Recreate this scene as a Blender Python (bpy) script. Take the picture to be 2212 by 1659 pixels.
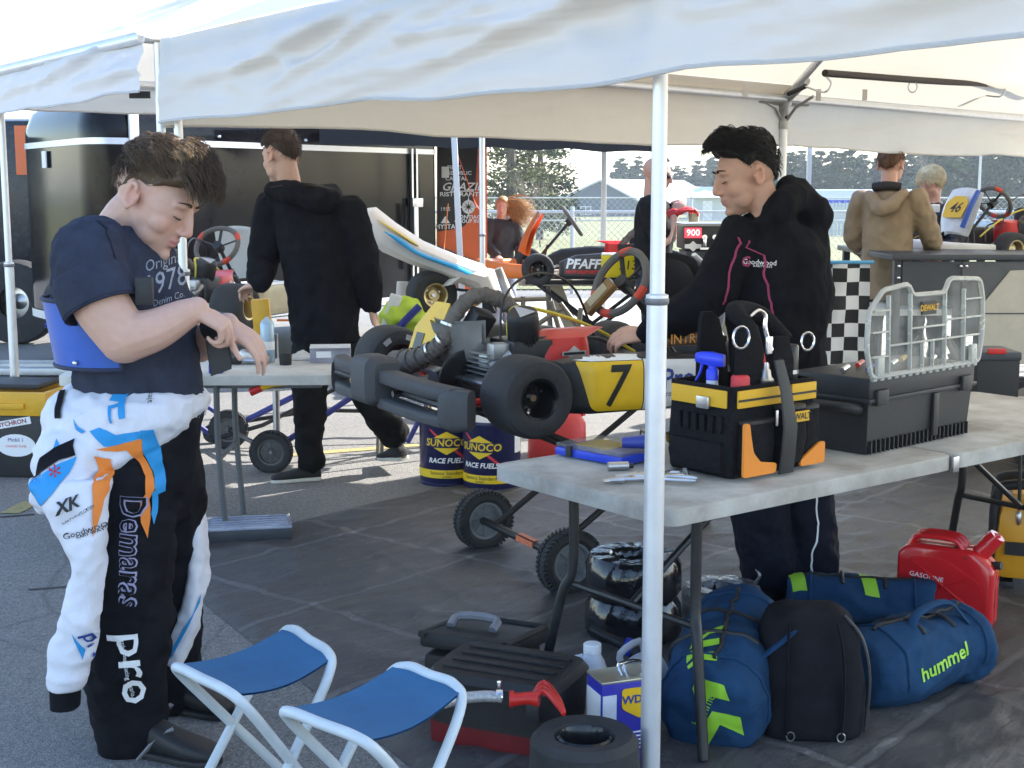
import bpy, bmesh, math, random
from mathutils import Vector as V, Matrix as MX, noise
from mathutils.bvhtree import BVHTree
random.seed(7)
R=math.radians; pi=math.pi; sin=math.sin; cos=math.cos
sc=bpy.context.scene; COL=sc.collection
for _o in list(bpy.data.objects): bpy.data.objects.remove(_o)
# ---------------------------------------------------------------- camera (pixel frame 2212 x 1659)
F=2950.6; CX,CY=1106.0,829.5; HC=1.55; PIT=math.atan((829.5-409.3)/F)
cam=bpy.data.objects.new('camera',bpy.data.cameras.new('camera')); COL.objects.link(cam)
cam.location=(0,0,HC); cam.rotation_euler=(pi/2-PIT,0,0)
cam.data.sensor_width=36; cam.data.sensor_fit='HORIZONTAL'; cam.data.lens=36*F/2212
cam.data.clip_start=.05; cam.data.clip_end=2000
sc.camera=cam
# ---------------------------------------------------------------- sky, sun, exposure
SUN_AZ=R(55); SUN_EL=R(36)      # azimuth from +Y towards +X
w=bpy.data.worlds.new('World'); sc.world=w; w.use_nodes=True
nt=w.node_tree; nt.nodes.clear()
sky=nt.nodes.new('ShaderNodeTexSky'); sky.sky_type='NISHITA'; sky.sun_disc=False
sky.sun_elevation=SUN_EL; sky.sun_rotation=SUN_AZ; sky.air_density=1.0; sky.dust_density=.5; sky.ozone_density=1.5
bg=nt.nodes.new('ShaderNodeBackground'); bg.inputs[1].default_value=.15
out=nt.nodes.new('ShaderNodeOutputWorld'); nt.links.new(sky.outputs[0],bg.inputs[0]); nt.links.new(bg.outputs[0],out.inputs[0])
sl=bpy.data.lights.new('sun','SUN'); sl.energy=4.2; sl.angle=R(.53); sl.color=(1,.95,.87)
sun=bpy.data.objects.new('sun',sl); COL.objects.link(sun)
_sd=V((sin(SUN_AZ)*cos(SUN_EL),cos(SUN_AZ)*cos(SUN_EL),sin(SUN_EL)))
sun.rotation_euler=_sd.to_track_quat('Z','Y').to_euler(); sun.location=(20,12,30)
vs=sc.view_settings; vs.view_transform='Standard'; vs.look='None'; vs.exposure=1.85; vs.gamma=1; vs.use_curve_mapping=False
sc.render.resolution_x=1024; sc.render.resolution_y=768
sc.render.engine='CYCLES'; sc.cycles.max_bounces=8; sc.cycles.transparent_max_bounces=12; sc.cycles.caustics_reflective=False; sc.cycles.caustics_refractive=False
# ---------------------------------------------------------------- pixel -> place
_f=V((0,cos(PIT),-sin(PIT))); _u=V((0,sin(PIT),cos(PIT)))
def ray(u,v): return V((1,0,0))*((u-CX)/F)+_u*((CY-v)/F)+_f
def G(u,v,z=0):
    d=ray(u,v); return V((0,0,HC))+d*((z-HC)/d.z)
def P(u,v,y):
    d=ray(u,v); return V((0,0,HC))+d*(y/d.y)
# ---------------------------------------------------------------- materials
MATS={}
def mat(name,col,rough=.55,metal=0,var=.12,scale=14,bump=0,bscale=60,trans=0,alpha=1,ior=1.45,coat=0,sheen=0,sub=0,emit=None,spec=.5,col2=None,stretch=(1,1,1)):
    if name in MATS: return MATS[name]
    m=bpy.data.materials.new(name); MATS[name]=m; m.use_nodes=True
    N=m.node_tree.nodes; L=m.node_tree.links; b=N['Principled BSDF']
    c=(*col,1); I=b.inputs
    I['Base Color'].default_value=c; I['Roughness'].default_value=rough; I['Metallic'].default_value=metal
    I['Transmission Weight'].default_value=trans; I['IOR'].default_value=ior; I['Coat Weight'].default_value=coat
    I['Sheen Weight'].default_value=sheen; I['Alpha'].default_value=alpha; I['Specular IOR Level'].default_value=spec
    if sub: I['Subsurface Weight'].default_value=sub; I['Subsurface Radius'].default_value=(.012,.005,.003); I['Subsurface Scale'].default_value=1
    if emit: I['Emission Color'].default_value=(*emit[0],1); I['Emission Strength'].default_value=emit[1]
    if var or bump:
        tc=N.new('ShaderNodeTexCoord'); mp=N.new('ShaderNodeMapping'); mp.inputs['Scale'].default_value=stretch; L.new(tc.outputs['Object'],mp.inputs[0])
    if var or col2:
        n=N.new('ShaderNodeTexNoise'); n.inputs['Scale'].default_value=scale; n.inputs['Detail'].default_value=6; n.inputs['Roughness'].default_value=.65
        L.new(mp.outputs[0],n.inputs[0])
        r=N.new('ShaderNodeValToRGB'); r.color_ramp.elements[0].position=.3; r.color_ramp.elements[1].position=.72
        d=col2 or tuple(min(1,x*(1+var)+.01*var) for x in col); a=col if col2 else tuple(x*(1-var) for x in col)
        r.color_ramp.elements[0].color=(*a,1); r.color_ramp.elements[1].color=(*d,1)
        L.new(n.outputs[0],r.inputs[0]); L.new(r.outputs[0],I['Base Color'])
        rr=N.new('ShaderNodeMapRange'); rr.inputs[3].default_value=max(0,rough-.08); rr.inputs[4].default_value=min(1,rough+.1)
        L.new(n.outputs[0],rr.inputs[0]); L.new(rr.outputs[0],I['Roughness'])
    if bump:
        n2=N.new('ShaderNodeTexNoise'); n2.inputs['Scale'].default_value=bscale; n2.inputs['Detail'].default_value=4
        L.new(mp.outputs[0],n2.inputs[0]); bp=N.new('ShaderNodeBump'); bp.inputs['Strength'].default_value=bump; bp.inputs['Distance'].default_value=.01
        L.new(n2.outputs[0],bp.inputs['Height']); L.new(bp.outputs[0],I['Normal'])
    return m
def canvas_mat(name,col,tcol,mixf):
    m=bpy.data.materials.new(name); MATS[name]=m; m.use_nodes=True
    N=m.node_tree.nodes; L=m.node_tree.links; N.remove(N['Principled BSDF']); o=N['Material Output']
    tc=N.new('ShaderNodeTexCoord'); n=N.new('ShaderNodeTexNoise'); n.inputs['Scale'].default_value=2.2; n.inputs['Detail'].default_value=8; n.inputs['Roughness'].default_value=.7
    L.new(tc.outputs['Object'],n.inputs[0])
    r=N.new('ShaderNodeValToRGB'); r.color_ramp.elements[0].position=.25; r.color_ramp.elements[1].position=.6
    r.color_ramp.elements[0].color=(*[x*.93 for x in col],1); r.color_ramp.elements[1].color=(*col,1); L.new(n.outputs[0],r.inputs[0])
    a=N.new('ShaderNodeBsdfPrincipled'); a.inputs['Roughness'].default_value=.5; a.inputs['Specular IOR Level'].default_value=.3; L.new(r.outputs[0],a.inputs['Base Color'])
    n2=N.new('ShaderNodeTexNoise'); n2.inputs['Scale'].default_value=9; n2.inputs['Detail'].default_value=5; L.new(tc.outputs['Object'],n2.inputs[0])
    bp=N.new('ShaderNodeBump'); bp.inputs['Strength'].default_value=.25; bp.inputs['Distance'].default_value=.02; L.new(n2.outputs[0],bp.inputs['Height']); L.new(bp.outputs[0],a.inputs['Normal'])
    t=N.new('ShaderNodeBsdfTranslucent'); t.inputs[0].default_value=(*tcol,1)
    x=N.new('ShaderNodeMixShader'); x.inputs[0].default_value=mixf
    L.new(a.outputs[0],x.inputs[1]); L.new(t.outputs[0],x.inputs[2]); L.new(x.outputs[0],o.inputs[0])
    return m
# ---------------------------------------------------------------- mesh builder
def frame(o,x,z=(0,0,1)):
    x=V(x).normalized(); z=V(z); y=z.cross(x).normalized(); z=x.cross(y).normalized()
    m=MX((x,y,z)).transposed().to_4x4(); m.translation=V(o); return m
def catmull(pts,k=4):
    p=[V(q) for q in pts]
    if len(p)<3 or k<2: return p
    q=[2*p[0]-p[1]]+p+[2*p[-1]-p[-2]]; o=[]
    for i in range(1,len(q)-2):
        for j in range(k):
            t=j/k; a,b,c,d=q[i-1],q[i],q[i+1],q[i+2]
            o.append(.5*((2*b)+(c-a)*t+(2*a-5*b+4*c-d)*t*t+(3*b-a-3*c+d)*t**3))
    o.append(p[-1]); return o
def lerpl(r,n):
    m=len(r)-1; o=[]
    for i in range(n):
        t=i/(n-1)*m; j=min(int(t),m-1); o.append(r[j]+(r[j+1]-r[j])*(t-j))
    return o
class B:
    def __init__(s): s.v=[]; s.f=[]
    def add(s,vs,fs,M=None):
        k=len(s.v); s.v+=[(M@V(q)) if M else V(q) for q in vs]; s.f+=[tuple(k+i for i in f) for f in fs]; return s
    def box(s,c,size,M=None,bev=0,taper=1):
        x,y,z=[q/2 for q in size]; c=V(c)
        if bev:
            bm=bmesh.new(); bmesh.ops.create_cube(bm,size=1)
            for q in bm.verts:
                t=taper if q.co.z>0 else 1
                q.co=V((q.co.x*size[0]*t,q.co.y*size[1]*t,q.co.z*size[2]))+c
            bmesh.ops.bevel(bm,geom=bm.edges[:],offset=min(bev,min(size)*.45),segments=2,affect='EDGES',profile=.6)
            bm.verts.index_update(); s.add([q.co for q in bm.verts],[[q.index for q in f.verts] for f in bm.faces],M); bm.free(); return s
        vs=[c+V((i*x*(taper if k>0 else 1),j*y*(taper if k>0 else 1),k*z)) for k in(-1,1) for j in(-1,1) for i in(-1,1)]
        return s.add(vs,[(0,2,3,1),(4,5,7,6),(0,1,5,4),(2,6,7,3),(0,4,6,2),(1,3,7,5)],M)
    def tube(s,pts,r,n=8,k=1,M=None,close=False,caps=True,flat=1):
        p=catmull(pts,k) if k>1 else [V(q) for q in pts]
        if close: p=[V(q) for q in pts]
        m=len(p); rs=lerpl(list(r),m) if isinstance(r,(list,tuple)) else [r]*m
        vs=[];fs=[]; t0=None; nv=None
        for i in range(m):
            if close: t=(p[(i+1)%m]-p[i-1]).normalized()
            else: t=(p[min(i+1,m-1)]-p[max(i-1,0)]).normalized()
            if nv is None:
                a=V((0,0,1)) if abs(t.z)<.9 else V((1,0,0)); nv=(a-t*a.dot(t)).normalized()
            else: nv=(nv-t*nv.dot(t)).normalized()
            bv=t.cross(nv)
            for j in range(n):
                a=2*pi*j/n; vs.append(p[i]+nv*(cos(a)*rs[i]*flat)+bv*(sin(a)*rs[i]))
        for i in range(m if close else m-1):
            for j in range(n):
                a=i*n+j; b=i*n+(j+1)%n; c=((i+1)%m)*n+(j+1)%n; d=((i+1)%m)*n+j; fs.append((a,b,c,d))
        if caps and not close: fs.append(tuple(range(n-1,-1,-1))); fs.append(tuple((m-1)*n+j for j in range(n)))
        return s.add(vs,fs,M)
    def lathe(s,prof,M=None,n=24,close=True):
        vs=[];fs=[]; m=len(prof)
        for r,z in prof:
            for j in range(n): a=2*pi*j/n; vs.append((r*cos(a),r*sin(a),z))
        for i in range(m-1):
            for j in range(n): fs.append((i*n+j,i*n+(j+1)%n,(i+1)*n+(j+1)%n,(i+1)*n+j))
        if close:
            if prof[0][0]>1e-5: fs.append(tuple(range(n-1,-1,-1)))
            if prof[-1][0]>1e-5: fs.append(tuple((m-1)*n+j for j in range(n)))
        return s.add(vs,fs,M)
    def loft(s,rings,n=16,M=None,sq=1.0,dome=0):
        # rings: (centre, a, b) ; sq<1 squarish
        vs=[];fs=[]; R_=[(V(c),V(a),V(b)) for c,a,b in rings]
        if dome:
            c,a,b=R_[0]; d=(c-R_[1][0]).normalized()*dome*min(a.length,b.length)
            pre=[(c+d*sin(q),a*cos(q),b*cos(q)) for q in(1.4,1.0,.5)]
            c,a,b=R_[-1]; d=(c-R_[-2][0]).normalized()*dome*min(a.length,b.length)
            R_=pre+R_+[(c+d*sin(q),a*cos(q),b*cos(q)) for q in(.5,1.0,1.4)]
        for c,a,b in R_:
            for j in range(n):
                t=2*pi*j/n; x,y=cos(t),sin(t)
                if sq!=1: x=math.copysign(abs(x)**sq,x); y=math.copysign(abs(y)**sq,y)
                vs.append(c+a*x+b*y)
        m=len(R_)
        for i in range(m-1):
            for j in range(n): fs.append((i*n+j,i*n+(j+1)%n,(i+1)*n+(j+1)%n,(i+1)*n+j))
        fs.append(tuple(range(n-1,-1,-1))); fs.append(tuple((m-1)*n+j for j in range(n)))
        return s.add(vs,fs,M)
    def prism(s,poly,h,M=None):
        n=len(poly); vs=[(x,y,0) for x,y in poly]+[(x,y,h) for x,y in poly]
        fs=[tuple(range(n-1,-1,-1)),tuple(range(n,2*n))]+[(i,(i+1)%n,n+(i+1)%n,n+i) for i in range(n)]
        return s.add(vs,fs,M)
    def ell(s,c,rad,M=None,nu=16,nv=10):
        prof=[(cos(-pi/2+pi*i/nv),sin(-pi/2+pi*i/nv)) for i in range(nv+1)]
        q=MX.Translation(V(c))@MX.Diagonal((*rad,1))
        vs=[];fs=[]
        for i,(r,z) in enumerate(prof):
            for j in range(nu): a=2*pi*j/nu; vs.append(q@V((max(r,.02)*cos(a),max(r,.02)*sin(a),z)))
        for i in range(nv):
            for j in range(nu): fs.append((i*nu+j,i*nu+(j+1)%nu,(i+1)*nu+(j+1)%nu,(i+1)*nu+j))
        fs.append(tuple(range(nu-1,-1,-1))); fs.append(tuple(nv*nu+j for j in range(nu)))
        return s.add(vs,fs,M)
    def cyl(s,p0,p1,r0,r1=None,n=16,M=None): return s.tube([p0,p1],[r0,r0 if r1 is None else r1],n,M=M)
    def grid(s,nu,nv,fn):
        k=len(s.v)
        for j in range(nv+1):
            for i in range(nu+1): s.v.append(V(fn(i/nu,j/nv)))
        for j in range(nv):
            for i in range(nu): a=k+j*(nu+1)+i; s.f.append((a,a+1,a+nu+2,a+nu+1))
        return s
    def mesh(s,name,mt,smooth=True,ang=38):
        me=bpy.data.meshes.new(name); me.from_pydata([tuple(q) for q in s.v],[],s.f); me.update()
        if mt: me.materials.append(mt)
        bm=bmesh.new(); bm.from_mesh(me); bmesh.ops.recalc_face_normals(bm,faces=bm.faces[:]); bm.to_mesh(me); bm.free()
        if smooth:
            me.polygons.foreach_set('use_smooth',[True]*len(me.polygons)); me.set_sharp_from_angle(angle=R(ang))
        return me
def tag(o,label=None,cat=None,group=None,kind=None):
    if label: o['label']=label
    if cat: o['category']=cat
    if group: o['group']=group
    if kind: o['kind']=kind
    return o
class Th:
    """a thing: Empty at its base, parts as children in its local frame"""
    def __init__(s,name,label,cat,loc=(0,0,0),rotz=0,group=None,M=None):
        s.o=bpy.data.objects.new(name,None); COL.objects.link(s.o); s.o.empty_display_size=.1
        s.M=M.copy() if M else MX.Translation(V(loc))@MX.Rotation(rotz,4,'Z'); s.o.matrix_world=s.M; s.inv=s.M.inverted()
        tag(s.o,label,cat,group)
    def part(s,name,b,mt,parent=None,world=False,smooth=True,ang=38,kind=None,label=None):
        if isinstance(b,B):
            if world: b.v=[s.inv@q for q in b.v]
            me=b.mesh(name,mt,smooth,ang)
        else:
            me=b
            if world: me.transform(s.inv)
            if mt and not me.materials: me.materials.append(mt)
        o=bpy.data.objects.new(name,me); COL.objects.link(o); o.parent=parent or s.o
        if kind: o['kind']=kind
        if label: o['label']=label
        return o
    def text(s,body,size,M,mt,parent=None,world=False,name='lettering',**k):
        me=tmesh(body,size,**k); me.transform(M); return s.part(name,me,mt,parent,world,smooth=False)
def solo(name,b,mt,label,cat,group=None,smooth=True,ang=38,kind=None):
    lo=V((min(q.x for q in b.v),min(q.y for q in b.v),min(q.z for q in b.v))); hi=V((max(q.x for q in b.v),max(q.y for q in b.v),0))
    c=V(((lo.x+hi.x)/2,(lo.y+hi.y)/2,lo.z)); b.v=[q-c for q in b.v]
    o=bpy.data.objects.new(name,b.mesh(name,mt,smooth,ang)); COL.objects.link(o); o.location=c
    tag(o,label,cat,group,kind); return o
def struct(name,b,mt,smooth=False):
    o=bpy.data.objects.new(name,b.mesh(name,mt,smooth)); COL.objects.link(o); o['kind']='structure'; return o
def copy_tree(o,parent=None):
    c=o.copy(); COL.objects.link(c); c.parent=parent
    for ch in o.children: copy_tree(ch,c)
    return c
def tmesh(body,size,shear=0,bold=0,align='CENTER',sx=1,ext=0,spacing=1):
    c=bpy.data.curves.new('t','FONT'); c.body=body; c.size=size; c.shear=shear; c.offset=bold*size; c.align_x=align; c.align_y='CENTER'; c.resolution_u=2
    c.extrude=ext; c.space_character=spacing
    o=bpy.data.objects.new('t',c); me=bpy.data.meshes.new_from_object(o); bpy.data.objects.remove(o)
    me.transform(MX.Diagonal((sx,1,1,1)))
    if not me.materials: pass
    me.materials.clear(); return me
def p2mesh(polys):
    me=bpy.data.meshes.new('p'); vs=[];fs=[]
    for p in polys: k=len(vs); vs+=[(x,y,0) for x,y in p]; fs.append(tuple(range(k,k+len(p))))
    me.from_pydata(vs,[],fs); return me
def bvh_of(*objs):
    vs=[];fs=[]
    for o in objs:
        k=len(vs); vs+=[q.co.copy() for q in o.data.vertices]; fs+=[tuple(k+i for i in p.vertices) for p in o.data.polygons]
    return BVHTree.FromPolygons(vs,fs)
def decal(th,name,me2d,bvh,M,mt,parent=None,off=.0025,maxlen=.02,reach=.5,world=True):
    """lay a flat outline (2D mesh) on a surface: M maps the outline's plane, cast along -Z"""
    Q=(th.inv@M) if world else M
    bm=bmesh.new(); bm.from_mesh(me2d); bmesh.ops.triangulate(bm,faces=bm.faces[:])
    for _ in range(6):
        e=[q for q in bm.edges if q.calc_length()>maxlen]
        if not e: break
        bmesh.ops.subdivide_edges(bm,edges=e,cuts=1); bmesh.ops.triangulate(bm,faces=bm.faces[:])
    d=-(Q.to_3x3()@V((0,0,1))).normalized(); bad=[]
    for q in bm.verts:
        o=Q@q.co; h=bvh.ray_cast(o-d*reach,d,reach*2.2)
        if h[0] is None: bad.append(q)
        else:
            n=h[1] if h[1].dot(d)<0 else -h[1]; q.co=h[0]+n*off
    if bad: bmesh.ops.delete(bm,geom=bad,context='VERTS')
    if not bm.faces: bm.free(); return None
    me=bpy.data.meshes.new(name); bm.to_mesh(me); bm.free(); me.materials.clear(); me.materials.append(mt)
    me.polygons.foreach_set('use_smooth',[True]*len(me.polygons))
    return th.part(name,me,None,parent)
def pdecal(th,name,polys,bvh,mt,parent=None,off=.003,maxpx=9):
    """outline read off the photograph, found again on the surface it belongs to"""
    bm=bmesh.new(); me=p2mesh(polys) if isinstance(polys,list) else polys; bm.from_mesh(me); bmesh.ops.triangulate(bm,faces=bm.faces[:])
    for _ in range(6):
        e=[q for q in bm.edges if q.calc_length()>maxpx]
        if not e: break
        bmesh.ops.subdivide_edges(bm,edges=e,cuts=1); bmesh.ops.triangulate(bm,faces=bm.faces[:])
    o=th.inv@V((0,0,HC)); r3=th.inv.to_3x3(); bad=[]
    for q in bm.verts:
        d=(r3@ray(q.co.x,q.co.y)).normalized(); h=bvh.ray_cast(o,d,30)
        if h[0] is None: bad.append(q)
        else: n=h[1] if h[1].dot(d)<0 else -h[1]; q.co=h[0]+n*off
    if bad: bmesh.ops.delete(bm,geom=bad,context='VERTS')
    m2=bpy.data.meshes.new(name); bm.to_mesh(m2); bm.free(); m2.materials.clear(); m2.materials.append(mt); m2.polygons.foreach_set('use_smooth',[True]*len(m2.polygons))
    return th.part(name,m2,None,parent)
def voxel(b,vox,smooth=4,fac=.5):
    """union of overlapping closed shapes -> one continuous skin (mesh)"""
    me=b.mesh('tmp',None,False); o=bpy.data.objects.new('tmp',me); COL.objects.link(o)
    m=o.modifiers.new('r','REMESH'); m.mode='VOXEL'; m.voxel_size=vox; m.use_smooth_shade=True
    if smooth: q=o.modifiers.new('s','SMOOTH'); q.iterations=smooth; q.factor=fac
    dg=bpy.context.evaluated_depsgraph_get(); r=bpy.data.meshes.new_from_object(o.evaluated_get(dg))
    bpy.data.objects.remove(o); bpy.data.meshes.remove(me)
    r.polygons.foreach_set('use_smooth',[True]*len(r.polygons)); return r
def wrinkle(me,amp,scale,stretch=(1,1,1),seed=0,ridge=True):
    S=V(stretch); off=V((seed*7.1,seed*3.3,seed*1.7))
    ns=[q.normal.copy() for q in me.vertices]
    for q,n in zip(me.vertices,ns):
        p=V((q.co.x*S.x,q.co.y*S.y,q.co.z*S.z))*scale+off
        t=noise.noise(p); 
        if ridge: t=(1-abs(t)*2.2)-.35+.4*noise.noise(p*2.3)
        q.co+=n*(amp*t)
    me.update()
    return me
# common materials
BLK=mat('black_plastic',(.018,.018,.02),.5,var=.25,bump=.08,bscale=120)
BLKG=mat('black_gloss',(.012,.012,.013),.18,var=.2)
RUB=mat('tyre_rubber',(.028,.028,.03),.75,var=.35,scale=9,bump=.25,bscale=90)
STEEL=mat('steel',(.55,.55,.56),.3,1,var=.1)
CHROME=mat('chrome',(.8,.8,.82),.12,1,var=.05)
ALU=mat('aluminium_tube',(.72,.73,.75),.38,.55,var=.08,scale=8)
BTUBE=mat('black_tube',(.016,.016,.017),.42,var=.3)
WHT=mat('white_paint',(.75,.75,.74),.4,var=.06)
RED=mat('red_plastic',(.55,.02,.015),.35,var=.12)
YEL=mat('yellow_panel',(.78,.47,.015),.4,var=.06)
BLKP=mat('black_print',(.012,.012,.012),.5,var=0)
WHTP=mat('white_print',(.82,.82,.82),.5,var=0)
ORG=mat('orange_plastic',(.75,.17,.02),.4,var=.08)
GRN=mat('lime_print',(.32,.62,.04),.55,var=.05)
BLU=mat('blue_plastic',(.02,.06,.55),.35,var=.1)
sc.cycles.use_denoising=True
def roundpoly(pts,rad,seg=5):
    o=[]; n=len(pts)
    for i in range(n):
        p=V((*pts[i],0)); a=V((*pts[i-1],0)); b=V((*pts[(i+1)%n],0)); r=rad[i] if isinstance(rad,(list,tuple)) else rad
        if r<=0: o.append((p.x,p.y)); continue
        da=(a-p).normalized(); db=(b-p).normalized(); r=min(r,(a-p).length*.49,(b-p).length*.49)
        q0=p+da*r; q1=p+db*r
        for k in range(seg+1):
            t=k/seg; q=q0*(1-t)**2+p*2*t*(1-t)+q1*t*t; o.append((q.x,q.y))
    return o
def rrect(w,h,r,seg=4): return roundpoly([(-w/2,-h/2),(w/2,-h/2),(w/2,h/2),(-w/2,h/2)],r,seg)
# ================================================================= ground
def asphalt():
    m=bpy.data.materials.new('asphalt'); m.use_nodes=True; N=m.node_tree.nodes; L=m.node_tree.links; b=N['Principled BSDF']
    tc=N.new('ShaderNodeTexCoord')
    def nz(s,d=6,r=.6):
        n=N.new('ShaderNodeTexNoise'); n.inputs['Scale'].default_value=s; n.inputs['Detail'].default_value=d; n.inputs['Roughness'].default_value=r; L.new(tc.outputs['Object'],n.inputs[0]); return n
    def ramp(src,p0,c0,p1,c1):
        r=N.new('ShaderNodeValToRGB'); e=r.color_ramp.elements; e[0].position=p0; e[1].position=p1; e[0].color=(*c0,1); e[1].color=(*c1,1); L.new(src,r.inputs[0]); return r
    def mix(t,f,a,c):
        x=N.new('ShaderNodeMix'); x.data_type='RGBA'; x.blend_type=t
        if isinstance(f,float): x.inputs[0].default_value=f
        else: L.new(f,x.inputs[0])
        L.new(a,x.inputs[6]); L.new(c,x.inputs[7]); return x
    big=ramp(nz(.35,5).outputs[0],.3,(.17,.168,.165),.7,(.25,.245,.235))
    vo=N.new('ShaderNodeTexVoronoi'); vo.inputs['Scale'].default_value=190; L.new(tc.outputs['Object'],vo.inputs[0])
    agg=ramp(vo.outputs['Color'],.15,(.5,.5,.51),.85,(1.5,1.47,1.42))
    x=mix('MULTIPLY',.8,big.outputs[0],agg.outputs[0])
    fine=ramp(nz(38,8,.75).outputs[0],.35,(.72,.72,.73),.7,(1.15,1.14,1.12)); x=mix('MULTIPLY',.8,x.outputs[2],fine.outputs[0])
    cr=N.new('ShaderNodeTexVoronoi'); cr.feature='DISTANCE_TO_EDGE'; cr.inputs['Scale'].default_value=.38
    wn=nz(1.7,5); ad=N.new('ShaderNodeMix'); ad.data_type='VECTOR'; ad.inputs[0].default_value=.16; L.new(tc.outputs['Object'],ad.inputs[4]); L.new(wn.outputs['Color'],ad.inputs[5]); L.new(ad.outputs[1],cr.inputs[0])
    ck=ramp(cr.outputs[0],.0,(.45,.45,.45),.0022,(1,1,1)); x=mix('MULTIPLY',.55,x.outputs[2],ck.outputs[0])
    st=ramp(nz(1.1,4).outputs[0],.62,(1,1,1),.72,(.72,.7,.68)); x=mix('MULTIPLY',.7,x.outputs[2],st.outputs[0])
    L.new(x.outputs[2],b.inputs['Base Color']); b.inputs['Roughness'].default_value=.85
    bp=N.new('ShaderNodeBump'); bp.inputs['Strength'].default_value=.6; bp.inputs['Distance'].default_value=.006; L.new(vo.outputs['Distance'],bp.inputs['Height']); L.new(bp.outputs[0],b.inputs['Normal'])
    return m
def gz(y): return 0 if y<26 else (-1.15*min(1,(y-26)/54) - (.3*min(1,max(0,(y-80)/90))))
b=B(); ys=[-40,0,10,20,26,40,60,80,120,170,300,900]
for i,y in enumerate(ys):
    b.v+= [V((-900,y,gz(y))),V((900,y,gz(y)))]
    if i: k=2*i; b.f.append((k-2,k-1,k+1,k))
struct('ground',b,asphalt())
GRASS=mat('grass',(.13,.15,.05),.9,var=.35,scale=1.2,bump=.3,bscale=30,col2=(.26,.24,.11))
b=B(); ys=[21.2,26,40,60,80,120,170,300,890]
for i,y in enumerate(ys):
    b.v+=[V((-880,y,gz(y)+.02)),V((880,y,gz(y)+.02))]
    if i: k=2*i; b.f.append((k-2,k-1,k+1,k))
struct('grass_field',b,GRASS)
PAVE=mat('pale_pavement',(.42,.40,.36),.85,var=.12,scale=3,bump=.2,bscale=60)
b=B(); b.add([(-.9,12,.004),(30,12,.004),(30,19.6,.004),(-1.2,19.6,.004)],[(0,1,2,3)]); struct('pavement',b,PAVE)
LINE=mat('faded_yellow_line',(.42,.34,.1),.85,var=.45,scale=25,col2=(.2,.18,.13))
def strip(a,c,w,z=.004):
    a=V(a);c=V(c); d=(c-a); d.z=0; n=V((-d.y,d.x,0)).normalized()*w/2
    q=[a-n,c-n,c+n,a+n]; bb=B(); bb.add([(p.x,p.y,z) for p in q],[(0,1,2,3)]); return bb
struct('painted_line',strip(G(610,985),G(905,962),.09),LINE); struct('painted_line',strip(G(20,1110),G(70,1085),.1),LINE)
struct('tar_seam',strip(G(0,1118),G(75,1112),.02),mat('tar',(.02,.02,.02),.6,var=.2)); struct('tar_seam',strip(G(60,1275),G(150,1268),.015),MATS['tar'])
# ================================================================= ground sheet under the tent
c0=G(288,1220); c1=G(900,1690); cl=c0-c1; 
c0=G(310,1205); e_l=(G(880,1655)-c0); e_l.z=0; e_l.normalize(); e_r=(G(920,1062)-c0); e_r.z=0; e_r.normalize()
FOLDL=[(.9,0),(1.75,0),(2.6,0),(3.5,0)]
def sheet(s,t):
    p=c0+e_l*(t*4.6)+e_r*(s*7.5); x,y=p.x,p.y
    l=t*4.6; r=s*7.5
    z=.006
    for k in(.75,1.5,2.25,3.0,3.75): z+=.005*math.exp(-((l-k-.02*sin(r*2+k))/.022)**2)
    for k in(.9,1.8,2.7,3.6,4.5,5.4,6.3): z+=.005*math.exp(-((r-k-.02*sin(l*2+k))/.022)**2)
    q=noise.noise(V((x*1.5,y*1.5,0))); z+=.006*max(0,q)
    z+=.009*max(0,(1-abs(noise.noise(V((x*1.1+y*.9,y*3.0-x*1.4,3))))*5))
    z+=.007*max(0,(1-abs(noise.noise(V((x*3.1-y*1.9,y*2.0+x*1.4,9))))*4))
    edge=min(1,min(s*7.5,t*4.6)/.08)
    return V((x+.02*noise.noise(V((x*2,y*2,5))),y,.003+z*edge))
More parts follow.
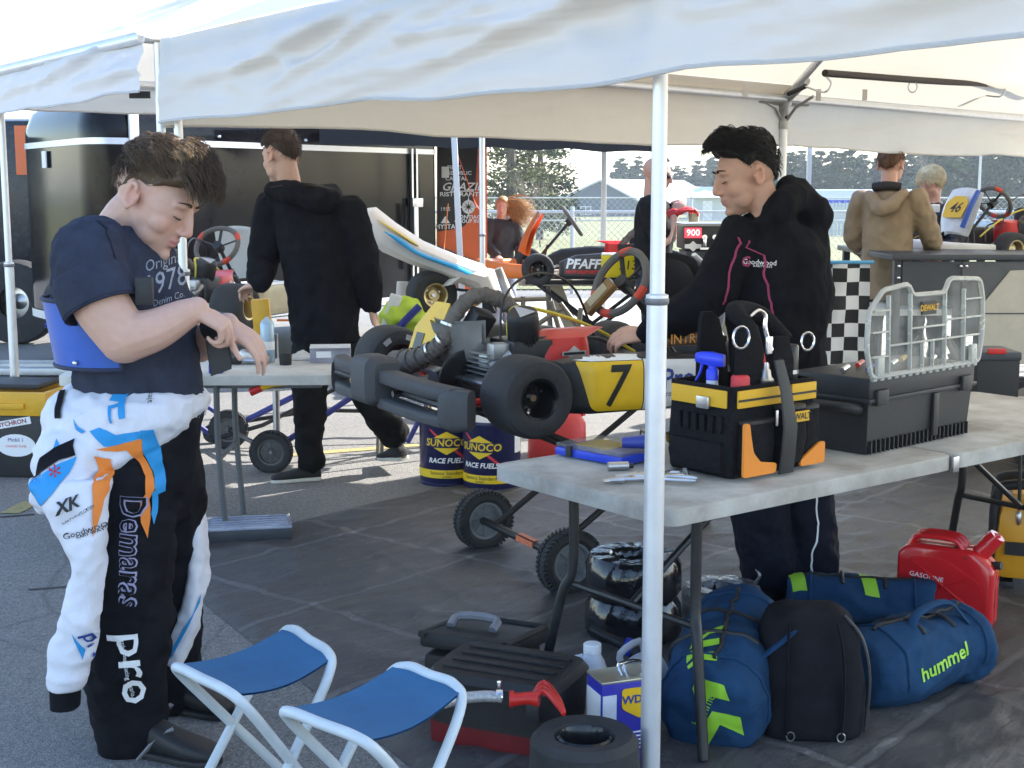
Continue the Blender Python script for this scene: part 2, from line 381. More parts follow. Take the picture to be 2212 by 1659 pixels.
def sheet_mat():
    m=bpy.data.materials.new('ground_sheet'); m.use_nodes=True; N=m.node_tree.nodes; L=m.node_tree.links; b=N['Principled BSDF']
    tc=N.new('ShaderNodeTexCoord'); mp=N.new('ShaderNodeMapping'); mp.inputs['Rotation'].default_value=(0,0,-math.atan2(e_r.y,e_r.x)); L.new(tc.outputs['Object'],mp.inputs[0])
    def nz(s,d,sc3=None,r=.6):
        n=N.new('ShaderNodeTexNoise'); n.inputs['Scale'].default_value=s; n.inputs['Detail'].default_value=d; n.inputs['Roughness'].default_value=r; v=mp.outputs[0]
        if sc3: q=N.new('ShaderNodeMapping'); q.inputs['Scale'].default_value=sc3; L.new(v,q.inputs[0]); v=q.outputs[0]
        L.new(v,n.inputs[0]); return n
    def ramp(src,*st):
        r=N.new('ShaderNodeValToRGB'); e=r.color_ramp.elements
        while len(e)<len(st): e.new(.5)
        for k,(p_,c) in enumerate(st): e[k].position=p_; e[k].color=(c,c,c,1) if not isinstance(c,tuple) else (*c,1)
        L.new(src,r.inputs[0]); return r.outputs[0]
    def mul(a,c,f=1.0,t='MULTIPLY'):
        x=N.new('ShaderNodeMix'); x.data_type='RGBA'; x.blend_type=t; x.inputs[0].default_value=f; L.new(a,x.inputs[6]); L.new(c,x.inputs[7]); return x.outputs[2]
    col=ramp(nz(1.3,7,None,.7).outputs[0],(.3,(.046,.046,.048)),(.55,(.07,.069,.071)),(.75,(.11,.106,.106)))
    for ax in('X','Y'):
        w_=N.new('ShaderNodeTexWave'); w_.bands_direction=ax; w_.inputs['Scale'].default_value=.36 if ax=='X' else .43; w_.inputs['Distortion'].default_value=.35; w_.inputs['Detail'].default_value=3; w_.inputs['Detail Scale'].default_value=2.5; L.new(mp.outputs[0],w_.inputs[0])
        col=mul(col,ramp(w_.outputs[0],(.0,1.0),(.985,1.0),(.993,.7),(.998,1.75)))  # worn fold lines, with crease shading painted into the colour
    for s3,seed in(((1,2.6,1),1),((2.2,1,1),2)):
        n=nz(2.1 if seed==1 else 3.1,4,s3,.55); col=mul(col,ramp(n.outputs[0],(.485,1.0),(.497,1.55),(.505,.8),(.53,1.0)),.8)  # wrinkles painted as light and dark lines in place of relief shading
    col=mul(col,ramp(nz(420,2).outputs[0],(.35,.75),(.65,1.25)))
    L.new(col,b.inputs['Base Color']); b.inputs['Roughness'].default_value=.52; b.inputs['Specular IOR Level'].default_value=.45
    n=nz(3,5,(1,2.5,1)); bp=N.new('ShaderNodeBump'); bp.inputs['Strength'].default_value=.5; bp.inputs['Distance'].default_value=.03; L.new(n.outputs[0],bp.inputs['Height']); L.new(bp.outputs[0],b.inputs['Normal']); return m
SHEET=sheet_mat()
b=B().grid(330,220,sheet)
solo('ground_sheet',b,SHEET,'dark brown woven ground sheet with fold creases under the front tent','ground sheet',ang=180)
# ================================================================= tents
CANV=canvas_mat('tent_canvas',(.74,.74,.75),(.83,.72,.53),.34)
CANVL=canvas_mat('tent_canvas_left',(.76,.76,.8),(.85,.78,.65),.3)
u2=V((.59,-.807,0)); v2=V((.705,.709,0)); A=V((-1.41,5.65,0)); Bp=V((.31,3.3,0)); D=V((1.72,8.8,0))
ZE=2.15; ZB=1.81
def saw(x): x=x-math.floor(x); return (x/.86 if x<.86 else (1-x)/.14)
def valance(th,name,p0,p1,out,zt,zb,mt,amp=.03,seed=0,nu=150,nv=16,parent=None,hem=True):
    L_=(p1-p0).length; d=(p1-p0)/L_
    def fn(s,t):
        l=s*L_; h=(1-t)
        zbot=zb+.022*noise.noise(V((l*.9+seed,seed,0)))+.012*noise.noise(V((l*2.7,seed+4,0)))
        z=zt+(zbot-zt)*t
        k=(math.sin(pi*min(1,t*1.15))**.7 if t<.86 else .35)*min(1,.2+l*.7)
        f=amp*(saw(.55*l-h*1.5+.22*noise.noise(V((l*.8,h,seed)))+seed)-.5)*k*1.4
        f+=amp*1.1*noise.noise(V((l*1.2+h*.8,h*2.2,seed)))*k
        f+=amp*.8*max(0,1-abs(noise.noise(V((l*1.9-h*2.4,h*3+l*.6,seed+9))))*4)*k
        f+=amp*.3*noise.noise(V((l*5-h*3,h*6,seed+2)))*k
        for (ca,cb,cc,cw,cs) in((1.0,-2.2,.15,.05,.6),(.7,-1.1,.55,.07,.8),(.35,2.4,.4,.04,.45)):
            qq=(l*ca+h*cb+cc+.15*noise.noise(V((l,h,seed))))%1.9; f+=amp*cs*math.exp(-abs(qq-.95)/cw)*k
        return p0+d*l+out*(f+.02*t)+V((0,0,z))
    o=th.part(name,B().grid(nu,nv,fn),mt,parent,world=True,ang=180)
    if hem:
        pts=[fn(i/60,1)+V((0,0,.004)) for i in range(61)]
        th.part('hem',B().tube(pts,.006,5),mt,o,world=True)
    return o
def roof(th,q,mt,seed=0,sag=.05,n=40):
    a,b_,c,d=[V(x) for x in q]
    nn=((b_-a).cross(d-a)); nn=nn.normalized() if nn.length>1e-6 else V((0,0,1))
    if nn.z<0: nn=-nn
    def fn(s,t):
        p=(a*(1-s)+b_*s)*(1-t)+(d*(1-s)+c*s)*t
        k=sin(pi*t)*min(1,8*s,8*(1-s))
        w=-sag*sin(pi*s)*k+.05*noise.noise(V((p.x*1.1,p.y*1.1,seed)))*k+.03*(1-abs(noise.noise(V((p.x*2.3+p.y,p.y*2.1-p.x,seed+5))))*3)*k
        return p+nn*w
    return th.part('roof_panel',B().grid(n,n,fn),mt,world=True,ang=180)
th=Th('frame_tent','large white frame tent with sagging wrinkled valance sheltering the work tables','tent',Bp)
C=A+u2*5.82; E=A+v2*8.9; H=C+v2*8.9; up=lambda p,z:V((p.x,p.y,z))
R1=up(A+u2*2.9+v2*2.95,3.5); R2=up(A+u2*2.9+v2*5.95,3.5)
roof(th,(up(A,ZE),up(C,ZE),R1,R1),CANV,1); roof(th,(up(A,ZE),up(E,ZE),R2,R1),CANV,2); roof(th,(up(C,ZE),up(H,ZE),R2,R1),CANV,3); roof(th,(up(E,ZE),up(H,ZE),R2,R2),CANV,4)
valance(th,'valance',A-u2*.02,C,V((-.807,-.59,0)),ZE+.005,ZB,CANV,.034,3.2,240,22)
vs_=valance(th,'valance',A,E,V((-.709,.705,0)),ZE,ZB,CANV,.014,7.7,160,12)
PIPE=ALU
def leg(th,p,zj,zt,r0=.0255,r1=.0185,mt=PIPE,lean=(0,0)):
    q=B().lathe([(0,.0),(.06,.0),(.06,.006),(r0,.008),(r0,zj),(r0+.002,zj),(r0+.002,zj+.02),(r1,zj+.024),(r1,zt),(0,zt)],None,20)
    q.v=[V((p.x+x.x+lean[0]*x.z,p.y+x.y+lean[1]*x.z,x.z)) for x in q.v]
    o=th.part('leg',q,mt,world=True)
    th.part('collar',B().lathe([(r0+.001,zj-.004),(r0+.004,zj),(r0+.004,zj+.012),(r1+.002,zj+.016)],MX.Translation((p.x+lean[0]*zj,p.y+lean[1]*zj,0)),20),mat('collar_grey',(.25,.26,.28),.4,.6),o,world=True)
    return o
IN=V((.807,.59,0))*.055
leg(th,A+IN,1.2,ZE-.05); leg(th,Bp+IN,1.275,ZE-.05); leg(th,up(C,0),1.2,ZE); leg(th,D,1.2,ZE-.05,.0255,.0255); leg(th,up(E,0),1.2,ZE); leg(th,up(H,0),1.2,ZE)
q=B()
for a,c in((A,C),(A,E),(C,H),(E,H)):
    q=B().cyl(up(a,ZE-.035)+ (v2*.06 if a is A and c is C else u2*.06 if c is E else V((0,0,0))),up(c,ZE-.035),.024,n=12); th.part('eave_pipe',q,PIPE,world=True)
# crown fitting over the mid leg
zf=ZE-.04
q=B().lathe([(0,1.93),(.032,1.93),(.034,1.95),(.034,2.06),(.05,2.09),(.05,2.14),(0,2.15)],MX.Translation((D.x,D.y,0)),16)
for dv in(v2,-v2,(-v2*.2+u2*.75+V((0,0,.36)))): q.tube([up(D,zf)+dv.normalized()*.03,up(D,zf)+dv.normalized()*.26],[.036,.03],12)
q.tube([up(D,1.98)+u2*.02,up(D,2.06)+u2*.1,up(D,2.12)+u2*.24],[.012,.01,.01],6); q.tube([up(D,1.98)-v2*.02,up(D,2.06)-v2*.1,up(D,2.1)-v2*.24],[.012,.01,.01],6)
cf=th.part('crown_fitting',q,mat('worn_fitting',(.42,.41,.39),.45,.7,var=.2),world=True)
th.part('rafter',B().cyl(up(D,zf),R1-V((0,0,.06)),.024,n=12),PIPE,world=True)
th.part('bolt',B().ell(up(D,2.0)+V((.01,-.033,0)),(.01,.006,.01)),BLK,cf,world=True)
# black strap pole with bungee ties along the far eave
DARKT=mat('dark_strap',(.035,.022,.016),.6,var=.3)
p0=P(1782,158,8.3); p1=P(2235,184,10.8)
sp=th.part('black_pole',B().tube([p0,p0*.5+p1*.5+V((0,0,-.012)),p1],.022,10,k=4),DARKT,world=True)
for k,(a,c) in enumerate((((1785,166),(1703,203)),((2163,182),(2080,222)))):
    q=B(); pa=P(*a,8.3 if k==0 else 10.3); pc=P(*c,8.6 if k==0 else 10.4); m_=pa*.45+pc*.55
    q.tube([pa,pa+V((.03,0,-.04)),pa+V((-.01,0,-.09)),m_],.006,6,k=4); th.part('hook',q,STEEL,sp,world=True)
    th.part('bungee',B().tube([m_,pc],.016,8),BTUBE,sp,world=True)
pr=P(1972,176,9.2); th.part('ring',B().tube([pr+V((.03*cos(a),0,-.035+.035*sin(a))) for a in [i*pi/6 for i in range(12)]],.005,5,close=True),STEEL,sp,world=True)
for uu in(1610,1768,1868):
    pp=P(uu,205 if uu>1700 else 196,8.4+(uu-1700)*.004); th.part('canvas_tie',B().box(pp,(.03,.01,.07)),CANV,world=True)
# left tent
A2=A+V((-.115,.13,0)); Lc=A2-u2*2.4; th=Th('frame_tent','white tent left of the corner pole in front of the black trailer','tent',Lc)
Fc=Lc+v2*3.85; Gc=A2+v2*3.85; ap=up((A2+Fc)/2,3.0); z2=2.2
roof(th,(up(Lc,z2),up(A2,z2),ap,ap),CANVL,11); roof(th,(up(A2,z2),up(Gc,z2),ap,ap),CANVL,12); roof(th,(up(Lc,z2),up(Fc,z2),ap,ap),CANVL,13); roof(th,(up(Fc,z2),up(Gc,z2),ap,ap),CANVL,14)
valance(th,'valance',Lc,A2,V((-.807,-.59,0)),z2,1.95,CANVL,.022,5.1,90,14); valance(th,'valance',Lc,Fc,V((-.709,.705,0)),z2,2.0,CANVL,.012,9.4,90,10)
leg(th,A2+IN+u2*.03,1.2,z2-.05); leg(th,Lc+IN+V((.05,0,0)),1.12,z2-.05); leg(th,Fc,1.2,z2,.022,.022)
for a,c in((Lc,A2),(Lc,Fc),(A2,Gc)): th.part('eave_pipe',B().cyl(up(a,z2-.03),up(c,z2-.03),.022,n=10),PIPE,world=True)
_g=[up(A2+V((-.02,-.02,0))-v2*.05,2.185),up(A+V((.12,.0,0))-v2*.05,2.16),up(A+v2*4.4+V((.1,-.06,0)),2.16),up(A2+v2*4.4,2.185)]
th.part('sun_block_flap',B().grid(4,30,lambda s,t:(_g[0]*(1-s)+_g[1]*s)*(1-t)+(_g[3]*(1-s)+_g[2]*s)*t+V((0,0,.03-.05*sin(pi*s)))),CANVL,world=True,ang=180)  # strip added to stop sun leaking between the two tents
th.part('black_strap',B().box(P(302,205,6.0),(.09,.01,.03)),BLK,world=True)
# black awning behind with white legs
th=Th('black_awning','low black awning with slim white legs between the tents and the trailer','awning',V((-.55,11.8,0)))
BLKC=mat('black_canvas',(.014,.014,.016),.7,var=.2); WPOLE=mat('white_pole',(.7,.7,.68),.4,var=.06)
a=P(690,290,11.7); c=P(1420,318,12.4); back=V((.1,2.4,.12))
zt=2.2; a_=V((a.x,a.y,0)); c_=V((c.x,c.y,0))
def aw(s,t): p=a_*(1-s)+c_*s; return V((p.x,p.y,0))+V((0,2.4*t,zt+.35*sin(pi*t)*sin(pi*s)+.05*t))
th.part('awning_top',B().grid(16,10,aw),BLKC,world=True,ang=180)
def av(s,t): p=a_*(1-s)+c_*s; return V((p.x,p.y+.015*sin(s*40),zt+(1.93-zt+.02*noise.noise(V((s*9,1,2)))-.05*s)*t))
th.part('awning_valance',B().grid(60,6,av),BLKC,world=True,ang=180)
for (pu,pv,dd,ln) in((972,560,11.75,(-.045,0)),(1287,560,14.3,(-.004,0))):
    g=P(pu+16,560,dd); q=B().box((0,0,1.02),(.05,.05,2.04),None,.006); q.box((0,0,.01),(.12,.12,.02))
    q.v=[V((g.x+x.x+ln[0]*(x.z-1.5),g.y+x.y,x.z)) for x in q.v]; th.part('leg',q,WPOLE,world=True)
th=Th('canopy','far white pop-up canopy on slim poles over the pale pavement','canopy',V((2.45,11.4,0)))
for dx,dy in((0,0),(3,0),(0,3),(3,3)):
    th.part('leg',B().box((dx,dy,1.1),(.036,.036,2.2),None,.004),WPOLE)
th.part('roof',B().add([(-.05,-.05,2.2),(3.05,-.05,2.2),(3.05,3.05,2.2),(-.05,3.05,2.2),(1.5,1.5,3.1)],[(0,1,4),(1,2,4),(2,3,4),(3,0,4)]),CANVL,smooth=False)
# ================================================================= trailer
TBLK=mat('trailer_black',(.004,.004,.006),.1,var=.3,scale=1.5,bump=.05,bscale=1.6,spec=.2)
S0=V((-3.2,10.6,0)); S1=V((-.77,14.05,0)); F1=V((-4.48,12.5,0)); K1=S1+(F1-S0)
th=Th('enclosed_trailer','glossy black enclosed trailer with aluminium trim and rounded nose','trailer',S0)
poly=roundpoly([(p.x,p.y) for p in(S0,S1,K1,F1)],[.42,.05,.1,.45],10)
def outline(off,z):
    cx=sum(p[0] for p in poly)/len(poly); cy=sum(p[1] for p in poly)/len(poly); o=[]
    for x,y in poly:
        d=V((x-cx,y-cy,0)).normalized(); o.append(V((x+d.x*off,y+d.y*off,z)))
    return o
q=B(); zs=[(0,.42),(0,.46),(0,1.94),(0,2.05),(-.06,2.2),(-.2,2.31),(-.5,2.36)]
n=len(poly)
for o_,z in zs: q.v+=outline(o_,z)
for i in range(len(zs)-1):
    for j in range(n): q.f.append((i*n+j,i*n+(j+1)%n,(i+1)*n+(j+1)%n,(i+1)*n+j))
q.f.append(tuple(range(n))); q.f.append(tuple((len(zs)-1)*n+j for j in range(n)))
body=th.part('body',q,TBLK,world=True,ang=30)
ATRIM=mat('aluminium_trim',(.75,.76,.78),.3,.4,var=.05)
def band(z0,z1,off):
    q=B(); q.v+=outline(off,z0)+outline(off,z1); n_=n
    for j in range(n): q.f.append((j,(j+1)%n,n+(j+1)%n,n+j))
    return q
th.part('gutter_rail',band(1.9,1.95,.012),ATRIM,world=True); th.part('lower_rail',band(.43,.5,.012),ATRIM,world=True)
d=(S1-S0).normalized(); nrm=V((d.y,-d.x,0)); fd=(F1-S0).normalized(); fn_=V((-fd.y,fd.x,0)); fn_=fn_ if fn_.dot(V((0,-1,0)))>0 else -fn_
M=frame(S0+d*.36+nrm*.0+V((0,0,1.94)),d,(0,0,1))
th.part('corner_cap',B().box((.02,-.012,.16),(.09,.02,.38),M,.004),WHT,world=True)
for k in range(7):
    th.part('marker_light',B().ell(S0+d*(.75+k*.52)+nrm*.012+V((0,0,1.99)),(.02,.02,.014)),CHROME,world=True)
Ml=frame(S0+fd*1.3+fn_*.02+V((0,0,1.8)),-fd,(0,0,1))
th.part('notice_plate',B().box((0,0,0),(.12,.01,.14),Ml),WHT,world=True)
# side door frame and open rear door with lettering
for l in(3.55,3.62): th.part('door_frame',B().box((0,0,0),(.025,.03,1.5),frame(S0+d*(l+.25)+nrm*.02+V((0,0,1.2)),d,(0,0,1))),STEEL,world=True)
th.part('latch',B().box((0,0,0),(.16,.04,.09),frame(S0+d*3.84+nrm*.05+V((0,0,1.42)),d,(0,0,1)),.008).box((-.06,-.02,-.25),(.04,.03,.42),frame(S0+d*3.84+nrm*.05+V((0,0,1.42)),d,(0,0,1)),.006),STEEL,world=True)
yd=14.3; s_=F/yd
def dp(u,v): return P(u,v,yd)
OR2=mat('trailer_orange',(.72,.13,.03),.3,var=.05); CYAN=mat('trailer_cyan',(.02,.35,.75),.35,var=.05); TGR=mat('trailer_grey',(.09,.09,.1),.4)
def plate(th,name,pts,y,t,mt,parent=None):
    p=[P(u,v,y) for u,v in pts]; q=B(); q.prism([(x.x,x.z) for x in p],t,MX(((1,0,0,0),(0,0,-1,y),(0,1,0,0),(0,0,0,1)))); return th.part(name,q,mt,parent,world=True,smooth=False)
door=plate(th,'rear_door',[(944,280),(1052,280),(1052,672),(944,672)],yd,.05,OR2)
plate(th,'door_panel',roundpoly([(946,295),(1034,295),(1024,445),(1006,492),(946,500)],[0,10,30,20,0]),yd-.055,.01,mat('door_black',(.02,.02,.022),.3),door)
plate(th,'stripe',[(946,560),(1052,612),(1052,640),(946,585)],yd-.055,.006,CYAN,door); plate(th,'stripe',[(946,600),(1052,655),(1052,671),(946,671)],yd-.055,.006,WHT,door)
plate(th,'stripe',[(946,530),(1010,556),(1052,575),(1052,600),(946,556)],yd-.055,.007,TGR,door); plate(th,'edge_strip',[(1040,300),(1046,300),(1048,670),(1042,670)],yd-.055,.008,ATRIM,door)
def dtext(s,u,v,h,k=1,**kw): 
    m=MX(((1,0,0,0),(0,0,-1,0),(0,1,0,0),(0,0,0,1))); m.translation=P(u,v,yd-.07); th.text(s,h/s_*1.38,m,kw.pop('mt',WHTP),door,True,**kw)
dtext('FIRST',982,362,8,bold=.02,sx=1.2); dtext('REPUBLIC',992,374,8,bold=.02,sx=1.1); dtext('CAPITAL',986,386,8,bold=.02,sx=1.1); dtext('GRAZIE',998,404,17,bold=.01,shear=.3,sx=1.1); dtext('RISTORANTE',996,420,9,bold=.02,sx=1.25)
dtext('PONTIAC',1012,469,8,bold=.02,sx=1.1); dtext('GROUP INC',1012,478,8,bold=.02,sx=1.0); dtext('MYSTAR',966,490,10,bold=.02); dtext('1955',962,452,8); dtext('WE',1032,655,14,mt=mat('door_black',(.02,.02,.022),.3))
plate(th,'rule',[(972,412),(1024,412),(1024,414),(972,414)],yd-.07,.003,WHTP,door)
plate(th,'emblem',[(954,360),(970,360),(970,384),(954,384)],yd-.07,.003,WHTP,door); plate(th,'emblem',[(952,482),(962,466),(972,482)],yd-.07,.003,WHTP,door)
pts=[(1012+14*cos(a),447+15*sin(a)) for a in [i*pi/12 for i in range(24)]]; plate(th,'emblem',pts,yd-.07,.003,WHTP,door)
star=[]
for i in range(8): a=i*pi/4; r=(24 if i%2==0 else 5); star.append((1012+r*cos(a),447+r*sin(a)))
plate(th,'emblem',star,yd-.0735,.003,WHTP,door)
star=[(1012+(13 if i%2==0 else 3)*cos(i*pi/8),447+(13 if i%2==0 else 3)*sin(i*pi/8)) for i in range(16)]; plate(th,'emblem',star,yd-.077,.003,BLKP,door)
# red tie-down straps crossing the open door
solo('tie_down_strap',B().tube([P(985,325,13.9),P(1027,440,14.0),P(1034,450,14.05)],.02,6,flat=.2),mat('strap_red',(.7,.06,.02),.6),'red webbing strap slanting across the lettered trailer door','strap')
solo('tie_down_strap',B().tube([P(968,440,13.7),P(957,560,13.7),P(952,585,13.7)],.03,6,flat=.2),mat('strap_orange',(.75,.2,.03),.6),'orange webbing strap hanging beside the trailer latch','strap')
# dark transporter at the far left
th=Th('transporter','dark transporter with a big tyre beyond the trailer nose','truck',V((-6,14.2,0)))
th.part('body',B().box((.2,1.3,1.4),(2.2,2.4,1.75),None,.12),mat('dark_blue_body',(.012,.016,.024),.25,var=.2)); th.part('orange_panel',B().box((1.0,.085,1.95),(.24,.02,.5)),OR2)
wc=P(38,650,13.8)-V((-6,14.2,0)); q=B().lathe([(.16,-.13),(.3,-.14),(.4,-.12),(.425,-.06),(.425,.06),(.4,.12),(.3,.14),(.16,.13)],MX.Translation((wc.x,wc.y,.425))@MX.Rotation(pi/2,4,'X'),32,False); tw=th.part('tyre',q,RUB)
th.part('rim',B().lathe([(0,-.05),(.2,-.06),(.21,-.1),(.19,-.1),(0,-.02)],MX.Translation((wc.x,wc.y,.425))@MX.Rotation(pi/2,4,'X'),24),STEEL,tw)
th.part('mud_flap',B().box((wc.x+.6,wc.y,.6),(.3,.05,.5)),BLK)
solo('loading_ramp',B().box(G(60,795,.06),(2.2,.5,.06),None,.01).box(G(60,795,.06)+V((0,-.12,.04)),(2.2,.03,.03)).box(G(60,795,.06)+V((0,.1,.04)),(2.2,.03,.03)),mat('ramp_alu',(.5,.5,.5),.45,.6),'low aluminium ramp lying behind the yellow tool chest','ramp')
# ================================================================= fence, building, trees
th=Th('chain_link_fence','galvanised chain-link fence along the grass beyond the karts','fence',V((0,20.5,0)))
GALV=mat('galvanised',(.5,.51,.52),.5,.5,var=.12)
for k in range(-3,7): th.part('post',B().cyl((k*2.6+.9,0,0),(k*2.6+.9,0,1.3),.03,n=8),GALV)
th.part('top_rail',B().cyl((-8,0,1.22),(18,0,1.22),.022,n=8),GALV)
q=B()
for i in range(-85,180):
    x=i*.1
    for sgn in(1,-1):
        x0,x1=(x,x+1.18) if sgn>0 else (x+1.18,x); q.add([(x0-.004,0.01*sgn,.03),(x0+.004,.01*sgn,.03),(x1+.004,.01*sgn,1.21),(x1-.004,.01*sgn,1.21)],[(0,1,2,3)])
th.part('wire_mesh',q,GALV,smooth=False,kind='stuff')
th=Th('chain_link_fence','taller distant wire fence with outriggers before the grey building','fence',V((0,46,gz(46))))
for k in range(-4,14): th.part('post',B().cyl((k*3,0,0),(k*3,0,1.75),.035,n=6),GALV); 
for z in(1.7,.95): th.part('rail',B().cyl((-14,0,z),(42,0,z),.025,n=6),GALV)
q=B()
for i in range(-140,420,2):
    x=i*.1
    for sgn in(1,-1):
        x0,x1=(x,x+1.65) if sgn>0 else (x+1.65,x); q.add([(x0-.006,0.01*sgn,.03),(x0+.006,.01*sgn,.03),(x1+.006,.01*sgn,1.69),(x1-.006,.01*sgn,1.69)],[(0,1,2,3)])
th.part('wire_mesh',q,GALV,smooth=False,kind='stuff')
# grey gabled building
SID=mat('grey_siding',(.12,.15,.19),.6,var=.08); ROOFM=mat('metal_roof',(.62,.63,.64),.45,var=.05)
yb=150; s_=F/yb
def bx(u): return (u-CX)/s_
xl,xr,xrd=bx(1204),bx(1372),bx(1293); zb=gz(yb); z_e=HC-(432-409)/s_; z_r=HC-(389-409)/s_
th=Th('building','grey gabled building with a pale metal roof and a white window','building',V((xrd,yb,zb)))
def X(x,y,z): return V((x,y,z))
q=B(); q.add([X(xl,yb,zb),X(xr,yb,zb),X(xr,yb,z_e),X(xrd,yb,z_r),X(xl,yb,z_e),X(xl+11,yb+22,zb),X(xr+11,yb+22,zb),X(xr+11,yb+22,z_e),X(xrd+11,yb+22,z_r),X(xl+11,yb+22,z_e)],[(0,1,2,3,4),(9,8,7,6,5),(1,6,7,2),(0,4,9,5)])
th.part('wall',q,SID,world=True,smooth=False)
for k in range(18):
    x=xl+(xr-xl)*(k+.5)/18; zt_=z_e+(z_r-z_e)*(1-abs(x-xrd)/((xr-xl)/2)); th.part('siding_rib',B().box((x,yb-.04,(zb+zt_)/2-.15),(.07,.06,max(.3,zt_-zb-.35))),SID,world=True)
for sx,xe in((1,xr+.6),(-1,xl-.6)):
    q=B(); zz=z_e-.25
    q.add([X(xrd,yb-.6,z_r+.12),X(xe,yb-.6,zz+.12),X(xe+12,yb+23,zz+.12),X(xrd+12,yb+23,z_r+.12),X(xrd,yb-.6,z_r-.1),X(xe,yb-.6,zz-.1),X(xe+12,yb+23,zz-.1),X(xrd+12,yb+23,z_r-.1)],[(0,1,2,3),(4,7,6,5),(0,4,5,1),(1,5,6,2),(2,6,7,3),(3,7,4,0)]); th.part('roof',q,ROOFM,world=True,smooth=False)
wx,wz=bx(1264),HC-(454-409)/s_
wn=th.part('window',B().box((wx,yb-.08,wz),(1.2,.1,.95)),WHT,world=True)
for dx in(-.28,.28): th.part('pane',B().box((wx+dx,yb-.14,wz),(.45,.04,.78)),mat('far_glass',(.2,.22,.24),.1),wn,world=True)
th.part('red_corner_board',B().box((xl+.3,yb-.1,zb+1),(.9,.1,2)),mat('barn_red',(.3,.06,.05),.7),world=True)
th=Th('building','long low shed with pale walls beside the grey building','building',V((bx(1560),yb-20,zb)))
s2=F/130; xx=lambda u:(u-CX)/s2
th.part('wall',B().box(((xx(1500)+xx(1575))/2-bx(1560),4,1.0),(xx(1575)-xx(1500),6,2.2)),mat('pale_wall',(.5,.52,.52),.6)); th.part('roof',B().add([(xx(1492)-bx(1560),.4,2.1),(xx(1582)-bx(1560),.4,2.1),(xx(1560)-bx(1560),5,3.2),(xx(1510)-bx(1560),5,3.2)],[(0,1,2,3)]),ROOFM,smooth=False)
th.part('door',B().box((xx(1528)-bx(1560),.95,.9),(.9,.1,1.9)),WHT)
# white slatted barrier
th=Th('slatted_fence','white slatted panel fence before the pine trees','fence',V((0,78,gz(78))))
WS=mat('weathered_white',(.5,.53,.53),.6,var=.1); s3=F/78
sl0=B().box((0,0,.98),(.17,.04,1.85)).mesh('slat',WS,False)
for k in range(64):
    uu=1590+k*7.8
    if 1597<uu<1600: continue
    o=bpy.data.objects.new('slat',sl0); COL.objects.link(o); o.parent=th.o; o.location=((uu-CX)/s3,0,.02*sin(k*2.1))
for z in(.35,1.05,1.6): th.part('rail',B().box(((1840-CX)/s3,.05,z),(520/s3,.06,.09)),WS)
# vehicles far right
def far_car(u,v,y,col,label,L_=4.3,h=1.4,van=False):
    g=P(u,v,y); t=Th('parked_car' if not van else 'motorhome',label,'car' if not van else 'motorhome',V((g.x,y,gz(y))))
    m=mat('paint_%d'%u,col,.25,var=.05)
    if van: t.part('body',B().box((0,0,1.6),(L_,2,2.3),None,.2),m); t.part('stripe',B().box((.3,-1.01,1.8),(L_*.8,.03,.5)),BLU); 
    else:
        t.part('body',B().loft([((-L_/2,0,.55),(0,.8,0),(0,0,.22)),((-L_/2+.3,0,.65),(0,.85,0),(0,0,.33)),((L_/2-.4,0,.62),(0,.85,0),(0,0,.33)),((L_/2,0,.55),(0,.8,0),(0,0,.22))],16,None,.6),m)
        t.part('cabin',B().loft([((0,0,.85),(L_*.34,0,0),(0,.78,0)),((-.1,0,1.2),(L_*.27,0,0),(0,.7,0)),((-.15,0,h),(L_*.2,0,0),(0,.6,0))],16,None,.6),mat('car_glass',(.08,.1,.12),.1))
    for x in(-L_*.32,L_*.32):
        t.part('wheel',B().lathe([(0,-.1),(.3,-.1),(.33,0),(.3,.1),(0,.1)],MX.Translation((x,-.8,.33))@MX.Rotation(pi/2,4,'X'),16),RUB)
far_car(2185,500,52,(.35,.42,.5),'silver blue car parked behind the fence beyond the numbered blue kart')
far_car(1850,440,95,(.6,.63,.66),'white motorhome with blue stripes behind the slatted fence',9,3,True)
th=Th('lamp_post','tall slim lamp post rising among the pine trees','lamp post',V((*P(2113,450,100).xy,gz(100))))
th.part('pole',B().cyl((0,0,0),(0,0,6.1),.12,.09,8),GALV); th.part('lamp_head',B().box((0,0,6.1),(1.9,.3,.12),None,.03),GALV)
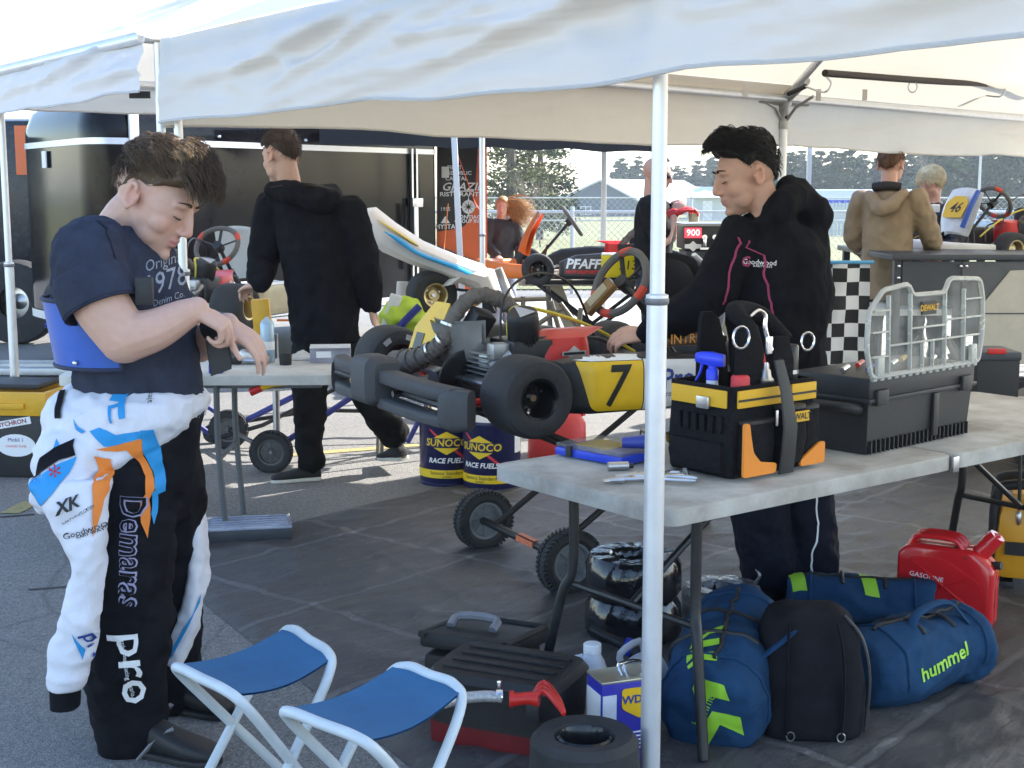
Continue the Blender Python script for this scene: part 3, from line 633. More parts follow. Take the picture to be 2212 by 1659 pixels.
# trees
random.seed(11)
LEAF=[mat('needles_a',(.035,.05,.02),.8,var=.4,scale=.6,col2=(.075,.09,.032)),mat('needles_b',(.04,.068,.026),.8,var=.3,scale=.5,col2=(.085,.12,.045)),mat('needles_c',(.06,.07,.02),.8,var=.3,scale=.6,col2=(.13,.13,.035))]
BARK=mat('bark',(.11,.085,.065),.9,var=.3,bump=.4,bscale=20)
def leafcard(q,p,d,s,wd=.32):
    d=d.normalized(); a=d.cross(V((random.uniform(-1,1),random.uniform(-1,1),random.uniform(-.5,1)))).normalized()*s*wd
    q.add([p-d*s*.5,p+a,p+d*s*.6,p-a],[(0,1,2,3)])
def conifer(name,h,rad,seed,mt,n,ls,label,cat='tree',bare=.15,parent=None):
    random.seed(seed); t=Th(name,label,cat)
    t.part('trunk',B().tube([(0,0,-.2),(.05,0,h*.4),(-.03,.04,h*.75),(0,0,h*.98)],[h*.022,h*.017,h*.009,h*.003],7),BARK)
    q=B(); k=B(); lv=int(h*2.4)
    for i in range(lv):
        z=h*(bare+(1-bare)*(i+random.random()*.6)/lv); rr=rad*(1-(z/h-bare)/(1-bare))**.75*random.uniform(.75,1.15)+.15
        for j in range(6):
            if random.random()<.12: continue
            a=random.uniform(0,2*pi); e=V((cos(a)*rr,sin(a)*rr,z-rr*.12+random.uniform(-.15,.2)*rr)); o=V((0,0,z))
            k.tube([o,(o+e)/2+V((0,0,.06*rr)),e],[.02+.012*rr,.008,.004],4)
            for m in range(max(4,int(n*rr/rad))):
                f=random.uniform(.22,1.05); p=o+(e-o)*f+V((random.gauss(0,.09),random.gauss(0,.09),random.gauss(-.02,.07)))*rr
                leafcard(q,p,V((cos(a)+random.gauss(0,.8),sin(a)+random.gauss(0,.8),random.gauss(.25,.5))),ls*random.uniform(.6,1.3),.2 if ls<.3 else .32)
    t.part('branches',k,BARK,kind='stuff'); t.part('crown',q,mt,smooth=False); return t
t=conifer('spruce_tree',11.5,2.5,5,LEAF[2],90,.24,'tall sunlit spruce tree beside the grey building',bare=.1); t.o.location=(*P(1102,450,58).xy,gz(58)-.2); t.o['group']='trees beyond the fence'
t2=conifer('spruce_tree',9.0,1.9,9,LEAF[0],80,.24,'darker spruce tree leaning against the sunlit one',bare=.12); t2.o.location=(*P(1165,450,66).xy,gz(66)-.2); t2.o['group']='trees beyond the fence'
protos=[conifer('pine_tree',7.6,2.3,20+i,LEAF[1],95,.46,'blue-green pine in the hazy tree line past the slatted fence',bare=.08) for i in range(3)]
random.seed(5); first=[True]*3
for k in range(62):
    u=1330+k*16+random.uniform(-8,8); y=random.uniform(128,175); i=random.randrange(3)
    if u<1560: y=random.uniform(178,205)
    o=protos[i].o if first[i] else copy_tree(protos[i].o); first[i]=False
    o['group']='trees in the hazy pine line'; sc_=random.uniform(.8,1.12)*(1.05 if u>1900 else .92)
    o.location=((u-CX)/F*y,y,gz(y)); o.rotation_euler=(0,0,random.uniform(0,6)); o.scale=(sc_*1.1,sc_*1.1,sc_)
def bare_tree(u,y,h,seed,label,w=1):
    random.seed(seed); t=Th('bare_tree',label,'tree',V(((u-CX)/F*y,y,gz(y)))); tr=B(); q=B()
    def br(p,d,l,r,n):
        e=p+d*l; (tr if n==4 else q).tube([p,p+d*l*.5+V((random.gauss(0,.04),random.gauss(0,.04),0))*l,e],[r,r*.8,r*.6],4)
        if n:
            for _ in range(3): br(p+d*l*random.uniform(.55,1),(d+V((random.gauss(0,.45),random.gauss(0,.45),random.uniform(0,.25)))).normalized(),l*random.uniform(.55,.8),r*.55,n-1)
    br(V((0,0,-.1)),V((0,0,1)),h*.36,.014*h*w,4)
    t.part('trunk',tr,BARK); t.part('crown',q,mat('twigs',(.2,.165,.13),.9,var=.2)); return t
bare_tree(2020,120,8.0,3,'bare leafless tree poking above the pines'); bare_tree(1705,140,9,4,'thin leafless tree behind the worker in black')
bare_tree(1150,50,3.6,8,'pale leafless shrub below the spruces',.7); bare_tree(1168,48,3.2,12,'pale leafless shrub below the spruces',.7)
for o in bpy.data.objects:
    if o.name.startswith('bare_tree') and 'shrub' in o.get('label',''): o['group']='leafless shrubs'
# ================================================================= karts
GOLD=mat('gold_rim',(.62,.48,.24),.3,.7,var=.1); RIMB=mat('black_rim',(.01,.01,.011),.2,.3,var=.1)
SEATM=mat('seat_grey',(.17,.165,.155),.35,var=.15); WRAP=mat('exhaust_wrap',(.14,.12,.105),.8,var=.3,scale=30,bump=.6,bscale=70)
LBL=mat('tyre_label',(.4,.4,.4),.6,var=.3)
def wheel(th,c,r,w,rim,rmat,steer=0,name='wheel',parent=None,label=False):
    M=MX.Translation(V(c))@MX.Rotation(steer,4,'Z')@MX.Rotation(pi/2,4,'X')
    h=w/2
    tprof=[(rim,-h*.86),(rim+.008,-h*.95),(rim+(r-rim)*.45,-h),(r*.9,-h*.93),(r*.97,-h*.78),(r*.995,-h*.45),(r,0),(r*.995,h*.45),(r*.97,h*.78),(r*.9,h*.93),(rim+(r-rim)*.45,h),(rim+.008,h*.95),(rim,h*.86)]
    t=th.part('tyre',B().lathe(tprof,M,36,False),RUB,parent)
    q=B().lathe([(rim-.004,-h*.9),(rim+.006,-h*.93),(rim+.003,-h*.8),(rim-.006,-h*.6),(rim-.012,0),(rim-.006,h*.6),(rim+.003,h*.8),(rim+.006,h*.93),(rim-.004,h*.9),(rim-.012,h*.6),(rim-.02,h*.12),(.028,h*.08),(.028,h*.35),(.0,h*.35)],M,28,False)
    q.lathe([(rim-.02,-h*.12),(.028,-h*.08),(.028,-h*.35),(0,-h*.35)],M,28,False)
    rm=th.part('rim',q,rmat,t)
    q=B()
    for k in range(3):
        a=k*2*pi/3+.4
        for sd in(-1,1): q.cyl(M@V((.045*cos(a),.045*sin(a),sd*h*.06)),M@V((.045*cos(a),.045*sin(a),sd*h*.3)),.006,n=6)
    th.part('wheel_nut',q.cyl(M@V((0,0,-h*.5)),M@V((0,0,h*.5)),.012,n=8),CHROME,rm,kind='stuff')
    if label:
        for a in label:
            for sd in(-1,1):
                q=B(); rr=rim+(r-rim)*.5
                for i in range(7):
                    for e in(-1,1): aa=a+(i-3)*.055; q.v.append(M@V((cos(aa)*(rr+e*.011),sin(aa)*(rr+e*.011),sd*(h*1.004+.001))))
                q.f=[(2*i,2*i+1,2*i+3,2*i+2) for i in range(6)]; th.part('tyre_label',q,LBL,t)
    return t
def kart(th,pod=YEL,pod2=None,nose=BLK,fr=RED,rim=RIMB,engine=True,detail=True,steer=.0,swM=None,num=None,panelmat=None,labels=None,seatm=SEATM,rear_bumper=True,pmid=.56):
    Fm=fr
    q=B()
    for s in(1,-1):
        q.tube([(-.12,s*.33,.09),(.3,s*.33,.075),(.62,s*.26,.07),(.95,s*.2,.07),(1.28,s*.17,.07)],.016,8,k=3)
    for x in(-.12,.2,.62): q.tube([(x,-.33,.085),(x,.33,.085)],.015,8)
    q.tube([(1.28,-.17,.07),(1.31,0,.07),(1.28,.17,.07)],.015,8,k=3)
    q.tube([(.95,.2,.07),(1.0,.32,.09),(1.04,.4,.12)],.014,8); q.tube([(.95,-.2,.07),(1.0,-.32,.09),(1.04,-.4,.12)],.014,8)
    for s in(1,-1): q.tube([(.05,s*.33,.08),(.1,s*.5,.1),(.5,s*.56,.1),(.8,s*.5,.1),(.85,s*.24,.08)],.011,8,k=3); q.tube([(-.1,s*.3,.09),(-.22,s*.3,.1)],.014,8)
    q.tube([(-.2,-.5,.11),(-.26,-.2,.12),(-.26,.2,.12),(-.2,.5,.11)],.014,8,k=4)
    th.part('chassis',q,Fm)
    th.part('floor_tray',B().box((.75,0,.055),(.95,.42,.006)),mat('floor_alu',(.35,.35,.36),.45,.7))
    ax=th.part('axle',B().cyl((0,-.6,.14),(0,.6,.14),.02,n=12),STEEL)
    for s in(1,-1): wheel(th,(0,s*.58,.14),.14,.205,.066,rim,label=labels if s>0 else None)
    for s in(1,-1): wheel(th,(1.04,s*.53,.13),.128,.13,.066,rim,steer)
    th.part('spindle',B().tube([(1.04,-.5,.13),(1.04,-.4,.12)],.018,8).tube([(1.0,-.42,.13),(.98,-.1,.15),(.98,.1,.15),(1.0,.42,.13)],.008,6),STEEL); th.part('spindle',B().tube([(1.04,.5,.13),(1.04,.4,.12)],.018,8),STEEL)
    # seat
    def sfn(s,t):
        a=(s-.5)*2; x=.56-.5*t+.0*a; lean=max(0,t-.55)/.45
        z=.075+.03*(1-t)+ .28*lean**1.15; y=a*(.2-.02*lean); z+=(abs(a)**3)*.16*(1-.95*lean)*min(1,t*2.2+.15); x=.56-.52*min(1,t*1.3)-.09*lean+.10*abs(a)**2.5*lean
        return V((x,y,z))
    def sfo(s,t): p=sfn(s,t); return p+V((-.016,0,-.012))
    q=B().grid(18,22,sfn); q.grid(18,22,sfo)
    th.part('seat',q,seatm,ang=70)
    # steering
    Ms=swM or frame((.75,0,.46),(0,1,0),(-.87,0,.5))
    n=40; ring=[]
    for i in range(n):
        a=2*pi*i/n; r=.15*(1-.1*max(0,-sin(a))**3) ; ring.append(Ms@V((r*cos(a),r*sin(a)*.93,0)))
    sw=th.part('steering_wheel',B().tube(ring,.0165,8,close=True),mat('suede_grip',(.13,.12,.115),.9,bump=.3,bscale=200))
    if detail:
        for a in(-.5,3.6,1.35,2.3): 
            pts=[Ms@V((.15*cos(a+k*.06),.15*.93*sin(a+k*.06),0)) for k in range(-3,4)]; th.part('grip_band',B().tube(pts,.0175,8),mat('grip_red',(.6,.06,.03),.6),sw)
    q=B()
    for a in(-.3,3.45,-1.57): q.tube([Ms@V((0,0,-.02)),Ms@V((.14*cos(a),.13*sin(a),0))],.011,6,flat=.5)
    th.part('spokes',q.cyl(Ms@V((0,0,-.05)),Ms@V((0,0,.01)),.03,n=12),BLK,sw)
    th.part('steering_column',B().tube([Ms@V((0,0,-.03)),(1.02,0,.16)],.012,8).tube([(.98,-.1,.08),(.92,0,.3)],.009,6).tube([(.98,.1,.08),(.92,0,.3)],.009,6),BTUBE)
    # side pods
    for s in(1,-1):
        prof=[((.16,s*.5,.15),.06,.09),((.24,s*.555,.16),.075,.1),((.5,s*.6,.165),.075,.1),((.75,s*.585,.155),.07,.09),((.87,s*.53,.13),.05,.06)]
        q=B().loft([(c,(0,s*a,0),(0,0,b_)) for c,a,b_ in prof],20,None,.45); o=th.part('side_pod',q,BLK)
        if pod:
            bv=bvh_of(o)
            x0=.205; xm=(pmid if pod2 else .83)
            Mp=MX(((1,0,0,0),(0,0,s,0),(0,1 ,0,0),(0,0,0,1)))  # plane x,z facing outward
            Mp.translation=V((0,s*.6,0))
            decal(th,'pod_panel',p2mesh([roundpoly([(x0+.03,.075),(xm,.075),(xm,.245),(x0-.01,.245)],[.03,0,0,.01])]),bv,Mp,pod,o,.003,.018,.2,False)
            decal(th,'pod_edge',p2mesh([[(x0-.01,.247),(xm,.247),(xm,.262),(x0-.02,.262)]]),bv,Mp,WHT,o,.003,.018,.2,False)
            if pod2: decal(th,'pod_panel',p2mesh([roundpoly([(xm+.004,.075),(.84,.09),(.84,.225),(xm+.004,.25)],0)]),bv,Mp,pod2,o,.003,.018,.2,False)
            th_n=num or []
            for (tx,hh,xx_,zz_,mt_,kw) in th_n:
                me=tmesh(tx,hh,**kw); me.transform(MX.Diagonal((1 if s<0 else -1,1,1,1)))
                me.transform(MX.Translation((xx_,zz_,0))); decal(th,'lettering',me,bv,Mp,mt_,o,.006,.015,.2,False)
    # front panel and nose
    if nose:
        def fp(s,t):
            a=(s-.5)*2; return V((1.0+.16*t-.05*a*a*t+.02*sin(t*3),a*(.15-.02*t+.03*sin(pi*t)),.58-.33*t-.02*a*a))
        q=B().grid(12,12,fp); q.grid(12,12,lambda s,t:fp(s,t)+V((-.035,0,-.02))); th.part('front_panel',q,panelmat or nose)
        rings=[]
        for i in range(13):
            a=(i-6)/6; y=a*.52; x=1.45-.33*abs(a)**2.2; rings.append(((x,y,.12-.01*abs(a)),(.07*(1-.35*abs(a)),0,0),(0,0,.055+.02*(1-abs(a)))))
        th.part('nose_fairing',B().loft(rings,14,None,.6,dome=.5),nose)
        th.part('nose_bar',B().tube([(1.28,-.17,.07),(1.42,-.2,.08),(1.44,0,.08),(1.42,.2,.08),(1.28,.17,.07)],.01,6,k=3),STEEL)
    if rear_bumper:
        BM=mat('bumper_plastic',(.062,.062,.066),.62,var=.12,scale=20,bump=.12,bscale=150)
        bp=th.part('bumper',B().loft([((-.31,.06,.15),(.055,0,0),(0,0,.065)),((-.32,.05,.15),(.07,0,0),(0,0,.088)),((-.32,-.085,.15),(.07,0,0),(0,0,.088)),((-.31,-.11,.15),(.05,0,0),(0,0,.07))],20,None,.42),BM)
        for s in(1,-1):
            y0=.05 if s>0 else -.09
            for (z,hz) in((.165,.028),(.07,.024)):
                zz=[z+ (.0 if z>.1 else .0)]
                th.part('bumper_bar',B().loft([((-.31,y0,z+.005),(.036,0,0),(0,0,hz)),((-.30,s*.25,z),(.04,0,0),(0,0,hz*.9)),((-.275,s*.42,z-.008),(.04,.01*s,0),(0,0,hz*.95)),((-.235,s*.55,z-.015),(.036,.02*s,0),(0,0,hz))],14,None,.5),BM,bp)
            th.part('bumper_end',B().loft([((-.26,s*.5,.1),(.036,0,0),(0,0,.06)),((-.24,s*.545,.102),(.04,.01,0),(0,0,.074)),((-.21,s*.585,.106),(.026,.02,0),(0,0,.066))],16,None,.5),BM,bp)
            th.part('bumper_bolt',B().cyl((-.33,s*.2+.0,.12),(-.29,s*.2+.0,.12),.012,n=8),CHROME,bp)
        th.part('bumper_tube',B().tube([(-.275,-.5,.115),(-.29,0,.12),(-.275,.5,.115)],.014,8),BLK,bp)
    if engine:
        q=B().box((.2,-.24,.2),(.24,.2,.2),None,.02); q.box((.1,-.24,.17),(.1,.16,.14),None,.02); en=th.part('engine',q,mat('engine_black',(.02,.02,.022),.4,.3,var=.3))
        q=B()
        for k in range(7): q.box((.06,-.2,.14+k*.018),(.12,.17,.006))
        th.part('cooling_fin',q,mat('cast_alu',(.35,.36,.37),.4,.8,var=.2),en,kind='stuff')
        th.part('engine_cover',B().loft([((.29,-.25,.13),(.11,0,0),(0,.1,0)),((.3,-.25,.24),(.115,0,0),(0,.105,0)),((.31,-.25,.3),(.1,0,0),(0,.09,0)),((.38,-.25,.325),(.12,0,0),(0,.04,0))],18,None,.5),RED,en)
        if detail:
            Mb=frame((.32,-.3555,.245),(1,0,0),(0,-1,0)); Mb=MX(((1,0,0,.32),(0,0,-1,-.357),(0,1,0,.245),(0,0,0,1)))
            th.part('badge',B().prism([(-.05,-.008),(-.025,-.008),(0,-.028),(.025,-.008),(.05,-.008),(.05,.008),(.025,.008),(0,.028),(-.025,.008),(-.05,.008)],.003,Mb),mat('badge_silver',(.6,.6,.6),.3,.5),en)
            th.part('badge',B().prism([(-.043,-.005),(.043,-.005),(.043,.005),(-.043,.005)],.0015,Mb@MX.Translation((0,0,.003))),BLKP,en)
        M=MX.Translation((.14,-.3,.33))@MX.Rotation(.35,4,'X')@MX.Rotation(-.2,4,'Y')
        q=B().lathe([(0,-.075),(.048,-.075),(.05,-.06),(.058,.05),(.055,.07),(.05,.078),(0,.08)],M,26); af=th.part('air_filter',q,BLK,en)
        for k in range(26):
            a=2*pi*k/26; q=B().box((0,0,0),(.006,.006,.11),M@MX.Rotation(a,4,'Z')@MX.Translation((.054,0,-.005))); th.part('pleat',q,BLK,af)
        th.part('filter_patch',B().prism([(-.03,-.04),(.038,-.025),(-.01,.05)],.002,M@MX.Translation((0,0,.081))),mat('patch_grey',(.4,.4,.42),.5),af)
        th.part('coil_box',B().box((0,0,0),(.09,.07,.1),MX.Translation((.06,-.1,.345))@MX.Rotation(.5,4,'X')@MX.Rotation(.3,4,'Y'),.012).tube([(.06,-.1,.3),(.07,-.12,.22),(.1,-.16,.18)],[.02,.025,.03],8,k=3),BLK,en)
        th.part('carburettor',B().box((.05,-.28,.26),(.07,.06,.06),None,.01).cyl((.02,-.28,.2),(.09,-.3,.25),.025,n=12).box((.0,-.22,.22),(.09,.07,.05),MX.Rotation(.3,4,'Z'),.01),mat('cast_alu',(.35,.36,.37),.4,.8),en)
        ex=th.part('exhaust_pipe',B().tube([(.28,-.17,.3),(.2,-.12,.39),(.12,-.1,.44),(.04,-.09,.442),(-.02,-.06,.37),(-.05,-.04,.28),(-.09,.04,.22),(-.12,.12,.19),(-.14,.2,.17)],[.026,.027,.028,.028,.028,.03,.033,.045,.055],14,k=5),WRAP,en)
        q=B()
        pth=catmull([(.28,-.17,.3),(.2,-.12,.39),(.12,-.1,.44),(.04,-.09,.442),(-.02,-.06,.37),(-.05,-.04,.28),(-.09,.04,.22),(-.12,.12,.19),(-.14,.2,.17)],6)
        for i in range(2,len(pth)-2,3):
            t=(pth[i+1]-pth[i-1]).normalized(); rr=.0295+(.026*max(0,(i-28)/20) if i>28 else 0); Mq=frame(pth[i],t,(0,1,0))@MX.Rotation(pi/2,4,'Y')
            q.lathe([(rr,-.008),(rr+.0025,-.004),(rr+.0025,.004),(rr,.008)],Mq,14,False)
        th.part('wrap_band',q,WRAP,ex,kind='stuff')
        for i in(26,30,34):
            if i<len(pth)-1:
                t=(pth[i+1]-pth[i-1]).normalized(); Mq=frame(pth[i],t,(0,1,0))@MX.Rotation(pi/2,4,'Y'); th.part('clamp',B().lathe([(.036,-.005),(.04,-.005),(.04,.005),(.036,.005)],Mq,14,False),STEEL,ex)
        th.part('muffler',B().tube([(-.08,.0,.13),(-.02,.02,.12),(.06,.02,.12),(.1,.02,.12)],[.03,.055,.055,.03],16),mat('dark_steel',(.1,.1,.11),.35,.8),en)
        M=MX.Translation((.0,-.12,.14))@MX.Rotation(pi/2,4,'X')
        th.part('sprocket',B().lathe([(0,-.003),(.105,-.003),(.112,-.001),(.112,.002),(.105,.004),(0,.004)],M,40),BLKG)
        th.part('brake_disc',B().lathe([(.03,-.004),(.09,-.004),(.09,.004),(.03,.004)],MX.Translation((.0,.25,.14))@MX.Rotation(pi/2,4,'X'),32,False),STEEL)
        if detail:
            CABY=mat('yellow_cable',(.6,.5,.05),.5); q=B().tube([(.12,-.24,.25),(.1,-.26,.36),(.16,-.22,.41),(.35,-.2,.37),(.55,-.15,.3),(.75,-.1,.2)],.007,6,k=5); th.part('cable',q,CABY,en)
            th.part('cable',B().tube([(.1,-.2,.3),(.12,-.18,.42),(.2,-.15,.5),(.35,-.1,.52),(.5,-.06,.45),(.6,-.05,.25)],.005,6,k=5),BTUBE,en)
            th.part('cable',B().tube([(.2,-.3,.3),(.35,-.32,.3),(.5,-.3,.27),(.6,-.2,.15)],.007,6,k=5),BTUBE,en)
# ---- centre kart, yellow number 7
Ck=V((-.225,5.1,.715)); yaw=math.atan2(.47,.88); MK=MX.Translation(Ck)@MX.Rotation(yaw,4,'Z')
th=Th('racing_kart','yellow and black racing kart numbered seven raised on a wheeled stand','kart',M=MK)
swM=frame((.75,.0,.47),(.25,.8,.55),(-.8,.0,.6))
WB=mat('pod_white_blue',(.7,.7,.72),.4,var=.04)
kart(th,YEL,WB,BLK,RED,RIMB,True,True,.2,swM,[('7',.2,.31,.155,BLKP,dict(shear=.25,bold=.012,sx=.8)),('Pro',.1,.56,.175,mat('navy_print',(.02,.05,.25),.5),dict(bold=.015)),('Professional',.03,.56,.125,mat('navy_print',(.02,.05,.25),.5),dict())],mat('front_panel_dark',(.02,.02,.022),.3),[1.2,2.2,.2,4.5],pmid=.42)
kart_root=th
# navy belly strip and dashboard, yellow plate on the seat
th.part('logger_display',B().box((-.01,.1,.035),(.07,.16,.03),swM@MX.Rotation(.2,4,'Z'),.008),mat('logger_bronze',(.22,.12,.04),.35,var=.3)); th.part('logger_screen',B().box((-.01,.1,.052),(.05,.1,.004),swM@MX.Rotation(.2,4,'Z')),mat('logger_lcd',(.35,.3,.2),.3))
Mp=frame((-.05,.1,.29),(0,1,0),(-1,0,.35)); th.part('seat_plate',B().prism(roundpoly([(-.11,-.13),(.02,-.13),(.13,-.02),(.13,.12),(-.06,.12)],.01),.004,Mp),YEL); th.part('seat_plate_window',B().box((.06,.04,.005),(.07,.08,.004),Mp),mat('window_dark',(.05,.045,.04),.4))
th.part('white_fairing_edge',B().tube([(1.0,-.14,.58),(1.08,-.16,.5),(1.12,-.18,.38),(1.14,-.12,.27)],.022,8,k=4,flat=.4),WHT)
th.part('sticker_strip',B().box((.7,-.52,.29),(.3,.1,.03),None,.01),mat('sticker_brown',(.07,.035,.02),.3,var=.5,scale=30)); th.text('INTREPID',.05,MX(((1,0,0,.7),(0,.0,-1,-.572),(0,1,0,.3),(0,0,0,1))),mat('flame_print',(.75,.3,.05),.5),bold=.01)
# stand under it
th=Th('kart_stand','black tubular kart stand on grey-hubbed pneumatic wheels under the numbered seven kart','kart stand',M=MX.Translation(V((Ck.x,Ck.y,0)))@MX.Rotation(yaw,4,'Z'))
HUB=mat('grey_hub',(.2,.21,.22),.5,var=.15)
def cartwheel(th,c,r=.128,w=.07,hub=HUB,tread=True):
    M=MX.Translation(V(c))@MX.Rotation(pi/2,4,'X'); h=w/2
    t=th.part('tyre',B().lathe([(r*.62,-h*.7),(r*.75,-h),(r*.93,-h*.9),(r,-h*.5),(r,h*.5),(r*.93,h*.9),(r*.75,h),(r*.62,h*.7)],M,36,False),RUB)
    if tread:
        q=B()
        for k in range(44):
            a=2*pi*k/44
            for sd in(-1,1): q.box((0,0,0),(.012,.010,h*.75),M@MX.Rotation(a+.05*sd,4,'Z')@MX.Translation((r*.985,0,sd*h*.62))@MX.Rotation(sd*.5,4,'X'))
        th.part('tread_block',q,RUB,t,smooth=False,kind='stuff')
    q=B().lathe([(0,-h*.55),(r*.18,-h*.55),(r*.2,-h*.3),(r*.52,-h*.25),(r*.56,-h*.72),(r*.64,-h*.75),(r*.64,h*.75),(r*.56,h*.72),(r*.52,h*.25),(r*.2,h*.3),(r*.18,h*.55),(0,h*.55)],M,28)
    hb=th.part('hub',q,hub,t)
    for k in range(8):
        a=2*pi*k/8
        q=B()
        for sd in(-1,1): q.box((0,0,0),(r*.34,.006,.01),M@MX.Rotation(a,4,'Z')@MX.Translation((r*.37,0,sd*h*.32)))
        th.part('hub_rib',q,hub,hb,kind='stuff')
    th.part('axle_nut',B().cyl(M@V((0,0,-h*.8)),M@V((0,0,h*.8)),r*.07,n=8),CHROME,hb)
ya,yb_=.57,-.2
cartwheel(th,(.42,ya,.128)); cartwheel(th,(.40,yb_,.128))
th.part('axle_bar',B().cyl((.41,ya,.128),(.41,yb_,.128),.017,n=10),BTUBE); th.part('orange_sticker',B().box((.392,.15,.131),(.004,.14,.022)).box((.41,.15,.147),(.022,.14,.003)),mat('sticker_orange',(.7,.18,.08),.5,var=.3,scale=60))
for y in(.43,-.06):
    th.part('scissor_leg',B().tube([(.41,y,.14),(1.3,y,.71)],.014,8),BTUBE); th.part('scissor_leg',B().tube([(.12,y-.03,.72),(1.5,y-.03,.12)],.014,8),BTUBE)
    th.part('top_rail',B().tube([(.05,y-.01,.735),(1.35,y-.01,.735)],.015,8),BTUBE)
for x in(.12,1.3): th.part('cross_bar',B().tube([(x,-.14,.72),(x,.5,.72)],.014,8),BTUBE)
th.part('cross_bar',B().tube([(1.5,-.12,.12),(1.5,.47,.12)],.014,8),BTUBE)
for y in(.45,-.1):
    M=MX.Translation((1.5,y,.05))@MX.Rotation(pi/2,4,'X'); th.part('castor',B().lathe([(0,-.015),(.045,-.017),(.05,0),(.045,.017),(0,.015)],M,20).box((0,0,0),(.03,.05,.09),MX.Translation((1.5,y,.09))),BLK)
# ---- orange and yellow kart 213 behind
GRY=mat('dark_grey_panel',(.05,.045,.045),.35); IVO=mat('ivory',(.62,.55,.38),.45,var=.1)
MK=MX.Translation(V(((1150-CX)/F*11.3+1.04,11.3,.80)))@MX.Rotation(pi+.06,4,'Z')
th=Th('racing_kart','orange nosed kart with dark side panel and yellow number 213 on a stand','kart',M=MK)
kart(th,mat('bright_yellow',(.85,.68,.02),.4,var=.03),GRY,ORG,mat('frame_ivory',(.6,.55,.42),.4),RIMB,True,False,0,frame((.72,0,.5),(.1,1,0),(-.8,0,.55)),[('213',.1,.35,.165,BLKP,dict(bold=.004,shear=.1)),('PFAFF',.1,.7,.175,WHTP,dict(bold=.03,shear=.25)),('MOTORSPORTS',.035,.7,.115,mat('red_print',(.7,.03,.03),.5),dict(bold=.03))],mat('panel_orange_black',(.7,.14,.02),.35),None,IVO)
pfx=MK.translation.copy()
def xstand(name,label,x0,x1,y,zt,w=.5,m=BTUBE,group=None):
    t=Th(name,label,'kart stand',V(((x0+x1)/2,y,0)),group=group); h=(x1-x0)/2
    for s in(-1,1):
        t.part('scissor_leg',B().tube([(-h,s*w/2,.06),(h,s*w/2,zt)],.016,8),m); t.part('scissor_leg',B().tube([(h,s*w/2-.035,.06),(-h,s*w/2-.035,zt)],.016,8),m); t.part('top_rail',B().tube([(-h-.1,s*w/2,zt+.015),(h+.1,s*w/2,zt+.015)],.016,8),m)
        for e in(-1,1): t.part('castor',B().lathe([(0,-.02),(.055,-.02),(.06,0),(.055,.02),(0,.02)],MX.Translation((e*h,s*w/2,.06))@MX.Rotation(pi/2,4,'X'),16),BLK)
    for e in(-1,1): t.part('cross_bar',B().tube([(e*h,-w/2,zt),(e*h,w/2,zt)],.014,8),m)
    return t
xstand('kart_stand','black scissor stand carrying the orange nosed kart',pfx.x-1.0,pfx.x-.05,11.3,.79)
# ---- kart beside the hoodie wearer, pale with gold wheels (mostly hidden)
_pw=P(508,664,7.9); MK=MX.Translation(V((_pw.x-.545,_pw.y+.2,_pw.z-.14)))@MX.Rotation(R(70),4,'Z')
th=Th('racing_kart','pale kart with gold rims standing half hidden behind the rear work table','kart',M=MK)
kart(th,IVO,None,WHT,STEEL,GOLD,True,True,.3,None,None,None,[1.9,1.2],rear_bumper=False)
xstand('kart_stand','blue scissor stand with black castors under the pale kart',MK.translation.x-.6,MK.translation.x+.3,MK.translation.y+.45,MK.translation.z-.02,.5,mat('blue_tube',(.03,.04,.22),.4))
# ---- low trolley with two grey wheels and blue legs by the hoodie wearer's feet
g1=G(495,968); g2=G(587,1020)
th=Th('kart_trolley','low black trolley with blue bars and two grey hub wheels beside the black sneaker','trolley',V((g1.x,g1.y,0)))
BT=mat('blue_tube',(.03,.04,.22),.4)
r1=.115
cartwheel(th,V((0,0,r1)),r1,.055,mat('dark_hub',(.09,.09,.095),.4,.3,var=.2)); dv=g2-g1; cartwheel(th,V((dv.x,dv.y,r1)),r1,.055,MATS['dark_hub'])
th.part('axle_bar',B().cyl((0,0,r1),(dv.x,dv.y,r1),.014,n=8),BTUBE)
for a,bb in(((0,.02,r1),(.62,.1,.42)),((dv.x,dv.y+.02,r1),(dv.x+.48,dv.y+.3,.42))): th.part('blue_bar',B().tube([a,bb],.018,8),BT)
th.part('long_bar',B().tube([(0,.03,r1+.03),(.5,.2,.2),(1.35,.3,.17)],.013,8),BTUBE); th.part('long_bar',B().tube([(-.1,-.03,r1-.06),(.2,.03,r1+.02),(.75,.15,.4)],.013,8),BTUBE)
pw=g1+V((1.12,.45,0)); th.part('castor',B().lathe([(0,-.02),(.05,-.02),(.055,0),(.05,.02),(0,.02)],MX.Translation((1.3,.3,.055))@MX.Rotation(pi/2,4,'X'),16),BLK)
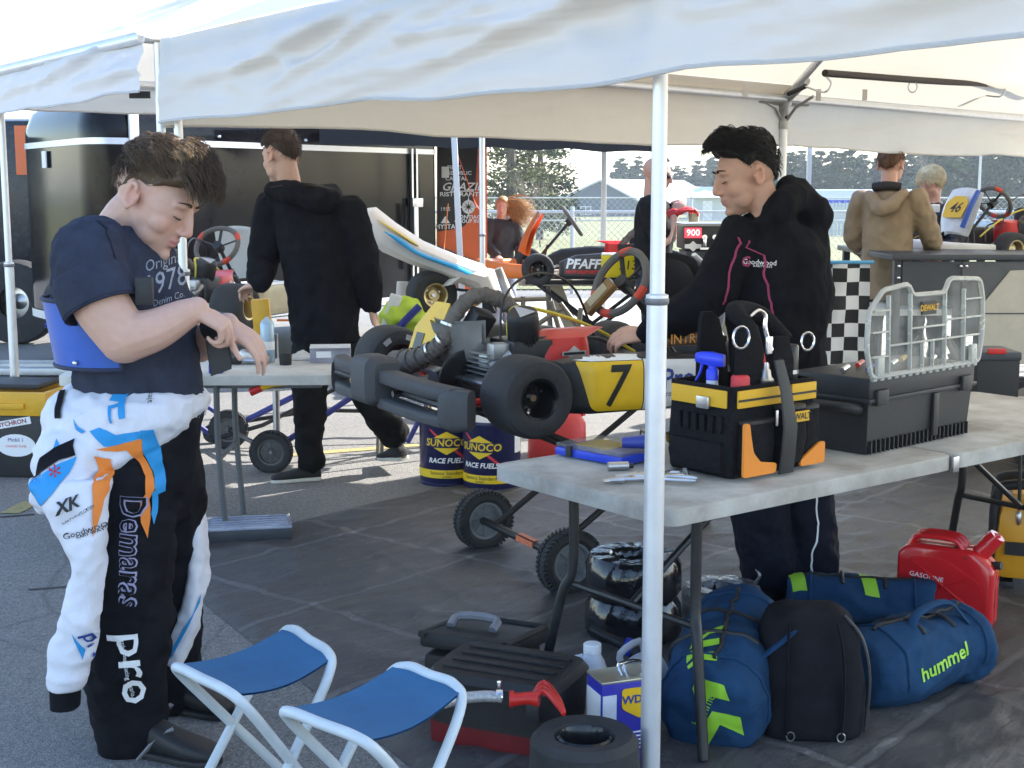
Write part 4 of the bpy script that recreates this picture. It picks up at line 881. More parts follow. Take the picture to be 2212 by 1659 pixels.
# ---- nose-up kart with long white fairing
y0=8.15
th=Th('racing_kart','tilted kart with long white and blue fairing and a gold rimmed wheel','kart',V((*P(930,640,y0).xy,0)))
KWHT=mat('kart_white',(.68,.64,.62),.4,var=.06)
rg=[]
for (u,v,hh,wd) in((783,462,.035,.08),(800,478,.085,.14),(840,512,.09,.18),(900,545,.07,.2),(970,572,.06,.22),(1030,596,.07,.2),(1062,612,.03,.12)): 
    rg.append((P(u,v,y0+.1),(.035,.0,hh*1.0),(0,wd,0)))
fa=th.part('side_fairing',B().loft(rg,16,None,.7),KWHT,world=True)
th.part('blue_stripe',B().tube([P(830,500,y0-.12),P(862,519,y0-.12),P(905,548,y0-.13),P(985,578,y0-.13),P(1040,603,y0-.12)],[.006,.03,.022,.03,.015],8,k=4,flat=.5),CYAN,fa,world=True)
th.part('yellow_stripe',B().tube([P(815,474,y0-.06),P(850,496,y0-.08),P(890,522,y0-.08),P(905,531,y0-.08)],[.006,.016,.016,.005],8,k=3,flat=.4),mat('stripe_yellow',(.7,.5,.08),.45),fa,world=True)
th.part('grey_stripe',B().tube([P(905,532,y0-.05),P(950,553,y0-.06),P(1010,580,y0-.06)],[.005,.02,.01],8,k=3,flat=.4),mat('stripe_grey',(.3,.3,.3),.5),fa,world=True)
th.part('nose_cone',B().loft([(P(985,610,y0),(.09,0,.02),(0,.15,0)),(P(1010,590,y0),(.11,0,.03),(0,.2,0)),(P(1042,600,y0),(.07,0,.05),(0,.18,0)),(P(1075,650,y0),(.03,0,.03),(0,.1,0))],14,None,.8),KWHT,world=True)
th.part('white_fin',B().loft([(P(872,640,y0+.2),(.05,0,.02),(0,.02,0)),(P(868,608,y0+.2),(.03,0,.0),(0,.015,0)),(P(905,632,y0+.2),(.05,0,.04),(0,.02,0))],10),KWHT,world=True)
cw=th.inv@P(932,636,y0); wheel(th,cw,.142,.2,.068,GOLD,.35,label=[-1.2,-.85])
th.part('knuckle',B().loft([(P(975,672,y0-.05),(.03,0,.03),(0,.03,0)),(P(1010,660,y0),(.06,0,.05),(0,.03,0)),(P(1045,650,y0),(.04,0,.03),(0,.03,0))],10),mat('bronze_part',(.3,.17,.06),.4,.6,var=.3),world=True)
th.part('caliper',B().box(P(1058,655,y0),(.09,.1,.12),None,.02),BLK,world=True)
th.part('frame_rail',B().tube([P(855,700,y0),P(880,688,y0),P(920,672,y0),P(990,660,y0+.1)],.04,10,k=3),RED,world=True); th.part('frame_rail',B().tube([P(858,668,y0+.2),P(900,665,y0+.2),P(960,668,y0+.3)],.022,10),RED,world=True)
for pts in([(848,648),(880,640),(950,615)],[(868,650),(890,690),(905,705)],[(895,690),(935,676),(990,665)],[(912,640),(915,615),(940,608),(955,612)],[(995,590),(985,615),(975,640)]): th.part('tie_rod',B().tube([P(u,v,y0+.02) for u,v in pts],.011,6,k=3),STEEL,world=True)
th.part('black_hose',B().tube([P(985,625,y0-.05),P(1030,632,y0-.08),P(1055,650,y0-.08),P(1068,672,y0-.06)],.009,6,k=4),BTUBE,world=True)
for sx,(a,c) in enumerate((((880,720),(1010,905)),((1000,720),(880,905)))): th.part('stand_leg',B().tube([P(*a,y0),V((P(*c,y0).x,y0,.03))],.016,8),BT,world=True)
# ---- numbered kart on bench at the right
yk=10.6; MK=MX.Translation(V((P(2130,540,yk).x+.72,yk+.35,.985)))@MX.Rotation(pi+.42,4,'Z')
th=Th('racing_kart','white and blue kart with yellow number 46 nose plate on a dark bench','kart',M=MK)
KB=mat('kart_blue',(.03,.09,.4),.35)
kart(th,WHT,KB,WHT,STEEL,GOLD,True,True,0,frame((.72,0,.47),(.1,.9,.3),(-.75,0,.6)),None,mat('kart_white2',(.7,.72,.75),.35),None)
Mn=frame((1.115,.02,.425),(0,1,0),(.9,0,.45)); th.part('number_plate',B().prism(roundpoly([(-.1,-.08),(.1,-.08),(.12,.04),(.06,.1),(-.06,.1),(-.12,.04)],.015),.004,Mn),YEL)
th.text('46',.12,Mn@MX.Translation((0,.0,.006)),BLKP,shear=.3,bold=.01)
th.part('blue_edge',B().tube([(1.02,.15,.55),(1.1,.17,.45),(1.16,.15,.28)],.02,8,k=3),KB); th.part('action_camera',B().box((1.12,-.2,.42),(.05,.06,.06),None,.008),WHT)
# ================================================================= folding table in front
TOP=mat('table_plastic',(.2,.17,.14),.55,var=.25,scale=3.2,bump=.1,bscale=120,col2=(.56,.55,.52))
TZ=.74
pa=G(1448,1104,TZ); pb=G(2212,953,TZ); e1=(pb-pa); e1.z=0; e1.normalize(); e2=V((-e1.y,e1.x,0))
TM=MX((e1,e2,V((0,0,1)))).transposed().to_4x4(); TM.translation=V((pa.x,pa.y,0))
th=Th('folding_table','long white plastic folding table with stained top and black legs','table',M=TM)
LT,WT=2.44,.76
def tabletop(th,L0,L1,W,z,mt,t=.045,r=.05,name='table_top'):
    pts=roundpoly([(L0,0),(L1,0),(L1,W),(L0,W)],r,5)
    q=B(); n=len(pts); cx=(L0+L1)/2; cy=W/2
    lv=[(1,z-t),(1.0,z-.008),(.997,z-.002),(.99,z)]
    for k,zz in lv: q.v+=[V((cx+(x-cx)*(1-(1-k)*.76/(L1-L0)),cy+(y-cy)*k,zz)) for x,y in pts]
    for i in range(len(lv)-1):
        for j in range(n): q.f.append((i*n+j,i*n+(j+1)%n,(i+1)*n+(j+1)%n,(i+1)*n+j))
    q.f.append(tuple(range(n))); q.f.append(tuple(3*n+j for j in range(n)))
    return th.part(name,q,mt)
t1=tabletop(th,0,1.218,WT,TZ,TOP); t2=tabletop(th,1.222,LT,WT,TZ,TOP)
th.part('hinge',B().box((1.22,.0,TZ-.03),(.03,.012,.05),None,.004),STEEL,t1)
for x0,sg in((.22,1),(LT-.22,-1)):
    for y in(.12,WT-.12):
        th.part('leg',B().tube([(x0,y,TZ-.04),(x0,y,.42),(x0-.02*sg,y-(.05 if y<.3 else -.05)*.6,.32),(x0-.05*sg,y+(-.09 if y<.3 else .09),.02)],.0155,10,k=5),BTUBE)
    th.part('leg_brace',B().tube([(x0,.12,.36),(x0,WT-.12,.36)],.011,8),BTUBE); th.part('leg_brace',B().tube([(x0,.12,TZ-.06),(x0,WT-.12,TZ-.06)],.0155,8),BTUBE)
    th.part('support_strut',B().tube([(x0,WT/2,.36),(x0+.33*sg,WT/2,.58)],.011,8).tube([(x0+.32*sg,WT/2,.575),(x0+.58*sg,WT/2,TZ-.05)],.014,8),BTUBE)
    th.part('strut_pivot',B().box((x0+.33*sg,WT/2,.58),(.07,.04,.03),MX.Identity(4),.005),BLK)
def T(u,v,dz=0): return G(u,v,TZ+dz)
# ---- tool bag
DW=mat('tool_bag_fabric',(.011,.011,.013),.85,spec=.15,var=.3,scale=60,bump=.5,bscale=260); DY=mat('bag_yellow',(.72,.40,.02),.6,var=.06); DO=mat('bag_orange',(.75,.24,.02),.55,var=.06)
f0=T(1578,1038); fr=T(1762,1003); x_=(fr-f0); x_.z=0; wB=.36; x_.normalize(); y_=V((-x_.y,x_.x,0)); MB=MX((x_,y_,V((0,0,1)))).transposed().to_4x4(); MB.translation=f0+V((0,0,.002))
th=Th('tool_bag','open black tool bag with yellow band and orange corner patches','tool bag',M=MB)
dB,hB=.25,.26
q=B()
pts=roundpoly([(0,0),(wB,0),(wB,dB),(0,dB)],.018,3); n=len(pts)
inn=roundpoly([(.012,.012),(wB-.012,.012),(wB-.012,dB-.012),(.012,dB-.012)],.014,3)
for z,o in((0,.006),(.01,0),(.09,-.006),(.2,.002),(hB,0)): q.v+=[V((wB/2+(x-wB/2)*(1-o*4),dB/2+(y-dB/2)*(1-o*4),z)) for x,y in pts]
for z in(hB,.05): q.v+=[V((x,y,z)) for x,y in inn]
for i in range(6):
    for j in range(n): q.f.append((i*n+j,i*n+(j+1)%n,(i+1)*n+(j+1)%n,(i+1)*n+j))
q.f.append(tuple(range(n))); q.f.append(tuple(6*n+j for j in range(n)))
th.part('body',q,DW)
th.part('yellow_band',B().box((wB*.33,-.004,.225),(wB*.56,.008,.05),None,.003),DY); th.part('yellow_band',B().box((wB*.83,-.004,.225),(wB*.3,.008,.05),None,.003),DY); th.part('yellow_band',B().box((-.004,dB*.5,.225),(.008,dB*.86,.05),None,.003),DY)
th.part('webbing',B().box((wB*.33,-.009,.222),(wB*.56,.004,.006)).box((wB*.83,-.009,.222),(wB*.3,.004,.006)),BLK)
pk=[]
for (x,w,z,h,dpt) in((.09,.13,.09,.13,.035),(.225,.10,.105,.16,.05),(.315,.075,.1,.15,.03)):
    p_=th.part('pocket',B().loft([((x,-.002,z-h/2),(w/2*.95,0,0),(0,dpt*.7,0)),((x,-.002,z),(w/2,0,0),(0,dpt,0)),((x,-.002,z+h/2),(w/2*.96,0,0),(0,dpt*.85,0))],20,None,.45),DW)
    th.part('pocket_hem',B().loft([((x,-.002,z+h/2),(w/2*.98,0,0),(0,dpt*.9,0)),((x,-.002,z+h/2+.01),(w/2*.98,0,0),(0,dpt*.9,0))],20,None,.45),BLK,p_)
th.part('side_pocket',B().loft([((-.003,dB*.5,.015),(0,.1,0),(.02,0,0)),((-.003,dB*.5,.06),(0,.105,0),(.03,0,0)),((-.003,dB*.5,.1),(0,.1,0),(.022,0,0))],20,None,.45),DW)
for k in range(6): th.part('tool_loop',B().box((-.006,.04+k*.032,.15),(.014,.02,.05),None,.005),DW)
th.part('corner_patch',B().prism(roundpoly([(0,.012),(.135,.012),(.138,.04),(.07,.05),(.04,.08),(.028,.13),(.022,.165),(0,.165)],.01),.008,MX(((1,0,0,-.002),(0,0,1,-.05),(0,1,0,0),(0,0,0,1)))),DO)
th.part('corner_patch',B().prism(roundpoly([(.255,.012),(.362,.012),(.362,.075),(.34,.075),(.3,.055),(.255,.03)],.008),.008,MX(((1,0,0,0),(0,0,1,-.038),(0,1,0,0),(0,0,0,1)))),DO)
th.part('label_patch',B().box((.232,-.056,.165),(.062,.004,.03)),DY); th.text('WALT',.026,MX(((1,0,0,.232),(0,0,-1,-.0595),(0,1,0,.165),(0,0,0,1))),BLKP,bold=.02)
th.part('strap',B().loft([((.155,-.03,.33),(.02,0,0),(0,.004,0)),((.168,-.05,.24),(.024,0,0),(0,.004,0)),((.172,-.065,.14),(.03,0,0),(0,.005,0)),((.17,-.06,.05),(.03,0,0),(0,.006,0)),((.175,-.05,.005),(.032,0,0),(0,.006,0))],10,None,.5),BLK)
# padded handle lobes with snap hooks
for y,zz in((.05,.0),(dB-.05,.01)):
    th.part('handle_panel',B().loft([((.13,y,.2),(.07,0,0),(0,.012,0)),((.125,y,.33),(.062,0,0),(0,.014,0)),((.11,y,.42+zz),(.04,0,0),(0,.014,0)),((.1,y,.445+zz),(.02,0,0),(0,.012,0))],16,None,.7),DW)
    th.part('handle_panel',B().loft([((.27,y,.2),(.06,0,0),(0,.012,0)),((.265,y,.31),(.05,0,0),(0,.014,0)),((.25,y,.385+zz),(.03,0,0),(0,.014,0))],16,None,.7),DW)
th.part('handle_grip',B().tube([(.1,.05,.43),(.14,dB/2,.46),(.25,dB/2,.44),(.3,.06,.37)],[.02,.03,.028,.018],12,k=4),DW)
def ring(th,c,r,t,ax,mt,par=None,name='ring'):
    M=frame(c,ax); pts=[M@V((0,r*cos(a),r*sin(a)*1.2)) for a in [i*pi/7 for i in range(14)]]; return th.part(name,B().tube(pts,t,6,close=True),mt,par)
ring(th,(.03,.0,.4),.026,.0035,(.3,1,0),CHROME); ring(th,(.315,.0,.37),.022,.0035,(.3,1,0),CHROME)
th.part('snap_hook',B().tube([(.045,-.02,.46),(.075,-.022,.475),(.1,-.024,.46),(.1,-.024,.425),(.115,-.024,.39),(.13,-.024,.36)],[.004,.005,.006,.007,.006,.006],8,k=4),CHROME)
th.part('buckle',B().box((.115,-.028,.375),(.02,.012,.05),MX.Identity(4),.004),CHROME); th.part('metal_clip',B().box((-.012,.1,.21),(.01,.05,.035),None,.004),STEEL); th.part('zip_pull',B().box((.125,-.055,.17),(.008,.006,.045),None,.002),STEEL)
BAGP=lambda x,y,z: MB@V((x,y,z))
# items standing in the bag
def lathe_solo(name,prof,base,mt,label,cat,n=22,extra=None,group=None,tilt=None):
    t=Th(name,label,cat,M=MX.Translation(base)@(tilt or MX.Identity(4)),group=group); t.part('body',B().lathe(prof,None,n),mt)
    if extra: extra(t)
    return t
BLUSP=mat('spray_blue',(.03,.06,.75),.3,var=.05); CLOUD=mat('bottle_plastic',(.6,.63,.68),.35,var=.05)
def spray_head(t):
    t.part('collar',B().lathe([(.016,.205),(.018,.205),(.018,.232),(.012,.24)],None,16),BLUSP)
    t.part('trigger_head',B().loft([((-.035,0,.262),(0,.014,0),(0,0,.018)),((.0,0,.265),(0,.017,0),(0,0,.022)),((.035,0,.268),(0,.013,0),(0,0,.018)),((.05,0,.268),(0,.009,0),(0,0,.012))],12,None,.6).tube([(0,0,.23),(0,0,.26)],.013,10),BLUSP); t.part('trigger',B().tube([(.03,0,.255),(.036,0,.225),(.05,0,.2)],[.008,.007,.004],8,k=3,flat=.6),BLUSP)
lathe_solo('spray_bottle',[(0,0),(.032,0),(.036,.01),(.036,.13),(.03,.165),(.018,.19),(.016,.21),(0,.21)],BAGP(.055,.13,.06),CLOUD,'blue trigger spray bottle standing in the tool bag','bottle',extra=spray_head,tilt=MX.Rotation(2.7,4,'Z'))
def redcap(t): t.part('cap',B().lathe([(.024,.205),(.028,.207),(.027,.25),(.022,.256),(0,.257)],None,20),mat('cap_red',(.62,.05,.06),.4)); t.part('shoulder',B().lathe([(.033,.19),(.033,.2),(.024,.207)],None,20,False),WHT)
lathe_solo('aerosol_can',[(0,0),(.032,0),(.033,.005),(.033,.195),(.026,.206),(0,.207)],BAGP(.075,.04,.03),WHT,'aerosol can with a red cap in the tool bag','can',extra=redcap)
def gun(t): t.part('nozzle',B().lathe([(.02,.2),(.024,.21),(.026,.235),(.018,.245),(.016,.262),(.01,.268),(.008,.285),(0,.286)],None,18),STEEL); t.part('red_trigger',B().tube([(0,0,.26),(-.012,0,.31),(-.02,0,.33)],.008,8),RED)
lathe_solo('air_chuck',[(0,0),(.028,0),(.03,.005),(.03,.19),(.022,.2),(0,.2)],BAGP(.18,.04,.03),STEEL,'chrome nozzled gun with red trigger in the tool bag','tool',extra=gun)
lathe_solo('aerosol_can',[(0,0),(.031,0),(.032,.005),(.032,.24),(.0325,.245),(.0325,.32),(.03,.325),(0,.326)],BAGP(.31,.07,.03),mat('can_black',(.02,.02,.022),.35,var=.1),'black spray can with tall cap beside the bag handle','can',extra=lambda t:t.part('cap_ring',B().lathe([(.033,.24),(.0335,.24),(.0335,.252),(.033,.252)],None,22,False),STEEL))
# ---- big tool box with clear lid
TB=mat('tool_box_black',(.02,.02,.022),.5,var=.15,bump=.15,bscale=220)
g0=T(1872,986); gr=T(2104,934); x_=(gr-g0); x_.z=0; x_.normalize(); y_=V((-x_.y,x_.x,0)); MT=MX((x_,y_,V((0,0,1)))).transposed().to_4x4(); MT.translation=g0+V((0,0,.002))
th=Th('tool_box','large black plastic tool box with its clear organiser lid open','tool box',M=MT)
wT,dT,hT=.60,.27,.165
th.part('body',B().add([(x*(wT-.02*(1-k))+.01*(1-k),y*(dT-.02*(1-k))+.01*(1-k),k*hT) for k in(0,1) for x,y in((0,0),(1,0),(1,1),(0,1))],[(3,2,1,0),(4,5,6,7),(0,1,5,4),(1,2,6,5),(2,3,7,6),(3,0,4,7)]),TB,smooth=False)
th.part('upper_tray',B().box((wT/2,dT/2,hT+.04),(wT+.012,dT+.012,.07),None,.01).box((wT/2,dT/2,hT+.004),(wT+.024,dT+.024,.014),None,.004),TB)
for k in range(24): th.part('foot_rib',B().box((.02+k*.0243,.002,.022),(.005,.012,.04)),TB)
for x in(.05,wT-.06): th.part('latch',B().box((x,-.012,hT+.012),(.06,.018,.05),None,.006),TB)
th.part('centre_rib',B().box((wT*.62,-.004,.09),(.03,.012,.14),None,.004),TB)
th.part('side_handle',B().tube([(-.004,.03,.14),(-.05,.04,.15),(-.06,dT/2,.15),(-.05,dT-.04,.15),(-.004,dT-.03,.14)],.016,10,k=4),TB)
def clear(name,tint):
    m=bpy.data.materials.new(name); m.use_nodes=True; N=m.node_tree.nodes; L=m.node_tree.links; N.remove(N['Principled BSDF'])
    t=N.new('ShaderNodeBsdfTransparent'); t.inputs[0].default_value=(*tint,1); g=N.new('ShaderNodeBsdfPrincipled'); g.inputs['Base Color'].default_value=(.62,.62,.6,1); g.inputs['Roughness'].default_value=.12
    n=N.new('ShaderNodeTexNoise'); n.inputs['Scale'].default_value=9; n.inputs['Detail'].default_value=6; r=N.new('ShaderNodeMapRange'); r.inputs[1].default_value=.35; r.inputs[2].default_value=.75; r.inputs[3].default_value=.05; r.inputs[4].default_value=.3
    tc=N.new('ShaderNodeTexCoord'); L.new(tc.outputs['Object'],n.inputs[0]); L.new(n.outputs[0],r.inputs[0])
    x=N.new('ShaderNodeMixShader'); L.new(r.outputs[0],x.inputs[0]); L.new(t.outputs[0],x.inputs[1]); L.new(g.outputs[0],x.inputs[2]); L.new(x.outputs[0],N['Material Output'].inputs[0]); MATS[name]=m; return m
CLR=clear('clear_lid',(.9,.9,.88)); CLE=mat('clear_rib',(.62,.62,.58),.25,var=.1,trans=.35)
ML=MT@MX.Translation((wT/2,-.004,hT+.078))@MX.Rotation(R(88),4,'X')@MX.Diagonal((1,1,1,1)); ML=MT.inverted()@ML
hl=.27
op=[(-.31,0),(.31,0),(.335,.09),(.335,.21),(.315,.272),(.125,.282),(.098,.238),(-.088,.238),(-.11,.275),(-.25,.262),(-.325,.2),(-.335,.09)]
lid=th.part('lid',B().prism(roundpoly(op,.02,3),.004,ML),CLR,smooth=False)
rim=[ML@V((x,y,.008)) for x,y in roundpoly(op,.02,3)]; th.part('lid_rim',B().tube(rim,.0085,6,close=True),CLE,lid)
for x in(-.22,-.1,.1,.215): th.part('lid_rib',B().box((x,.125,.008),(.007,.24,.014),ML,.002),CLE,lid)
for x0,x1,y in((-.31,-.22,.06),(-.31,-.22,.135),(-.3,-.22,.2),(-.22,.31,.09),(.1,.33,.15),(-.1,.1,.135),(.215,.33,.21)): th.part('lid_rib',B().box(((x0+x1)/2,y,.008),(x1-x0,.006,.012),ML,.002),CLE,lid)
for x in(-.03,.03): th.part('lid_rib',B().box((x,.045,.008),(.006,.09,.012),ML,.002),CLE,lid)
for x in(-.27,.27): th.part('lid_latch',B().box((x,.03,.012),(.035,.06,.014),ML,.004),CLE,lid)
for k in range(16): th.part('hinge_lug',B().box((-.29+k*.0387,-.006,.004),(.022,.016,.014),ML,.003),CLE,lid)
th.part('lid_badge',B().box((0,.195,.012),(.085,.042,.004),ML),BLKP,lid); Mt=ML@MX.Translation((0,.195,.0145)); 
th.part('lid_badge_face',B().box((0,.195,.0143),(.078,.034,.002),ML),BLKP,lid); th.text('DEWALT',.026,Mt@MX.Translation((0,0,.002)),DY,lid,bold=.03)
for k,(x,y,c) in enumerate(((.06,.12,STEEL),(.14,.08,BLU),(.2,.16,RED),(.3,.1,STEEL),(.42,.14,YEL),(.5,.08,STEEL))): th.part('tray_item',B().cyl((x-.03,y,hT+.085),(x+.03,y+.02,hT+.09),.008,n=8),c)
# ---- blue organiser case, pliers, sunglasses on the table
ORGA=T(1200,985); g1=T(1345,1012); x_=(g1-ORGA); x_.z=0; x_.normalize(); 
MO=MX((x_,V((-x_.y,x_.x,0)),V((0,0,1)))).transposed().to_4x4(); MO.translation=ORGA+V((0,0,.003))
th=Th('organiser_case','flat blue organiser case with clear lid on the white table','case',M=MO)
th.part('tray',B().box((.13,.1,.014),(.27,.2,.026),None,.008),BLU); ol=th.part('lid',B().box((.13,.1,.034),(.265,.195,.012),None,.005),clear('case_lid',(.85,.85,.8)))
th.part('contents',B().box((.09,.12,.0285),(.13,.12,.003)),mat('ochre_insert',(.4,.28,.06),.6)); th.part('latch',B().box((.06,-.004,.022),(.022,.012,.034),None,.003),BLK)
th.part('blue_tool',B().tube([(.2,.08,.055),(.26,.12,.06),(.3,.13,.055)],[.016,.022,.014],10),mat('grip_navy',(.03,.05,.3),.4))
def pliers(u,v,ang,label):
    t=Th('pliers',label,'pliers',M=MX.Translation(T(u,v,.006))@MX.Rotation(ang,4,'Z'))
    t.part('jaws',B().tube([(-.06,0,.004),(0,.004,.006)],[.004,.012],8).tube([(-.06,.004,.006),(0,-.004,.006)],[.004,.012],8),STEEL)
    for s in(1,-1): t.part('handle',B().tube([(0,0,.006),(.05,s*.022,.008),(.11,s*.02,.008),(.13,s*.016,.008)],[.007,.006,.007,.005],8,k=3),STEEL)
    return t
pliers(1345,1040,.4,'steel pliers lying by the pole on the white table'); pliers(1375,1032,.15,'steel locking pliers crossing the bunch of tools on the table'); pliers(1405,1036,-.3,'small pliers with dark grips beside the tool bag')
th=Th('wrench_set','ring of small steel wrenches beside the tool bag','wrenches',T(1440,1030))
for k in range(5): th.part('wrench',B().tube([(-.05+.004*k,-.01*k,.005+.003*k),(.05,.012*k-.02,.005+.003*k)],.0045,6).lathe([(.005,-.003),(.009,-.003),(.009,.003),(.005,.003)],MX.Translation((.055,.012*k-.02,.005+.003*k)),12,False),STEEL)
th=Th('socket','dark socket lying on the table by the organiser case','tool',T(1335,1017)); th.part('body',B().cyl((-.03,0,.013),(.03,.01,.013),.013,n=14),STEEL); th.part('drive',B().cyl((.03,.01,.013),(.045,.012,.013),.008,n=10),BLK)
th=Th('sunglasses','amber tinted sunglasses standing by the tool bag','sunglasses',T(1438,972)+V((0,.05,.0)))
AMB=mat('amber_lens',(.35,.2,.02),.08,.5,var=.2)
for s in(-1,1): th.part('lens',B().loft([((s*.032,0,.03),(.026,.0,0),(0,0,.021)),((s*.032,.004,.03),(.026,0,0),(0,0,.021))],18,None,.75),AMB)
th.part('frame',B().tube([(-.062,.01,.045),(-.03,-.002,.052),(0,.0,.044),(.03,-.002,.052),(.062,.01,.045)],.0035,6,k=3).tube([(.062,.01,.045),(.066,.08,.04),(.064,.12,.02)],.003,6).tube([(-.062,.01,.045),(-.066,.08,.04),(-.064,.12,.02)],.003,6),mat('brown_frame',(.06,.03,.015),.3))
# ================================================================= rear table and its clutter
pr=G(722,812,TZ)
th=Th('folding_table','small white folding table carrying spray cans behind the youth','table',V((pr.x-1.22,pr.y,0)),R(1.5))
tabletop(th,0,1.22,.6,TZ,mat('table_plastic_b',(.55,.53,.48),.5,var=.2,scale=6)); 
lg=G(461,1197); lx=lg.x-(pr.x-1.22)
GT=mat('grey_tube',(.1,.11,.12),.45,var=.1)
for y in(.05,.5): th.part('leg',B().tube([(lx-.03,y,TZ-.04),(lx-.03,y,.4),(lx,y-.02,.0)],.014,8,k=3),GT); th.part('leg',B().tube([(.12,y,TZ-.04),(.12,y,.0)],.014,8),GT)
th.part('leg_brace',B().cyl((lx-.03,.05,.35),(lx-.03,.5,.35),.01,n=8),GT); th.part('apron',B().box((.6,.3,TZ-.055),(1.1,.5,.02)),GT)
NAVY=mat('can_navy',(.03,.03,.35),.3,var=.08)
def T2(u,v): return G(u,v,TZ)
def can_blue(t):
    t.part('label_band',B().lathe([(.0335,.04),(.0338,.04),(.0338,.11),(.0335,.11)],None,24,False),WHT); t.part('cap',B().lathe([(.026,.218),(.026,.24),(.02,.25),(.0,.252)],None,18),BLU); t.part('nozzle',B().tube([(0,0,.245),(.03,-.005,.25),(.045,-.008,.25)],[.012,.009,.007],8),mat('nozzle_yellow',(.8,.65,.05),.4)); t.part('shield',B().lathe([(.0342,.125),(.0345,.125),(.0345,.175),(.0342,.175)],None,24,False),YEL)
lathe_solo('aerosol_can',[(0,0),(.03,0),(.033,.004),(.033,.205),(.03,.215),(.02,.222),(0,.222)],T2(467,806),NAVY,'blue aerosol can with a yellow nozzle on the rear table','can',extra=can_blue)
lathe_solo('aerosol_can',[(0,0),(.03,0),(.033,.004),(.033,.18),(.029,.19),(.02,.2),(.012,.205),(.008,.215),(0,.216)],T2(579,782),mat('can_pale',(.35,.47,.58),.3,.2,var=.12),'pale blue aerosol can without its cap on the rear table','can',extra=lambda t:t.part('label_band',B().lathe([(.0333,.06),(.0336,.06),(.0336,.1),(.0333,.1)],None,24,False),WHT))
lathe_solo('cap',[(0,0),(.026,0),(.028,.003),(.03,.05),(.027,.05),(.025,.006),(0,.006)],T2(617,788),BLK,'black plastic cap beside the pale aerosol can','cap')
th=Th('parts_box','grey cardboard parts box on the right end of the rear table','box',T2(700,783),.1); th.part('carton',B().box((.03,.04,.035),(.19,.12,.07),None,.003),mat('carton',(.3,.3,.36),.6,var=.2,scale=20)); th.part('carton_flap',B().box((.03,.02,.074),(.19,.1,.004),MX.Rotation(.06,4,'X')),mat('carton_pale',(.6,.6,.6),.6)); th.part('printed_label',B().box((0,-.022,.04),(.07,.003,.03)),WHTP)
random.seed(3)
def rag(name,c,r,mt,label):
    q=B()
    def fn(s,t):
        a=s*2*pi; rr=t*r*(1+.35*noise.noise(V((cos(a)*1.5,sin(a)*1.5,c.x*9)))); return c+V((rr*cos(a),rr*sin(a)*.7,.003+(1-t)**.7*r*.35*(1+.8*noise.noise(V((cos(a)*3*t,sin(a)*3*t,c.x*5))))))
    q.grid(28,8,fn); return solo(name,q,mt,label,'rag',ang=180)
rag('rag',T2(650,778)+V((0,.05,0)),.09,mat('rag_white',(.55,.54,.5),.9,var=.2),'crumpled pale rag between the cap and the parts box'); rag('rag',T2(760,776)+V((0,.1,0)),.07,MATS['rag_white'],'crumpled pale rag behind the bumper of the yellow kart') if False else None
th=Th('metal_bracket','dull metal bracket lying on the rear table by the youth','bracket',T2(545,787)); th.part('plate',B().box((0,.03,.03),(.14,.09,.05),MX.Rotation(.2,4,'Y'),.012),STEEL); th.part('black_foot',B().box((-.09,.0,.02),(.08,.05,.035),None,.008),BLK); th.part('rod',B().cyl((-.15,.02,.015),(.02,-.02,.02),.008,n=8),STEEL)
th=Th('hand_tool','red and yellow handled cutter on the shelf under the rear table','tool',P(565,838,6.0)); th.part('red_grip',B().tube([(-.05,0,-.02),(.0,0,0)],[.018,.016],8),RED); th.part('yellow_shank',B().tube([(0,0,0),(.05,0,.015),(.12,0,.02)],[.014,.012,.008],8),YEL); th.part('lower_bar',B().tube([(0,0,-.01),(.1,.02,-.01)],.006,6),STEEL)
# ---- yellow and black tool chest at the far left
gY=G(108,1030); th=Th('tool_chest','black tool chest with a yellow tray top and stickers behind the youth','tool chest',V((gY.x-.33,gY.y+.2,0)),R(-6))
TBX=mat('chest_black',(.018,.018,.02),.45,var=.2); th.part('body',B().box((0,0,.17),(.72,.42,.34),None,.012),TBX); YT=mat('chest_yellow',(.72,.38,.02),.4,var=.1)
th.part('tray_rim',B().box((0,-.2,.405),(.74,.03,.13),None,.01).box((0,.2,.405),(.74,.03,.13),None,.01).box((.355,0,.405),(.03,.4,.13),None,.01).box((-.355,0,.405),(.03,.4,.13),None,.01).box((0,0,.35),(.7,.4,.02)),YT)
th.part('tray_step',B().box((.1,-.222,.395),(.3,.02,.03),None,.004),YT); th.part('black_lid',B().box((.0,.0,.49),(.6,.3,.03),None,.01),BLK); th.part('white_bottle',B().lathe([(0,0),(.03,0),(.03,.08),(.012,.1),(0,.1)],MX.Translation((-.2,-.1,.37)),14),WHT)
Ms=MX(((1,0,0,.14),(0,0,-1,-.2135),(0,1,0,.24),(0,0,0,1))); th.part('sticker',B().prism([(.11*cos(a),.062*sin(a)) for a in [i*pi/12 for i in range(24)]],.002,Ms@MX.Translation((.05,-.06,0))),WHTP); th.text('Mobil 1',.03,Ms@MX.Translation((.05,-.03,.003)),mat('navy_print',(.02,.05,.25),.5)); th.text('CHASSIS TUNE',.018,Ms@MX.Translation((.05,-.065,.003)),mat('red_print',(.7,.03,.03),.5))
th.part('sticker',B().box((.04,.055,0),(.22,.04,.003),Ms@MX.Rotation(.18,4,'Z')),WHTP); th.text('MYCHRON',.035,Ms@MX.Rotation(.18,4,'Z')@MX.Translation((.04,.055,.003)),mat('dark_red_print',(.3,.03,.03),.5),bold=.02)
